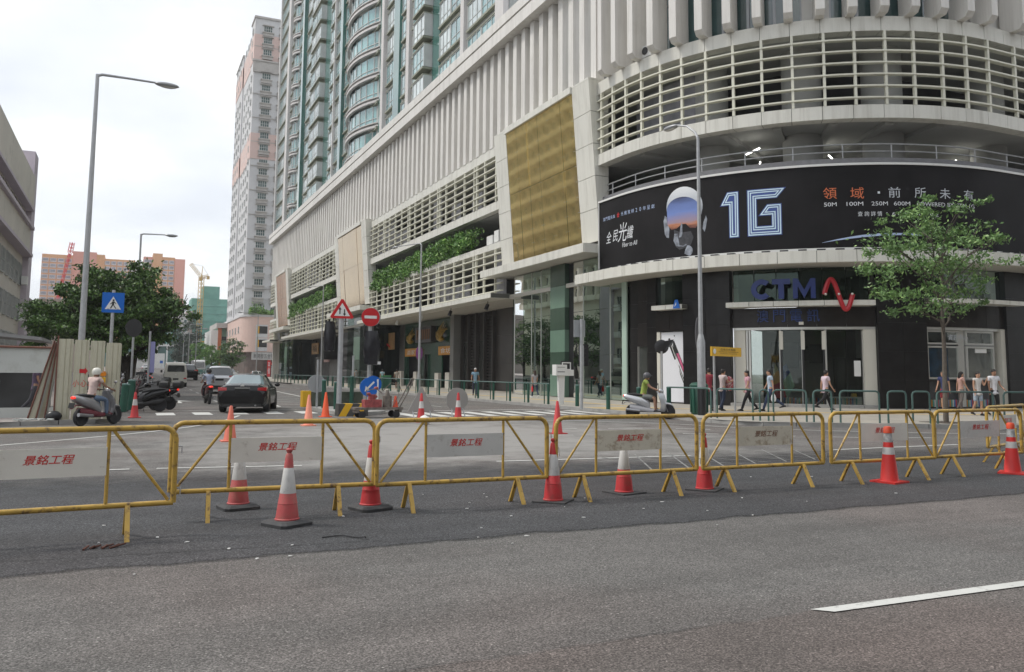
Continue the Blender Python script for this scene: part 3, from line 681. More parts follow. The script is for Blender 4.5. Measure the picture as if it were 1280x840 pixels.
# ---------------------------------------------------------------- ground floor of the podium
m_green_g=mat('green_stone_stripe_dark',(.05,.085,.062),.15,var=.1,spec=.6); m_green_l=mat('green_stone_stripe_light',(.15,.24,.185),.15,var=.08,spec=.6)
m_curt=mat('pale_curtain',(.30,.32,.24),.8,var=.15,scale=.8)
m_glassd=glass('shop_glass',(.62,.75,.68),.75,.015,.008); m_glassm=glass('mirror_shop_glass',(.85,.95,.95),.10,.01,.012); m_glassc=glass('clear_glass',(.9,.95,.92),.85,.01,.05)
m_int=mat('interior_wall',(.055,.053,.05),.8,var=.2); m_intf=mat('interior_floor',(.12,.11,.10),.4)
def granite(u0,u1,z0,z1,off=-.7,m=None,su=1.0,sz=1.18,th=.06):
    m=m or m_stone; n=max(1,round((u1-u0)/su)); nz=max(1,round((z1-z0)/sz))
    for k in range(n):
        for j in range(nz):
            g=MB(); e=rnd.uniform(-.003,.003); band(g,u0+(u1-u0)*k/n+.006,u0+(u1-u0)*(k+1)/n-.006,off-th,off+e,z0+(z1-z0)*j/nz+.006,z0+(z1-z0)*(j+1)/nz-.006,.7); PW(g,'granite_panel',m)
    g=MB(); band(g,u0,u1,off-.4,off-.03,z0,z1,.9); PW(g,'wall_core',m_black)
def simple(name,u0,u1,o0,o1,z0,z1,m,parent=pod,du=.6):
    g=MB(); band(g,u0,u1,o0,o1,z0,z1,du); return PW(g,name,m)
# corner canopy
panels(U(40.45),AL+14,.62,1.0,6.52,7.05,1.55,'canopy_panel')
simple('soffit',U(40.45),AL+14,-.7,.8,6.5,6.98,m_soff)
g=MB()
for k in range(46):
    u=-2.4+.75*k
    if u>AL+6: break
    p,a=path(u,.55,7.05); g.T=Matrix.Translation(p)@Matrix.Rotation(R(a-180),4,'Z'); g.box(-.12,-.18,0,.12,.18,.11)
o=tag(PW(g,'lamp_bracket',m_black),kind='stuff')
# --- billboard
BU0,BU1=U(39.35),AL+2.45
m_bb=mat('matt_black_print',(.010,.009,.010),.6,var=.5,scale=.5,spec=.18)
simple('support_frame',BU0,BU1,-.2,.0,7.3,11.0,m_conc)
bb=thing('billboard','long curved black advertising board with outlined 1G lettering round the corner','billboard',(25,30,7.2))
def BP(g,name,m,parent=bb): return g.build(name,m,parent,world=True)
g=MB(); band(g,BU0,BU1,.02,.07,7.27,11.02,.35); BP(g,'face',m_bb)
g=MB(); band(g,BU0,BU1,.0,.13,11.02,11.12,.35); BP(g,'frame',m_white)
g=MB(); band(g,BU0,BU1,.0,.13,7.17,7.27,.35); BP(g,'frame',m_white)
for u in (BU0,BU1-.06): g=MB(); band(g,u,u+.06,.0,.13,7.27,11.02); BP(g,'frame',m_white)
def bfn(uc,zc,off=.078): return lambda x,y,z: path(uc+x,off+z,zc+y)[0]
def btext(body,a0,a1,z0,z1,m,off=.078,bold=0,shear=0):
    u0,u1=(uang(a0) if a0>180 else R0*R(a0-180)),uang(a1)
    o=text_obj('lettering',body,u1-u0,z1-z0,m,bb,bfn((u0+u1)/2,(z0+z1)/2,off),0,shear,bold); sub(o,bb)
m_or=mat('orange_print',(.62,.16,.06),.5,var=.02); m_pb=mat('pale_blue_print',(.45,.55,.78),.5,var=.02); m_gry=mat('pale_grey_print',(.55,.58,.62),.5,var=.02)
btext('領',231.0,233.6,9.5,10.03,m_or); btext('域',236.2,238.8,9.48,10.0,m_or)
g=MB(); p=[path(uang(241.7)+dx,.078,9.75+dz)[0] for dx,dz in ((-.05,-.05),(.05,-.05),(.05,.05),(-.05,.05))]; g.poly(p); BP(g,'lettering',m_text_w)
for ch,a in (('前',244.8),('所',250.1),('未',255.5),('有',261.1)): btext(ch,a-1.2,a+1.2,9.52,10.0,m_gry)
for ch,a0,a1 in (('50M',231.1,233.5),('100M',235.4,238.6),('250M',240.2,243.4),('600M',244.6,247.9),('POWERED BY CTM 1G',249.3,262.4)): btext(ch,a0,a1,9.16,9.34,m_text_w)
btext('查 詢 詳 情',237.5,242.2,8.68,8.90,m_text_w); btext('6 6 1 2   0 0 0 2',244.2,253.8,8.70,8.86,m_text_w)
for zz in (8.74,8.83): btext('■',243.05,243.25,zz-.014,zz+.014,m_text_w)
for i,ch in enumerate('澳門電訊與'): a=174.2+1.15*i; u=R0*R(a-180); o=text_obj('lettering',ch,.2,.2,m_pb,bb,bfn(u,10.02-.0*i,.078)); sub(o,bb)
for i,ch in enumerate('光纖寬頻20年呈獻'): a=182.4+1.35*i; u=R0*R(a-180); o=text_obj('lettering',ch,.21 if ch not in '20' else .12,.21,m_pb,bb,bfn(u,10.04,.078)); sub(o,bb)
g=MB(); 
for k in range(5): 
    an=k*1.2566+.3; c=(R0*R(.7),10.03); g.poly([path(c[0]+.12*math.cos(an+d),.078,c[1]+.14*math.sin(an+d))[0] if q else path(c[0],.078,c[1])[0] for q,d in ((0,0),(1,-.35),(1,.35))])
BP(g,'red_emblem',m_red)
for i,(ch,s) in enumerate((('全',.62),('民',.6),('光',1.0),('纖',.68))):
    u=R0*R(-3.6+3.0*i); o=text_obj('lettering',ch,s*.85,s,m_text_w,bb,bfn(u,8.95+.1*(i==2),.078),0,.25); sub(o,bb)
o=text_obj('lettering','Fiber to All',1.25,.24,m_text_w,bb,bfn(R0*R(5.2),8.35,.078),0,.2); sub(o,bb)
# outlined 1 and G
ONE=[(0,1.55),(.28,2.07),(.72,2.07),(.72,0),(.38,0),(.38,1.55)]
GEE=[(0,0),(1.40,0),(1.40,1.33),(.86,1.33),(.56,.93),(1.08,.93),(1.08,.33),(.31,.33),(.31,1.72),(1.24,1.72),(1.54,2.07),(0,2.07)]
def ribbon(g,poly,inset,w,uo,zo,off):
    n=len(poly); A=sum(poly[i][0]*poly[(i+1)%n][1]-poly[(i+1)%n][0]*poly[i][1] for i in range(n)); s=1 if A>0 else -1
    def offp(d):
        o=[]
        for i in range(n):
            p0,p1,p2=Vector(poly[i-1]),Vector(poly[i]),Vector(poly[(i+1)%n]); a=(p1-p0).normalized(); b=(p2-p1).normalized()
            na=Vector((-a.y,a.x))*s; nb=Vector((-b.y,b.x))*s; m=(na+nb).normalized(); k=d/max(.45,m.dot(na)); o.append(p1+m*k)
        return o
    P,Q=offp(inset),offp(inset+w)
    for i in range(n):
        j=(i+1)%n; fpoly(g,[(q.x,q.y) for q in (P[i],P[j],Q[j],Q[i])],off,uo,zo,.25)
def fpoly(g,pts,off,U0=0,Z0=0,step=.12):
    import bmesh
    bm=bmesh.new(); f=bm.faces.new([bm.verts.new((x,0,z)) for x,z in pts]); bmesh.ops.triangulate(bm,faces=[f])
    x0=min(p[0] for p in pts); x1=max(p[0] for p in pts); x=x0+step
    while x<x1-.001:
        bmesh.ops.bisect_plane(bm,geom=bm.verts[:]+bm.edges[:]+bm.faces[:],plane_co=(x,0,0),plane_no=(1,0,0)); x+=step
    for f in bm.faces: g.poly([path(U0+v.co.x,off,Z0+v.co.z)[0] for v in (f.verts if f.normal.y<0 else reversed(f.verts[:]))])
    bm.free()
m_neon=mat('neon_print',(.62,.78,.88),.5,var=.02); m_glow=mat('deep_blue_print',(.035,.075,.28),.5,var=.05)
for poly,du in ((ONE,0),(GEE,1.24)):
    uo=uang(210.7)+du
    g=MB(); ribbon(g,poly,-.07,.34,uo,8.03,.076); BP(g,'lettering',m_glow)
    g=MB(); ribbon(g,poly,-.03,.055,uo,8.03,.082); ribbon(g,poly,.07,.05,uo,8.03,.082); BP(g,'lettering',m_neon)
# printed pilot helmet (flat artwork on the board)
def gradmat(name,stops,z0,z1,rough=.4):
    m=bpy.data.materials.new(name); m.use_nodes=True; t=m.node_tree; b=t.nodes['Principled BSDF']; n=t.nodes.new; L=t.links.new
    g=n('ShaderNodeNewGeometry'); s=n('ShaderNodeSeparateXYZ'); L(g.outputs['Position'],s.inputs[0]); nz=n('ShaderNodeTexNoise'); nz.inputs['Scale'].default_value=3; nz.inputs['Detail'].default_value=5
    mp=n('ShaderNodeMapping'); mp.inputs['Scale'].default_value=(.5,.5,2.6); L(g.outputs['Position'],mp.inputs[0]); L(mp.outputs[0],nz.inputs['Vector'])
    a=n('ShaderNodeMath'); a.operation='MULTIPLY_ADD'; a.inputs[1].default_value=.35; L(nz.outputs['Fac'],a.inputs[0]); L(s.outputs['Z'],a.inputs[2])
    r=n('ShaderNodeMapRange'); r.inputs[1].default_value=z0+.17; r.inputs[2].default_value=z1+.17; L(a.outputs[0],r.inputs[0])
    c=n('ShaderNodeValToRGB'); e=c.color_ramp.elements
    while len(e)<len(stops): e.new(.5)
    for k,(p,q) in enumerate(stops): e[k].position=p; e[k].color=(*q,1)
    L(r.outputs[0],c.inputs[0]); L(c.outputs[0],b.inputs['Base Color']); b.inputs['Roughness'].default_value=rough; return m
m_visor=gradmat('visor_print',[(0,(.03,.025,.04)),(.10,(.16,.05,.03)),(.20,(.50,.20,.10)),(.27,(.35,.25,.30)),(.55,(.16,.24,.55)),(.8,(.12,.18,.42)),(1,(.04,.05,.12))],8.55,10.25)
m_helm=gradmat('helmet_print',[(0,(.25,.27,.31)),(.5,(.55,.58,.62)),(1,(.80,.82,.84))],9.4,10.75)
HU=uang(201.7)
def hp(g,pts,off=.078): fpoly(g,[((x-880)*.00535,9.02-(y-360)*.0050-(x-880)*.0004) for x,y in pts],off,HU,0)
def ell(cx,cy,rx,ry,a0,a1,n=18): return [(cx+rx*math.cos(R(a0+(a1-a0)*k/n)),cy-ry*math.sin(R(a0+(a1-a0)*k/n))) for k in range(n+1)]
g=MB(); hp(g,ell(880,215,190,200,-8,188)+[(705,300),(1055,300)]); BP(g,'helmet_artwork',m_helm)
g=MB(); hp(g,ell(868,245,175,130,8,172,14)+[(700,390),(745,440),(800,430),(855,388),(900,385),(940,428),(1000,430),(1035,380)],.081); BP(g,'visor_artwork',m_visor)
g=MB(); hp(g,[(670,290),(692,310),(700,380),(722,420),(715,520),(690,515),(668,480),(655,350)],.083); hp(g,[(1100,310),(1112,350),(1095,440),(1085,470),(1066,440),(1075,380)],.083)
hp(g,[(848,380),(862,378),(862,480),(850,515),(825,520),(828,508),(846,490)],.083); hp(g,[(775,480),(808,480),(800,520),(825,570),(830,610),(790,600),(765,550)],.083); hp(g,[(800,600),(870,612),(905,595),(900,582),(868,600),(830,595)],.083)
hp(g,ell(920,650,46,52,-80,100,10)+[(905,612),(890,640),(880,680)],.0825)
BP(g,'mask_artwork',mat('mask_print',(.24,.26,.30),.4,var=.6,scale=3.5))
g=MB(); hp(g,[(770,440),(850,470),(950,460),(975,520),(950,590),(900,620),(830,640),(790,610)],.080); BP(g,'mask_artwork',mat('mask_print_dark',(.045,.045,.052),.4,var=.5,scale=5))
# crescent of light
g=MB(); n=20
for k in range(n):
    def cz(t): u=uang(230.5)+(uang(252)-uang(230.5))*t; return u,7.38+.56*math.sin(math.pi*(.12+.55*t))-.2*.36
    (ua,za),(ub,zb_)=cz(k/n),cz((k+1)/n); w0=.055*math.sin(math.pi*k/n)+.004; w1=.055*math.sin(math.pi*(k+1)/n)+.004
    g.poly([path(ua,.078,za-w0)[0],path(ub,.078,zb_-w1)[0],path(ub,.078,zb_+w1)[0],path(ua,.078,za+w0)[0]])
BP(g,'light_arc_artwork',m_pb)

# --- glass front below the first pylon, round into the corner
G0=-.62
def pane(u0,u1,z0,z1,m,off=G0,name='glass_pane'): return simple(name,u0,u1,off-.02,off,z0,z1,m)
def mull(u,z0,z1,m=m_alu,w=.05,off=G0+.03): simple('mullion',u-w/2,u+w/2,off-.12,off,z0,z1,m)
def curtain(u0,u1,z0,z1,off=-1.1,m=m_curt):
    g=MB(); n=int((u1-u0)/.07)
    pr=None
    for k in range(n+1):
        u=u0+(u1-u0)*k/n; w=.055*math.sin(k*1.3)+.03*math.sin(k*.37); a,b=g.v(path(u,off+w,z0)[0]),g.v(path(u,off+w,z1)[0])
        if pr: g.f(pr[0],a,b,pr[1])
        pr=(a,b)
    PW(g,'curtain',m,True)
GZ=.16
for ya,yb,m in ((51.9,50.5,m_glassm),(50.5,49.2,m_glassd),(49.2,47.8,m_glassd),(47.8,46.2,m_glassd),(43.5,42.3,m_glassm),(42.3,40.5,m_glassd),(40.5,39.3,m_glassd),(39.3,38.1,m_glassd)):
    for z0,z1 in ((GZ,2.6),(2.62,5.2),(5.22,8.2)):
        if yb<40.4 and z0>5: z1=6.5
        pane(U(ya)+.012,U(yb)-.012,z0,z1,m)
for y in (51.9,49.2,47.8,42.3,39.3): mull(U(y),GZ,8.2 if y>40.4 else 6.5)
curtain(U(47.9),U(46.3),GZ,8.2); curtain(U(41.6),U(38.2),GZ,8.2,-1.0)
for k in range(6):
    z0=.16+1.35*k; g=MB(); band(g,U(46.15),U(44.25),-.75,-.42,z0+.004,z0+1.346); PW(g,'stone_stripe_panel',m_green_l if k%2==0 else m_green_g)
    g=MB(); g.box(24.12,46.16,z0+.004,25.6,46.2,z0+1.346); PW(g,'stone_stripe_panel',m_green_l if k%2 else m_green_g)
simple('wall_panel',U(44.2),U(43.55),-.8,-.7,.16,8.2,m_black)
simple('edge_strip',U(38.08),U(37.62),-.66,-.58,.2,6.5,mat('pale_green_strip',(.40,.52,.45),.25,var=.05))
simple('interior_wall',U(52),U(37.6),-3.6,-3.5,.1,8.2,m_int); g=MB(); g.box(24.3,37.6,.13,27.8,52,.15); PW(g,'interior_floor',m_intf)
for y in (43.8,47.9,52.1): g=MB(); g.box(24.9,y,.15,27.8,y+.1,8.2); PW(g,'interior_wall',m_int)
g=MB(); g.box(24.2,52.25,.15,27.2,52.33,6.7); PW(g,'glass_return',m_glassd)
# granite and shopfronts round the corner (angles on the rounded corner)
def ga(a): return uang(a) if a>180 else R0*R(a-180)
HZ=6.5
granite(ga(180.2),ga(183.6),.13,HZ); granite(ga(183.6),ga(187.2),3.0,HZ,m=m_stone2); granite(ga(187.2),ga(190.4),.13,HZ)
simple('door_leaf',ga(183.7),ga(187.1),-.86,-.80,.15,3.0,mat('dark_glazed_door',(.05,.055,.05),.08,spec=1.))
simple('door_frame',ga(183.6),ga(183.75),-.8,-.68,.13,3.0,m_alu)
# recess with the tall white advertisement
granite(ga(190.4),ga(199.3),3.72,4.72,m=m_stone2,off=-.66)
simple('glass_pane',ga(190.4),ga(199.3),-.92,-.90,4.95,HZ,m_glassd); simple('interior_wall',ga(190.4),ga(199.3),-1.5,-1.4,4.95,HZ,mat('grey_green_back',(.17,.18,.16),.8)); simple('vent_box',ga(195.5),ga(198.6),-1.3,-.96,5.3,6.2,m_dark)
panels(ga(192.0),ga(200.6),-.7,.0,4.76,4.98,.8,'small_canopy_panel')
simple('reveal',ga(190.6),ga(191.6),-.9,-.7,.15,3.7,m_offw)
ad=thing('advertising_panel','tall white lit panel with a slanting black and pink phone picture in the granite recess','advertisement',(24,33,.15))
g=MB(); band(g,ga(191.7),ga(199.2),-.84,-.78,.2,3.68); BP(g,'face',mat('white_ad_face',(.78,.79,.83),.35,var=.02),ad)
def adp(pts,off,nm,m): g=MB(); g.poly([path(ga(191.7)+x,off,z)[0] for x,z in pts]); BP(g,nm,m,ad)
adp([(.52,3.35),(.62,3.38),(1.64,1.05),(1.64,.80),(.52,3.1)],-.772,'phone_artwork',m_text_k); adp([(.60,3.25),(.64,3.25),(1.64,.95),(1.64,.88)],-.768,'phone_artwork',m_white)
adp([(.82,3.25),(.92,3.22),(1.64,1.75),(1.64,1.35),(.84,2.85)],-.770,'phone_artwork',m_text_k); adp([(1.05,2.6),(1.2,2.62),(1.62,1.65),(1.58,1.5)],-.766,'phone_screen_artwork',mat('pink_print',(.5,.10,.20),.5,var=.5,scale=3))
adp([(.9,3.45),(.96,3.45),(.96,3.52),(.9,3.52)],-.770,'lettering',m_text_k)
# pier
granite(ga(199.3),ga(211.0),.13,HZ,off=-.5,su=1.25); 
g=MB(); p0,_=path(ga(199.3),-.5); p1,_=path(ga(199.3),-1.2); g.poly([(p0.x,p0.y,.13),(p1.x,p1.y,.13),(p1.x,p1.y,HZ),(p0.x,p0.y,HZ)]); PW(g,'wall_return',m_stone)
# company entrance
granite(ga(211),ga(241.6),3.78,4.68,off=-.78,m=m_stone2,su=1.3,sz=.9)
panels(ga(210.9),ga(240.5),-.8,.0,4.70,4.93,1.05,'small_canopy_panel')
for k in range(6):
    a0=211.3+4.85*k; simple('glass_pane',ga(a0)+.02,ga(a0+4.85)-.02,-.86,-.84,4.96,HZ,m_glassd)
simple('interior_wall',ga(211),ga(241),-1.9,-1.8,4.9,HZ,MATS['grey_green_back'])
for a in (213.5,): 
    g=MB(); band(g,ga(236.8),ga(238.6),-1.7,-.95,5.0,6.1); PW(g,'vent_box',m_dark)
simple('side_frame',ga(211.3),ga(213.9),-1.1,-.85,.28,3.72,m_offw); simple('side_frame',ga(238.9),ga(241.5),-1.1,-.80,.16,3.72,m_offw)
simple('head_frame',ga(211.3),ga(241.5),-1.0,-.80,3.66,3.78,m_alu)
for a in (214.0,214.6,221.3,226.0,230.9,238.7): simple('door_post',ga(a),ga(a)+.09,-1.05,-.9,.16,3.66,m_alu)
for a in (221.6,226.2,230.6): 
    simple('door_post_cover',ga(a)-.06,ga(a)+.12,-1.07,-.86,2.75,3.6,m_offw); simple('door_post_cover',ga(a)-.02,ga(a)+.07,-1.07,-.88,.2,2.75,m_black)
for a0,a1 in ((214.8,221.2),(221.9,226.0),(226.6,230.8),(231.2,238.6)):
    d=simple('glass_door' if 221<a0<230 else 'glass_pane',ga(a0),ga(a1),-1.0,-.98,.18,3.64,m_glassc)
simple('door_sill_books',ga(231.3),ga(238.7),-1.4,-1.2,.18,.62,m_white)
cols=[(.5,.08,.1),(.1,.2,.45),(.6,.6,.55),(.1,.35,.3),(.55,.25,.05),(.25,.25,.3)]
g=MB(); 
for k in range(40):
    u=ga(221.5)+.09*k; g.m=k%6; band(g,u,u+.06,-1.18,-1.14,.2,.55)
bk=[mat('book_%s'%n,c,.6) for n,c in zip(('red','blue','cream','teal','orange','grey'),cols)]
o=PW(g,'leaflet_row',bk)
g=MB()
for k in range(50):
    u=ga(252.8)+.088*k; g.m=(k*5+2)%6; band(g,u,u+.06,-1.18,-1.14,.2,.52)
PW(g,'leaflet_row',bk)
# inside the shop
m_shopin=mat('shop_back_wall',(.24,.23,.22),.7,var=.1); 
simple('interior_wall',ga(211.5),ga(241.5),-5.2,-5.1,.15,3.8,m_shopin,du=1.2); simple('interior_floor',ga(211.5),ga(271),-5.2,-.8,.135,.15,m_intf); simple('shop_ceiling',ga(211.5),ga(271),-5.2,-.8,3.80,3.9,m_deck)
for a,d,w,z0,z1,m in ((217,-3.6,1.8,1.9,3.2,m_black),(224,-4.4,1.6,2.3,3.0,m_dark),(228.5,-4.3,1.2,2.2,3.1,m_dark),(234.5,-2.8,1.6,.2,2.4,m_dark),(237,-2.2,.5,.2,3.7,m_black)):
    simple('display_unit',ga(a),ga(a)+w,d-.3,d,z0,z1,m)
tp_=thing('poster_stand','colourful patchwork display panel standing behind the entrance glass','display',path(ga(219.3),-1.5,.15)[0])
pc=[(.55,.07,.1),(.7,.35,.1),(.35,.55,.4),(.08,.15,.4),(.45,.4,.2)]
for k,(pts) in enumerate(([(0,0),(.7,0),(.5,.8),(0,.6)],[(0,.6),(.5,.8),(.3,1.3),(0,1.1)],[(.5,.8),(.7,0),(1.1,.6),(.9,1.2)],[(.3,1.3),(.5,.8),(.9,1.2),(.7,1.6)],[(.0,1.1),(.3,1.3),(.15,1.6)])):
    g=MB(); A=[path(ga(219.3)+x,-1.5,.5+z)[0] for x,z in pts]; B=[path(ga(219.3)+x,-1.56,.5+z)[0] for x,z in pts]; n=len(pts); a=[g.v(p) for p in A]; b=[g.v(p) for p in B]; g.f(*a); g.f(*b[::-1])
    for i in range(n): g.f(a[i],b[i],b[(i+1)%n],a[(i+1)%n])
    BP(g,'colour_facet',mat('facet_%s'%('crimson','amber','mint','navy','ochre')[k],pc[k],.5),tp_)
g=MB(); band(g,ga(219.3),ga(219.3)+1.0,-1.62,-1.5,.16,.5); BP(g,'stand_base',m_black,tp_)
o=simple('notice',ga(236.9),ga(238.3),-.93,-.92,1.55,2.25,m_signw); 
g=MB(); p,a=path(ga(237.2),-1.4,.15); g.T=Matrix.Translation(p)@Matrix.Rotation(R(a-180),4,'Z'); g.ext([(-.16,0),(.16,0),(.1,.62),(-.1,.62)],(-.12,0,0),(0,1,0),(0,0,1),(.2,0,0)); wf=g.build('wet_floor_sign',m_yel); tag(wf,'small yellow wet floor sign just inside the shop glass','sign')
# step in front of the doors
for a in range(211,241,3): 
    g=MB(); band(g,ga(a)+.01,ga(a+3)-.01,-1.1,-.35,.12,.27); PW(g,'entrance_step',m_kerb)
granite(ga(241.6),ga(252.3),.13,HZ,off=-.6,su=1.2)
# right-hand display window
W0,W1=ga(252.3),AL+.95
granite(W0,W1,3.80,4.84,off=-.75,m=m_stone2,su=1.3,sz=1.04); panels(W0-.1,AL+1.45,-.8,.0,4.86,5.05,1.1,'small_canopy_panel')
for k in range(4): simple('glass_pane',W0+(W1-W0)*k/4+.02,W0+(W1-W0)*(k+1)/4-.02,-.86,-.84,5.06,HZ,m_glassd)
simple('interior_wall',W0,W1,-1.9,-1.8,4.9,HZ,MATS['grey_green_back'])
simple('side_frame',W0,W0+.12,-1.0,-.78,.2,3.78,m_alu); simple('side_frame',W1-.28,W1,-1.1,-.72,.2,3.78,m_offw); simple('head_frame',W0,W1,-1.0,-.8,3.68,3.8,m_alu)
wfm=[(W0+.15,W0+1.95),(W0+2.4,W0+4.3)]
for i,(a,b) in enumerate(wfm):
    for z0,z1 in ((1.45,2.95),(3.02,3.66)):
        for q in ((a,b,z0,z0+.08),(a,b,z1-.08,z1),(a,a+.08,z0+.08,z1-.08),(b-.08,b,z0+.08,z1-.08)): simple('window_frame',q[0],q[1],-1.0,-.88,q[2],q[3],m_alu)
        simple('glass_pane',a+.08,b-.08,-.96,-.94,z0+.08,z1-.08,m_glassc)
    simple('window_blind' if i==0 else 'dark_screen',a+.1,b-.1,-1.08,-1.06,1.55,2.85,mat('blue_poster',(.03,.16,.42),.5,var=.5,scale=2) if i==0 else m_black)
simple('lower_panel',W0+.12,W1-.28,-1.25,-1.2,.2,1.4,mat('dark_shelf',(.07,.07,.075),.5,var=.4,scale=3)); simple('notice',W0+3.0,W0+3.8,-.93,-.92,2.66,2.86,m_signw)
simple('shop_back',W0,W1,-3,-2.9,.2,3.8,mat('pale_blue_room',(.25,.28,.30),.7,var=.1))
simple('inner_post',W0+2.0,W0+2.35,-1.1,-.98,.2,3.68,m_alu)
granite(W1,c1,.13,HZ,off=-.6,su=1.3)
o=text_obj('poster_lettering','資訊中心',1.2,.26,m_gry,pod,lambda x,y,z: path((wfm[0][0]+wfm[0][1])/2+x+.9,-.9,3.35+y)[0]); sub(o,pod)
# company lettering standing off the canopy
sg=thing('shop_sign','dark blue block letters and red ribbon wave above the entrance doors with blue characters beneath','sign',path(ga(224),0,5)[0])
m_navy=mat('navy_sign_letters',(.010,.027,.15),.35,var=.05); m_sred=mat('red_sign_ribbon',(.45,.02,.03),.3)
for ch,a0,a1 in (('C',216.5,220.5),('T',220.7,224.2),('M',224.7,229.0)):
    W=ga(a1)-ga(a0); Hh=.90; b=.24; zb=5.02; u0=ga(a0)
    if ch=='T': qs=[[(0,Hh-b),(W,Hh-b),(W,Hh),(0,Hh)],[(W/2-b/2,0),(W/2+b/2,0),(W/2+b/2,Hh-b),(W/2-b/2,Hh-b)]]
    elif ch=='M': qs=[[(0,0),(b*.85,0),(b*.85,Hh),(0,Hh)],[(W-b*.85,0),(W,0),(W,Hh),(W-b*.85,Hh)],[(b*.85,Hh),(b*.85,Hh*.62),(W/2,0),(W/2,Hh*.42)],[(W-b*.85,Hh),(W/2,Hh*.42),(W/2,0),(W-b*.85,Hh*.62)]]
    else:
        qs=[]; an=[45+270*k/14 for k in range(15)]; f=lambda r1,a:(W*.53+W*.53*r1*math.cos(R(a)),Hh/2+Hh*.52*r1*math.sin(R(a)))
        for a_,c_ in zip(an,an[1:]): qs.append([f(1,a_),f(1,c_),f(.50,c_),f(.50,a_)])
    g=MB()
    for q in qs:
        A=[path(u0+x,.0,zb+z)[0] for x,z in q]; B_=[path(u0+x,.17,zb+z)[0] for x,z in q]; a=[g.v(p) for p in A]; c=[g.v(p) for p in B_]
        g.f(*a[::-1]); g.f(*c)
        for i in range(4): g.f(a[i],a[(i+1)%4],c[(i+1)%4],c[i])
    g.build('letter',m_navy,sg,world=True)
for i,ch in enumerate('澳門電訊'):
    a=218+3.55*i; o=text_obj('letter',ch,.56,.56,mat('blue_sign_letters',(.015,.045,.20),.4),sg,(lambda uc:lambda x,y,z: path(uc+x,-.74+z,4.30+y)[0])(ga(a)),.06); sub(o,sg)
g=MB(); pts=[]
for k in range(41):
    t=k/40; a=230.6+5.4*t; z=5.18+.68*math.sin(2*math.pi*t)*(1.0 if t<.5 else 1.0); pts.append(path(ga(a),.08,z)[0])
for k in range(40):
    t0=(pts[min(k+1,40)]-pts[max(k-1,0)]).normalized(); q0=t0.cross(path(0,1)[0]-path(0,0)[0]).normalized()
g.tube(pts,.105,8); BP(g,'ribbon',m_sred,sg,)
for t in (.04,.5,.96):
    a=230.6+5.4*t; g=MB(); p=path(ga(a),.2,5.18)[0]; g.ball(p,.06); BP(g,'lamp',m_rivet,sg)
g=MB(); band(g,ga(225.6),ga(226.6),-.77,-.73,3.88,4.02); PW(g,'number_plate',m_panel)
lg=thing('small_logo_sign','tiny blue triangular logo on the small canopy left of the dark pier','sign',path(ga(199),0,4.8)[0])
g=MB(); u=ga(199.4); c=[path(u+x,.03,4.78+z)[0] for x,z in ((-.2,0),(.2,0),(.08,.42),(-.08,.42))]; c2=[path(u+x,.07,4.78+z)[0] for x,z in ((-.2,0),(.2,0),(.08,.42),(-.08,.42))]; g.poly(c2); g.poly(c[::-1]); 
for i in range(4): g.poly([c[i],c[(i+1)%4],c2[(i+1)%4],c2[i]])
BP(g,'logo_body',m_blue,lg); g=MB(); g.poly([path(u+x,.075,4.8+z)[0] for x,z in ((-.12,.05),(0,.3),(.0,.15))]); BP(g,'logo_mark',m_signw,lg)

# --- shops in the bays under the straight canopies
def shopwall(y0,y1,z0,z1,m,x=27,name='shop_wall'): g=MB(); g.box(x,y0,z0,x+.15,y1,z1); return PW(g,name,m)
m_gsh=mat('dark_green_marble',(.022,.075,.048),.2,var=.35,scale=.7,spec=.6); m_gold2=mat('gilded_ornament',(.40,.26,.06),.4,metal=.5,var=.25,scale=4)
m_tan=mat('tan_sign_panel',(.45,.27,.12),.5,var=.12); m_brz=mat('dark_bronze_wall',(.055,.05,.046),.4,var=.25,scale=.6); m_grw=mat('grey_shop_wall',(.16,.16,.16),.6,var=.2)
for k,(a,b) in enumerate(((52.4,57.7),(57.7,61.5))):
    for j in range(3): shopwall(a+.01,b-.01,.13+2.2*j+.01,.13+2.2*(j+1)-.01,m_brz,26.9,'wall_panel')
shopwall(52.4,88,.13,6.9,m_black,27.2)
shopwall(53.2,54.6,.15,3.3,MATS['dark_glazed_door'],26.8,'door_leaf')
for k in range(4):                                   # tall slatted doors
    a=61.6+1.75*k
    if k in (0,2):
        for j in range(24): g=MB(); g.box(26.9,a+.05,.25+.26*j,27.0,a+1.7,.25+.26*j+.15); PW(g,'wall_slat',m_brz)
    else: shopwall(a+.05,a+1.7,.15,4.2,MATS['dark_glazed_door'],26.95,'glass_panel'); shopwall(a+.05,a+1.7,4.25,6.5,m_brz,26.95,'wall_panel')
for y in (61.5,63.3,65.1,66.9,68.5): g=MB(); g.box(26.6,y-.06,.13,26.9,y+.06,6.6); PW(g,'mullion',m_brz)
g=MB(); g.box(26.0,68.7,.13,27,69.6,6.7); PW(g,'shop_pier',mat('grey_shop_pier',(.2,.2,.19),.5))
for (a,b,z0,z1) in ((69.6,73.6,3.9,6.6),(73.6,75.2,.13,6.6),(75.2,79.9,.13,4.4),(79.9,84.0,3.9,6.6),(84.0,85.2,.13,6.6),(75.2,79.9,6.0,6.6)): shopwall(a+.01,b-.01,z0,z1,m_gsh,26.7,'green_marble_panel')
g=MB(); g.box(26.2,75.4,4.45,26.7,80.2,6.0); sgn=g.build('restaurant_sign',m_brz); tag(sgn,'dark bronze sign board over the green marble restaurant front','sign')
rr=random.Random(5)
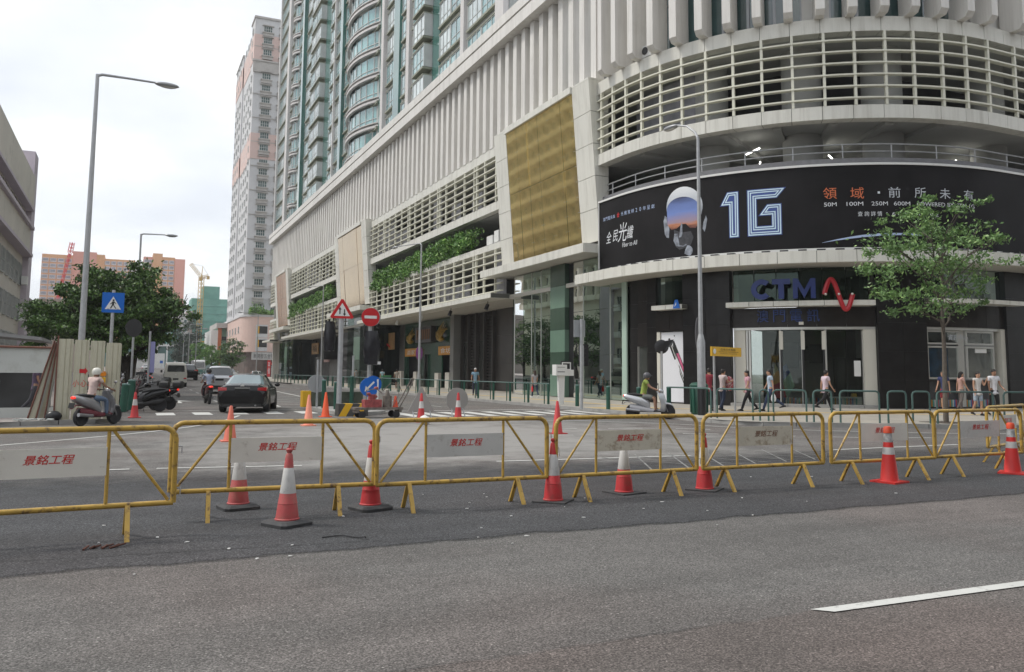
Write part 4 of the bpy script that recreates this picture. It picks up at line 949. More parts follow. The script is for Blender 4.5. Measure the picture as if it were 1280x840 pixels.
def ornament(yc,zc,w,h,seed,lab):
    r=random.Random(seed); g=MB(); 
    base=Vector((26.4,yc,zc-h*.4))
    for k in range(9):
        a=-1.0+2.0*k/8; pts=[base]; 
        for j in range(1,6): pts.append(base+Vector((-.25*math.sin(j*.8),(a*w*.5)*(j/5)**.8+r.uniform(-.1,.1),h*(j/5)*(1-.35*abs(a))+.12*math.sin(j*2.1+k))))
        g.tube(pts,[.16,.13,.1,.08,.06,.02],6)
    g.ball(base+Vector((-.05,0,.15)),.35,1,1.6,.8,8,6)
    o=g.build('gilded_ornament',m_gold2,smooth=True); tag(o,lab,'ornament')
ornament(73.0,5.2,2.6,1.7,3,'gilded dragon-like ornament on the right of the restaurant sign'); ornament(82.2,5.1,2.0,1.4,8,'smaller gilded ornament on the left of the restaurant sign')
for i in range(7): 
    g=MB(); a=79.6-.6*i; g.hexa([(26.13,a-.12,4.75),(26.13,a+.05,4.75),(26.2,a+.05,4.75),(26.2,a-.12,4.75),(26.13,a-.25,5.7),(26.13,a+.0,5.75),(26.2,a,5.75),(26.2,a-.25,5.7)]); g.build('sign_stroke',mat('copper_letters',(.28,.13,.05),.4,metal=.4),sgn)
def signbox(y0,y1,z0,z1,m,label,name='shop_sign_box',x=26.3,txt=None,tm=None):
    g=MB(); g.box(x,y0,z0,x+.18,y1,z1); o=g.build(name,m); tag(o,label,'sign')
    if txt: t=text_obj('lettering',txt,(y1-y0)*.7,(z1-z0)*.6,tm,None,plane_fn((x-.01,(y0+y1)/2,(z0+z1)/2),(0,-1,0))); t.parent=o
    return o
m_osg=mat('orange_sign_box',(.62,.27,.02),.5,var=.06)
signbox(69.6,73.5,3.15,3.95,m_osg,'orange yellow sign box right of the green marble entrance',txt='食坊',tm=m_text_w); signbox(79.9,83.8,3.15,3.95,m_osg,'orange yellow sign box left of the green marble entrance',txt='酒家',tm=m_text_w)
o=signbox(86.2,92.0,3.95,5.75,m_tan,'square tan sign with a dark yellow lantern emblem above a dark doorway',x=25.7)
g=MB(); g.poly([(25.66,90.4+y,4.9+z) for y,z in ((0,1.6),(-.4,.7),(-.9,.3),(-.75,-.5),(-.2,-.9),(0,-1.3),(.3,-.9),(.75,-.5),(.9,.3),(.4,.7))]); e_=g.build('emblem',mat('dark_yellow_emblem',(.33,.19,.02),.5,var=.3,scale=3)); e_.parent=o
g=MB(); g.tube([(25.6,89.3,5.2),(25.6,88.2,4.6),(25.6,87.0,4.2)],[.1,.12,.05],6); q=g.build('emblem_ribbon',m_redtext); q.parent=o
for y,h in ((70.0,1.55),(72.8,1.5),(79.2,1.6),(84.3,1.65)): g=MB(); g.box(25.9,y-.5,.13,26.2,y+.5,h); bo=g.build('menu_board',mat('pale_board',(.55,.52,.47),.6,var=.1)); tag(bo,'pale standing menu board %s'%{70.0:'at the far right of the restaurant front',72.8:'beside the right doorway of the restaurant',79.2:'left of the green marble panel behind the railing',84.3:'at the left end of the restaurant front'}[y],'board')
g=MB(); g.box(26.4,77.6,.13,26.6,77.9,3.3); PW(g,'marble_edge',m_stone); shopwall(85.2,87.8,.13,6.6,m_grw,26.9)
g=MB(); g.box(24.2,87.95,.13,27.2,88.03,6.7); PW(g,'glass_return',m_glassd)
def pylonbase(y0,y1):
    n=5
    for k in range(n):
        a=y0+(y1-y0)*k/n; m=(m_glassm,m_glassd,m_green_g,m_glassd,m_glassm)[k]
        for z0,z1 in ((.16,2.9),(2.92,5.6),(5.62,8.2)):
            g=MB(); g.box(24.1,a+.02,z0,24.13,a+(y1-y0)/n-.02,z1); PW(g,'glass_pane',m if m is not m_green_g or z0<2.9 or z0>5.6 else m_green_l)
    g=MB(); g.box(25.2,y0,.13,25.3,y1,8.2); PW(g,'interior_wall',MATS['green_stone_stripe_dark'])
    for y in (y0,y1): g=MB(); g.box(24.1,y-.04,.13,27.2,y+.04,8.2); PW(g,'glass_return',m_glassd)
pylonbase(88.2,103); pylonbase(137.2,150.2)
shopwall(103.2,137,.13,6.9,m_brz,27.2); 
for (a,b,z0,z1,m) in ((104,108,.13,6.5,m_grw),(108.2,111,.13,3.4,m_black),(111,114.5,.13,6.5,m_brz),(114.6,118,.13,3.6,m_dark),(118,122.8,.13,3.8,m_grw),(123,127.6,.13,3.2,m_dark),(128,133,.13,3.8,m_grw),(133,136.8,.13,6.4,m_black)): shopwall(a,b,z0,z1,m,27.0)
signbox(128.2,132.9,4.2,5.9,m_tan,'tan square sign with a brown emblem under the farther canopy',txt='福',tm=m_barkd); signbox(120.5,123.6,2.9,4.9,mat('pink_sign_face',(.55,.33,.30),.5,var=.1),'pale pink sign with a red round motif under the farther canopy',txt='●',tm=m_redtext)
g=MB(); g.box(24.9,117.2,3.2,27.0,118.6,6.4); o=g.build('dark_awning_box',m_black); tag(o,'dark hanging box awning between the shops of the farther bay','awning')
shopwall(150.5,158,.13,6.9,m_brz,27.2)
g=MB()
for i,(y,x0,ang) in enumerate(((99.5,24.6,.35),(91.6,24.8,.3))):
    g=MB(); g.hexa([(x0,y-.5,.3),(x0+.03,y-.5,.3),(x0+.03,y+.9,.3),(x0,y+.9,.3),(x0,y-1.6-.2,3.1),(x0+.03,y-1.8,3.1),(x0+.03,y-1.0,3.1),(x0,y-1.0,3.1)]); o=g.build('leaning_banner',m_signw); tag(o,'white banner leaning against the bronze mirror pylon base, %s of the two'%('left' if i==0 else 'right'),'banner')
# lamps and an air grille under the near canopy
for y in (54.5,62,69.2,76.4,83):
    g=MB(); g.cyl((23.2,y,6.66),(23.2,y,6.4),.03,.03,6); g.cyl((23.2,y,6.45),(23.05,y,6.05),.13,.16,10); o=g.build('spotlight',m_white if y in(69.2,76.4) else m_black,smooth=True); tag(o,'small %s spotlight hanging under the cream canopy, %s'%('white' if y in(69.2,76.4) else 'black',{54.5:'nearest the gold mirror panel',62:'over the slatted doors',69.2:'above the right sign box',76.4:'over the green marble panel',83:'above the left sign box'}[y]),'spotlight',group='spotlights under the near canopy')
# ---------------------------------------------------------------- residential tower standing on the podium
m_tw=mat('tower_render',(.40,.42,.41),.7,var=.05,scale=.2); m_twc=mat('tower_white_column',(.60,.58,.57),.6,var=.04)
m_twg=mat('green_glass_strip',(.06,.17,.15),.12,var=.25,scale=.3,spec=.8,coat=.4); m_twf=mat('white_window_frame',(.60,.61,.60),.4)
m_slab=mat('olive_slab_edge',(.26,.27,.21),.6,var=.1); m_wing=mat('bluish_window_glass',(.17,.34,.35),.08,var=.5,scale=.35,spec=1.,coat=.7)
m_wingb=mat('pale_curtained_glass',(.50,.58,.58),.12,var=.3,scale=.5,spec=1.,coat=.7)
XT=24.7; Z0T=26.75; FH=3.05; NF=24
tw=thing('residential_tower','tall pale apartment tower with green glazed bays and round balconies rising from the podium','building',(30,107,Z0T))
TW=lambda g,n,m,p=None,sm=False: (g.build(n,m,tw,sm,world=True))
g=MB(); g.box(XT+.25,55.2,Z0T-.3,44,164,Z0T+FH*NF); TW(g,'tower_body',m_tw)
# windows: shared meshes per width; frame with a pane child
_wc={}
def win_mesh(w,h,nm,d=.25,trans=.32,var=0):
    k=(round(w,2),h,nm,d,var)
    if k in _wc: return _wc[k]
    f=MB(); t=.07
    f.box(-d,-w/2,0,0,w/2,t); f.box(-d,-w/2,h-t,0,w/2,h); dd=0 if d<.3 else -d+.12; f.box(-d,-w/2,t,dd,-w/2+t,h-t); f.box(-d,w/2-t,t,dd,w/2,h-t)
    for i in range(1,nm): y=-w/2+w*i/nm; f.box(-d+.02,y-.03,t,0,y+.03,h-t)
    f.box(-d+.03,-w/2+t,h*trans,0,w/2-t,h*trans+.05)
    if d>.3: f.box(-d+.1,-w/2+.02,.02,0,-w/2+.08,h-.02)
    p=MB(); p.box(-d+.07,-w/2+t,t,-d+.09 if d<.3 else 0,w/2-t,h-t)
    _wc[k]=(f.mesh('window_frame',m_twf),p.mesh('pane',m_wingb if var else m_wing)); return _wc[k]
far_stuff=MB(); far_pane=MB(); wcount=0
def tower_window(y0,y1,k,nm,d=.25,z=.66,h=2.2):
    global wcount
    zf=Z0T+FH*k; w=y1-y0; vis=zf < 12+.42*y0+3 and wcount<296
    if vis:
        fr,pa=win_mesh(w,h,nm,d,var=1 if rnd.random()<.35 else 0); wcount+=1
        o=link('window',fr,tw,Vector((XT+.25,(y0+y1)/2,zf+z))-tw.location); link('pane',pa,o)
    else:
        far_stuff.box(XT+.25-d,y0,zf+z,XT+.25,y0+.1,zf+z+h); far_stuff.box(XT+.25-d,y1-.1,zf+z,XT+.25,y1,zf+z+h); far_stuff.box(XT+.25-d,y0+.1,zf+z,XT+.25,y1-.1,zf+z+.1); far_pane.box(XT+.3-d,y0+.1,zf+z+.1,XT+.25,y1-.1,zf+z+h)
def wcolumn(y0,y1,n,nm=3,d=.25,slab=True):
    st=(y1-y0)/n
    for k in range(NF):
        for i in range(n): tower_window(y0+st*i+.06,y0+st*(i+1)-.06,k,nm,d)
    g=MB()
    for k in range(NF):
        zf=Z0T+FH*k; g.box(XT+.25-d-.12,y0+.05,zf+.42,XT+.25,y1-.05,zf+.62); g.box(XT+.25-d-.05,y0+.05,zf+2.86,XT+.25,y1-.05,zf+2.98)
    o=TW(g,'window_ledge',m_slab); tag(o,kind='stuff')
def strip_(y0,y1,x0,m,nm): g=MB(); g.box(x0,y0,Z0T-.2,XT+.3,y1,Z0T+FH*NF); TW(g,nm,m)
wcolumn(57.0,63.3,2,3,.2); strip_(55.2,56.8,XT-.2,m_twc,'column'); strip_(63.5,64.3,XT-.2,m_twc,'column')
wcolumn(64.7,67.4,1,2,.2); wcolumn(67.4,70.4,1,3,.2); strip_(70.4,72.4,XT+.1,m_twg,'green_strip')
wcolumn(72.5,76.0,1,3,.95); wcolumn(76.1,78.6,1,2,.2); strip_(78.8,79.8,XT-.25,m_twc,'column')
wcolumn(79.9,82.3,1,2,.2); strip_(82.7,84.8,XT-.1,m_twg,'green_strip'); wcolumn(85,88,1,3,.2); strip_(88.2,89.2,XT-.3,m_twc,'column'); strip_(89.5,91.3,XT+.15,m_twg,'green_strip')
strip_(108.7,110,XT-.35,m_twg,'green_strip'); wcolumn(106,108.5,1,2,.2); wcolumn(110.2,117.6,2,3,.3); strip_(117.8,121.8,XT+.1,m_twg,'green_strip')
wcolumn(122,129,2,3,.95); wcolumn(129.2,136.2,2,3,.3); strip_(137.8,139.2,XT-.4,m_twg,'green_strip'); strip_(151.4,153.4,XT-.5,m_twc,'column')
wcolumn(139.4,143,1,2,.3); wcolumn(148,151.2,1,2,.3); wcolumn(153.6,163.4,3,3,.3); strip_(113.6,114.0,XT-.35,m_twc,'column')
strip_(163.4,164.2,XT-.4,m_twc,'column')
o=TW(far_stuff,'high_window_frames',m_twf); tag(o,kind='stuff'); o=TW(far_pane,'high_window_panes',m_wing); tag(o,kind='stuff')
def bow(yc,hw,bul,n,ybands,names=('round_balcony','bow_window')):
    r=(hw*hw+bul*bul)/(2*bul); a=math.asin(min(1,hw/r))
    def pt(t,e): th=-a+2*a*t; return (XT+.25-( (r+e)*math.cos(th)-(r-bul)), yc+(r+e)*math.sin(th))
    for k in range(NF):
        zf=Z0T+FH*k
        if zf>12+.42*(yc-hw)+4: break
        for (z0,z1,e) in ybands:
            g=MB(); secs=[]
            for i in range(n+1):
                x,y=pt(i/n,e); x2,y2=pt(i/n,e-.35); secs.append([(x,y,zf+z0),(x,y,zf+z1),(x2,y2,zf+z1),(x2,y2,zf+z0)])
            g.loft(secs); TW(g,names[0],m_twc)
        g=MB(); secs=[]; frs=[]
        for i in range(n+1):
            x,y=pt(i/n,-.45); x2,y2=pt(i/n,-.5); secs.append([(x,y,zf+.7),(x,y,zf+2.75),(x2,y2,zf+2.75),(x2,y2,zf+.7)])
            fr=MB(); fr.box(x-.08,y-.05,zf+.7,x+.04,y+.05,zf+2.75); frs.append(fr)
        g.loft(secs); o=TW(g,names[1],m_wing); 
        for fr in frs: f=fr.build('mullion',m_twf,o); sub(f,tw)
        g=MB(); secs=[]
        for i in range(n+1):
            x,y=pt(i/n,-.38); x2,y2=pt(i/n,-.5); secs.append([(x,y,zf+1.25),(x,y,zf+1.32),(x2,y2,zf+1.32),(x2,y2,zf+1.25)])
        g.loft(secs); f=g.build('rail',m_twf,o); sub(f,tw)
bow(98.5,7.0,1.9,10,((.0,.28,0),(.5,.62,.05)))
bow(145.5,2.4,1.2,6,((.0,.3,0),(.5,.65,.03)))
g=MB()
for k in range(NF): g.box(XT-.05,91.4,Z0T+FH*k+2.8,XT+.3,106,Z0T+FH*k+3.1)
o=TW(g,'slab_edges',m_slab); tag(o,kind='stuff')

# ---------------------------------------------------------------- generic far block with windows that are pieces
def block(name,label,x0,x1,y0,y1,z0,z1,m,cat='building'):
    t=thing(name,label,cat,((x0+x1)/2,(y0+y1)/2,z0)); g=MB(); g.box(x0,y0,z0,x1,y1,z1); g.build('wall',m,t,world=True); return t
def win(t,axis,pos,c,z,w,h,m=m_winglass,fm=m_twf,d=.12,nm=2,cache={},nh=2,sill=None):
    """window on a face: axis 'x' = face normal -Y at y=pos, axis 'y' = face normal +/-X at x=pos (sign in d)"""
    k=(axis,round(w,2),round(h,2),m.name,fm.name,round(d,2),nm,nh,sill)
    if k not in cache:
        f=MB(); p=MB(); b=.08
        def B(g,a0,a1,z0,z1,d0,d1):
            if axis=='x': g.box(a0,-d0,z0,a1,-d1,z1)
            else: g.box(d0,a0,z0,d1,a1,z1)
        B(f,-w/2,w/2,0,b,0,d); B(f,-w/2,w/2,h-b,h,0,d); B(f,-w/2,-w/2+b,b,h-b,0,d); B(f,w/2-b,w/2,b,h-b,0,d)
        for i in range(1,nm): B(f,-w/2+w*i/nm-.04,-w/2+w*i/nm+.04,b,h-b,0,d*.9)
        for i in range(1,nh): B(f,-w/2+b,w/2-b,h*i/nh-.03,h*i/nh+.03,0,d*.85)
        B(p,-w/2+b,w/2-b,b,h-b,d*.2,d*.4)
        if sill:
            f.m=1; B(f,-w/2-.35,w/2+.35,-.3,-.05,0,d+.5 if d>0 else d-.5); B(f,-w/2-.35,w/2+.35,h+.05,h+.22,0,d+.35 if d>0 else d-.35)
            B(f,-w/2-.2,w/2+.2,-1.0,-.3,0,(d+.3) if d>0 else d-.3)
        cache[k]=(f.mesh('window',[fm,sill or fm]),p.mesh('pane',m))
    loc=(c,pos,z) if axis=='x' else (pos,c,z)
    o=link('window',cache[k][0],t,Vector(loc)-t.location); link('pane',cache[k][1],o); return o

# grey tower with pink bands beyond the podium
m_gt=mat('grey_tower_wall',(.60,.60,.61),.8,var=.05,scale=.1,dirt=.3,dirtc=(.34,.34,.35),dscale=.3); m_pk=mat('pink_tower_wall',(.66,.50,.46),.8,var=.05,scale=.1); m_sill=mat('grey_ledge',(.46,.44,.42),.8)
gt=thing('apartment_tower','tall grey apartment tower with pink bands beyond the far end of the podium','building',(30,218,14))
GT=lambda g,n,m: g.build(n,m,gt,world=True)
g=MB(); g.box(23.7,200,14,44,206,86); g.box(24.0,206,14,44,222,84); g.box(23.7,222,14,44,237,84); GT(g,'wall',m_gt)
for z0,z1 in ((75.5,82),(75.5-24,75.5-17.8)):
    g=MB(); g.box(23.6,199.85,z0,44,206.1,z1); g.box(23.9,206.1,z0,24.2,222,z1); g.box(23.6,222,z0,24,237,z1-1); GT(g,'pink_band',m_pk)
g=MB(); g.box(23.5,199.5,72.6,44,200,75.2); g.box(23.3,199.3,75.2,44,200,75.6); GT(g,'balcony_band',m_sill)
g=MB(); g.box(23.5,199.7,86,44,206.3,86.5); g.box(23.5,221.8,84,44,237.3,84.4); GT(g,'parapet',m_sill)
for k in range(24):
    z=15.6+2.92*k
    if 72<z<75: continue
    for x in (26.7,30.6,34.5): 
        win(gt,'x',200 if not((75<z<82) or (51<z<57.7)) else 199.85,x,z,2.0,1.5,m_winglass,m_twf,.15,4,nh=2,sill=m_sill)
        if x==34.5: pass
    if k%2==0: 
        g=MB(); g.box(23.65,199.8,z-.9,30,200,z-.75); GT(g,'string_course',m_sill)
    for y in (203,209.5,213.5,218,225.5,230,234.5): win(gt,'y',24.0 if 206<y<222 else 23.65,y,z,1.6,1.45,m_winglass,m_twf,-.12,2,nh=2)
# pink podium with shops
m_pp=mat('pink_podium_wall',(.68,.50,.44),.8,var=.05,scale=.2); 
pp=thing('pink_building','low pink building with a planted roof edge and shop signs under the grey tower','building',(30,210,0))
PPB=lambda g,n,m: g.build(n,m,pp,world=True)
def rbox(g,x0,y0,x1,y1,z0,z1,r,n=8):
    P=[(x1,y0),(x1,y1),(x0,y1)]+[(x0+r-r*math.cos(R(90*k/n)),y0+r-r*math.sin(R(90*k/n))) for k in range(n+1)]
    g.ext(P,(0,0,z0),(1,0,0),(0,1,0),(0,0,z1-z0))
g=MB(); rbox(g,23.2,197,45,240,5.8,14.2,4.5); PPB(g,'wall',m_pp)
g=MB(); rbox(g,23.0,196.8,45,240.2,13.9,14.4,4.6); PPB(g,'parapet',m_gt)
g=MB(); rbox(g,24.4,198.2,45,240,0,5.8,3.6); PPB(g,'shop_wall',mat('shop_front_brown',(.13,.10,.09),.6,var=.4,scale=.8))
for z in (6.9,10.0):
    g=MB(); g.box(26.2,196.92,z-.9,28.8,197.05,z+3.0-.95); PPB(g,'white_panel',m_gt); g=MB(); g.box(26.9,196.85,z,28.7,197.1,z+1.7); PPB(g,'dark_opening',m_black); g=MB(); g.box(26.5,196.84,z,26.9,197.1,z+1.7); PPB(g,'yellow_reveal',m_yel)
for y in (204,210,216,222,228,234):
    for z in (7,10.2): win(pp,'y',23.2,y,z,1.8,1.6,m_winglass,m_twf,-.1,2)
m_hs=mat('grey_sign_board',(.42,.42,.42),.6,var=.1)
for i,(x0,x1,txt,lab) in enumerate(((25.3,30.6,'新鴻發五金行','grey shop sign board with dark characters left on the pink building'),(31.0,37.5,'文化書店','grey shop sign board with wide spaced characters right on the pink building'))):
    g=MB(); g.box(x0,195.7,4.0,x1,196.0,5.7); o=g.build('shop_sign_board',m_hs); tag(o,lab,'sign')
    t=text_obj('lettering',txt,(x1-x0)*.85,1.1,m_text_k,None,plane_fn(((x0+x1)/2,195.68,4.85),(1,0,0))); t.parent=o
g=MB(); g.box(28.8,195.5,.2,29.5,195.8,3.9); o=g.build('vertical_sign',m_red); tag(o,'narrow red vertical sign with white marks under the grey shop boards','sign')
t=text_obj('lettering','平\n價',.5,2.6,m_text_w,None,plane_fn((29.15,195.48,2.1),(1,0,0))); t.parent=o
g=MB(); g.box(29.9,195.4,2.9,36,198,3.6); o=g.build('red_awning',m_redtext); tag(o,'long red awning over the shops of the pink building','awning')
g=MB(); g.box(30,197.2,.2,33,198.3,2.6); PPB(g,'shop_window',m_wingb)
hedge_l=[]
def roofplants():
    r=random.Random(4)
    def fn(rr): x=rr.uniform(24.5,33); return (x,197.2+rr.gauss(0,.5),14.5+abs(rr.gauss(0,.6))*(1.3 if x<28 else .7)),rr.randrange(3)
    o=leaves(1500,fn,.3,m_hedge,'roof_shrubs',None,False,4); tag(o,'green shrubs along the roof edge of the pink building','shrub',kind='stuff')
roofplants()

# grey building at the left edge
m_lb=mat('grey_concrete_building',(.60,.56,.51),.85,var=.07,scale=.25,dirt=.35,dirtc=(.25,.235,.22),dscale=.5); m_lbl=mat('lilac_grey_wall',(.52,.46,.52),.85,var=.05); m_lbw=mat('dark_mirrored_window',(.04,.055,.05),.25,var=.6,scale=.4,spec=.35)
lb=thing('office_building','grey concrete office block with ribbon windows and roof railings at the left edge','building',(-16,85,0))
LB=lambda g,n,m: g.build(n,m,lb,world=True)
XL=-9.6
g=MB(); g.box(-30,62,0,XL-.4,94,20.9); LB(g,'wall',m_lb)
g=MB(); g.box(-18,94,0,XL+.1,97,23.3); LB(g,'end_block',m_lbl)
g=MB(); g.box(-30,62,17.4,XL+.25,94,20.6); LB(g,'parapet_band',m_lb); g=MB(); g.box(-30,62,17.15,XL+.35,94.2,17.4); LB(g,'ledge',m_lbl)
g=MB(); g.box(-30,62,12.9,XL+.15,94,15.3); LB(g,'spandrel_band',m_lb); 
for z in (15.3,12.6): g=MB(); g.box(-30,62,z,XL+.45,94.2,z+.3); LB(g,'ledge',m_lbl)
for y in range(64,94,3):
    win(lb,'y',XL-.4,y+.4,15.75,2.1,1.3,m_lbw,m_lb,.1,2,nh=1)
    for z in (9.6,6.2,2.8): win(lb,'y',XL-.4,y+1.0,z,1.9,2.1,m_lbw,mat('pale_window_frame',(.38,.39,.38),.5),.12,3,nh=2)

g=MB(); 
for z in (21.1,21.5): g.tube([(XL-.3,62,z),(XL-.3,93.5,z)],.035,5)
for k in range(16): g.cyl((XL-.3,62+2.1*k,20.6),(XL-.3,62+2.1*k,21.5),.03,.03,5)
LB(g,'roof_railing',m_steel)
for z in (2.8,6.2,9.7): g=MB(); g.box(XL-.2,92.0,z,XL+.3,93,z+.8); LB(g,'air_conditioner',m_white)
# low pink building seen between the office block and the tree, and the long shed roof
lp=block('low_building','low dull pink building with a dark window strip behind the tree at left','x' and -13.5,-6.0,148,165,0,12.5,mat('dull_pink_wall',(.62,.52,.47),.85,var=.06))
for x in (-11.8,-9.4,-7.4): win(lp,'x',148,x,9.3,1.5,1.6,m_lbw,m_white,.1,2,nh=1); win(lp,'x',148,x,5.6,1.5,1.6,m_lbw,m_white,.1,2,nh=1)

# orange and pink housing towers far off
m_or1=mat('far_orange_wall',(.68,.36,.18),.85,var=.05,scale=.05); m_or2=mat('far_salmon_wall',(.70,.33,.26),.85,var=.05,scale=.05); m_orw=mat('far_window_band',(.62,.54,.54),.8,var=.15,scale=.1); m_fw=mat('far_window_dark',(.27,.27,.31),.4,var=.3,scale=.2)  # wall and window colours are lightened to carry the distance haze
def housing(label,xs,y,z1,group):
    t=thing('housing_tower',label,'building',((xs[0][0]+xs[-1][1])/2,y+10,0),group=group)
    for (x0,x1,m,dz,dy,wn) in xs:
        g=MB(); g.box(x0,y+dy,0,x1,y+22,z1+dz); g.build('wall',m,t,world=True)
        if wn:
            n=max(1,round((x1-x0)/3.3)); st=(x1-x0)/n
            for j in range(20):
                z=z1-3.0*(j+1)-1.2
                if z<18: break
                g=MB(); gp=MB()
                for i in range(n):
                    a=x0+st*i; g.box(a+.35,y+dy-.25,z,a+st-.35,y+dy,z+2.2); gp.box(a+.7,y+dy-.4,z+.7,a+st-.7,y+dy-.25,z+1.9)
                    gp.box(a+.1,y+dy-.1,z+.2,a+.3,y+dy,z+2)
                f=g.build('window_row',m_orw,t,world=True); q=gp.build('panes',m_fw,f); sub(q,t)
    return t
housing('far orange housing slab with a salmon stair tower, behind the tall lamp post',[(-44.5,-30,m_or1,0,1,True),(-30,-18.5,m_or2,2.2,0,False),(-18.5,-14.5,m_or1,1.2,.5,False),(-14.5,.8,m_or1,-.8,1,True)],500,62.5,'housing towers on the skyline')
housing('far orange housing tower with a salmon right edge, behind the second lamp post',[(4.8,9.5,m_or2,-.5,1.5,True),(9.5,14.5,m_or1,1.5,0,False),(14.5,21,m_or1,-.2,1,True),(21,26.3,m_or2,-1,0,False)],498,64.5,'housing towers on the skyline')
# green netted tower and crane
m_net=mat('green_scaffold_net',(.16,.36,.30),.8,var=.18,scale=.25,dirt=.4,dirtc=(.16,.34,.31),dscale=.2)
nt_=thing('netted_building','half built tower wrapped in green scaffold netting under a yellow crane','building',(29,360,0))
for k in range(10): g=MB(); g.box(21.5+.15*rnd.random(),350,3.0*k,36,366,3.0*k+2.9); g.build('netted_storey',m_net,nt_,world=True)
g=MB(); g.box(25.6,351,30,32,364,35); g.build('netted_top',m_net,nt_,world=True)
g=MB(); 
for k in range(8): g.box(21.3,349.8,3.0*k+5.9,36.1,350,3.0*k+6.05)
g.build('scaffold_line',mat('pale_net_seam',(.22,.42,.38),.8),nt_,world=True)
g=MB(); g.box(24,349.7,12.5,31,350,13); g.build('yellow_beam',m_yel,nt_,world=True)
cr_=thing('tower_crane','yellow tower crane with a raised jib in front of the green netted tower','crane',(24.5,347,0)); m_cr=mat('crane_yellow',(.55,.36,.12),.6,var=.1)
def lattice(g,p0,p1,w,n,r=.14):
    p0,p1=Vector(p0),Vector(p1); z=(p1-p0).normalized(); x=z.orthogonal().normalized(); y=z.cross(x); C=[x*w+y*w,x*w-y*w,-x*w-y*w,-x*w+y*w]
    for c in C: g.cyl(p0+c,p1+c,r,r,4)
    for k in range(n):
        a=p0+(p1-p0)*k/n; b=p0+(p1-p0)*(k+1)/n
        for i in range(4): g.cyl(a+C[i],b+C[(i+1)%4],r*.7,r*.7,3)
g=MB(); lattice(g,(24.5,347,8),(24.6,347,38),.7,18); g.build('mast',m_cr,cr_,world=True)
g=MB(); lattice(g,(24.6,347,38),(20.3,347,43.2),.45,6,.1); g.build('jib',m_cr,cr_,world=True)
g=MB(); lattice(g,(24.6,347,38),(27.2,347,38.6),.45,3,.1); g.cyl((24.6,347,38),(24.9,347,42.5),.2,.1,5); g.build('counter_jib',m_cr,cr_,world=True)
g=MB(); g.box(26.6,346.5,37.4,27.6,347.6,38.6); g.box(23.8,346.2,36.6,24.9,347.2,38); g.build('cab',m_cr,cr_,world=True)
g=MB(); g.tube([(20.4,347,43.2),(24.9,347,42.5),(27.2,347,38.8)],.05,4); g.build('stay',m_black,cr_,world=True)
c2=thing('roof_crane','small red crane leaning on the salmon housing tower','crane',(-33,495,50)); 
g=MB(); lattice(g,(-37,494,30),(-31.0,494,63),.5,12,.18); lattice(g,(-31.0,494,63),(-30.2,494,68.5),.8,3,.2); g.build('mast',m_redtext,c2,world=True)
# teal hall with white columns at the end of the road, and a white hoarding in front
th_=thing('teal_hall','teal glazed hall with tall white columns at the end of the road','building',(8,305,0))
g=MB(); g.box(-8,303,0,22,320,9.6); g.build('glass_wall',mat('teal_glass',(.10,.22,.20),.3,var=.3,scale=.2),th_,world=True)
for x in (-6,-2,2.2,5.6,8.6,11.6,14.2,18): g=MB(); g.box(x-.25,301.5,0,x+.25,302,9.6); g.build('column',m_white,th_,world=True)
g=MB(); g.box(-8,301.3,9.4,22,304,10.2); g.build('roof_band',m_white,th_,world=True)
wh=block('site_hoarding','long white hoarding with a grey notice across the end of the road',-4.5,10.2,280,280.3,1.8,6.6,m_white,'hoarding')
g=MB(); g.box(2.5,279.8,4.2,7.2,280,5.8); g.build('notice',m_hs,wh,world=True)
bs=thing('blue_road_sign','small blue sign before the white hoarding at the road end','sign',(8.6,262,1.9)); g=MB(); g.box(8.3,262,3.4,9.1,262.05,4.2); g.build('face',m_blue,bs,world=True); g=MB(); g.cyl((8.7,262.1,1.9),(8.7,262.1,3.6),.04,.04,6); g.build('post',m_steel,bs,world=True)
# green and orange low building left of the pink one
gb=thing('green_building','low white and green building with an orange pillar beside the pink building','building',(21.5,236,0))
g=MB(); g.box(19.3,230,0,21.0,250,12); g.build('wall',m_white,gb,world=True); g=MB(); g.box(21,231,0,26,250,13.8); g.build('green_wall',mat('mint_wall',(.25,.42,.33),.8),gb,world=True)
g=MB(); g.box(21.0,230,3,21.9,231,13.2); g.build('orange_pillar',mat('orange_pillar',(.50,.16,.07),.7),gb,world=True)
for z in (6,9.4): g=MB(); g.box(22.1,230.9,z,26,231,z+1.0); g.build('dark_opening',m_black,gb,world=True)
g=MB(); g.box(20.5,229,12.6,27,250,13.0+.9); g.build('roof',m_sill,gb,world=True)
far_b=[('pale_block','pale slab block seen between the tree and the netted tower',13.5,19.5,330,345,0,22,mat('pale_far_wall',(.50,.46,.44),.85)),('beige_block','beige far block just left of the netted tower',19.2,21.5,338,350,0,24,mat('beige_far_wall',(.50,.40,.36),.85)),('teal_netted_block','low netted block behind the road end hall',4,17,326,329,0,17,m_net)]
for n_,l_,x0,x1,y0,y1,z0,z1,m in far_b:
    t=block(n_,l_,x0,x1,y0,y1,z0,z1,m)
    for k in range(5):
        for i in range(int((x1-x0)/2)): win(t,'x',y0,x0+1+2*i,z1-3.2*(k+1),1.1,1.4,m_winglass,m_white,.1,1,nh=1)

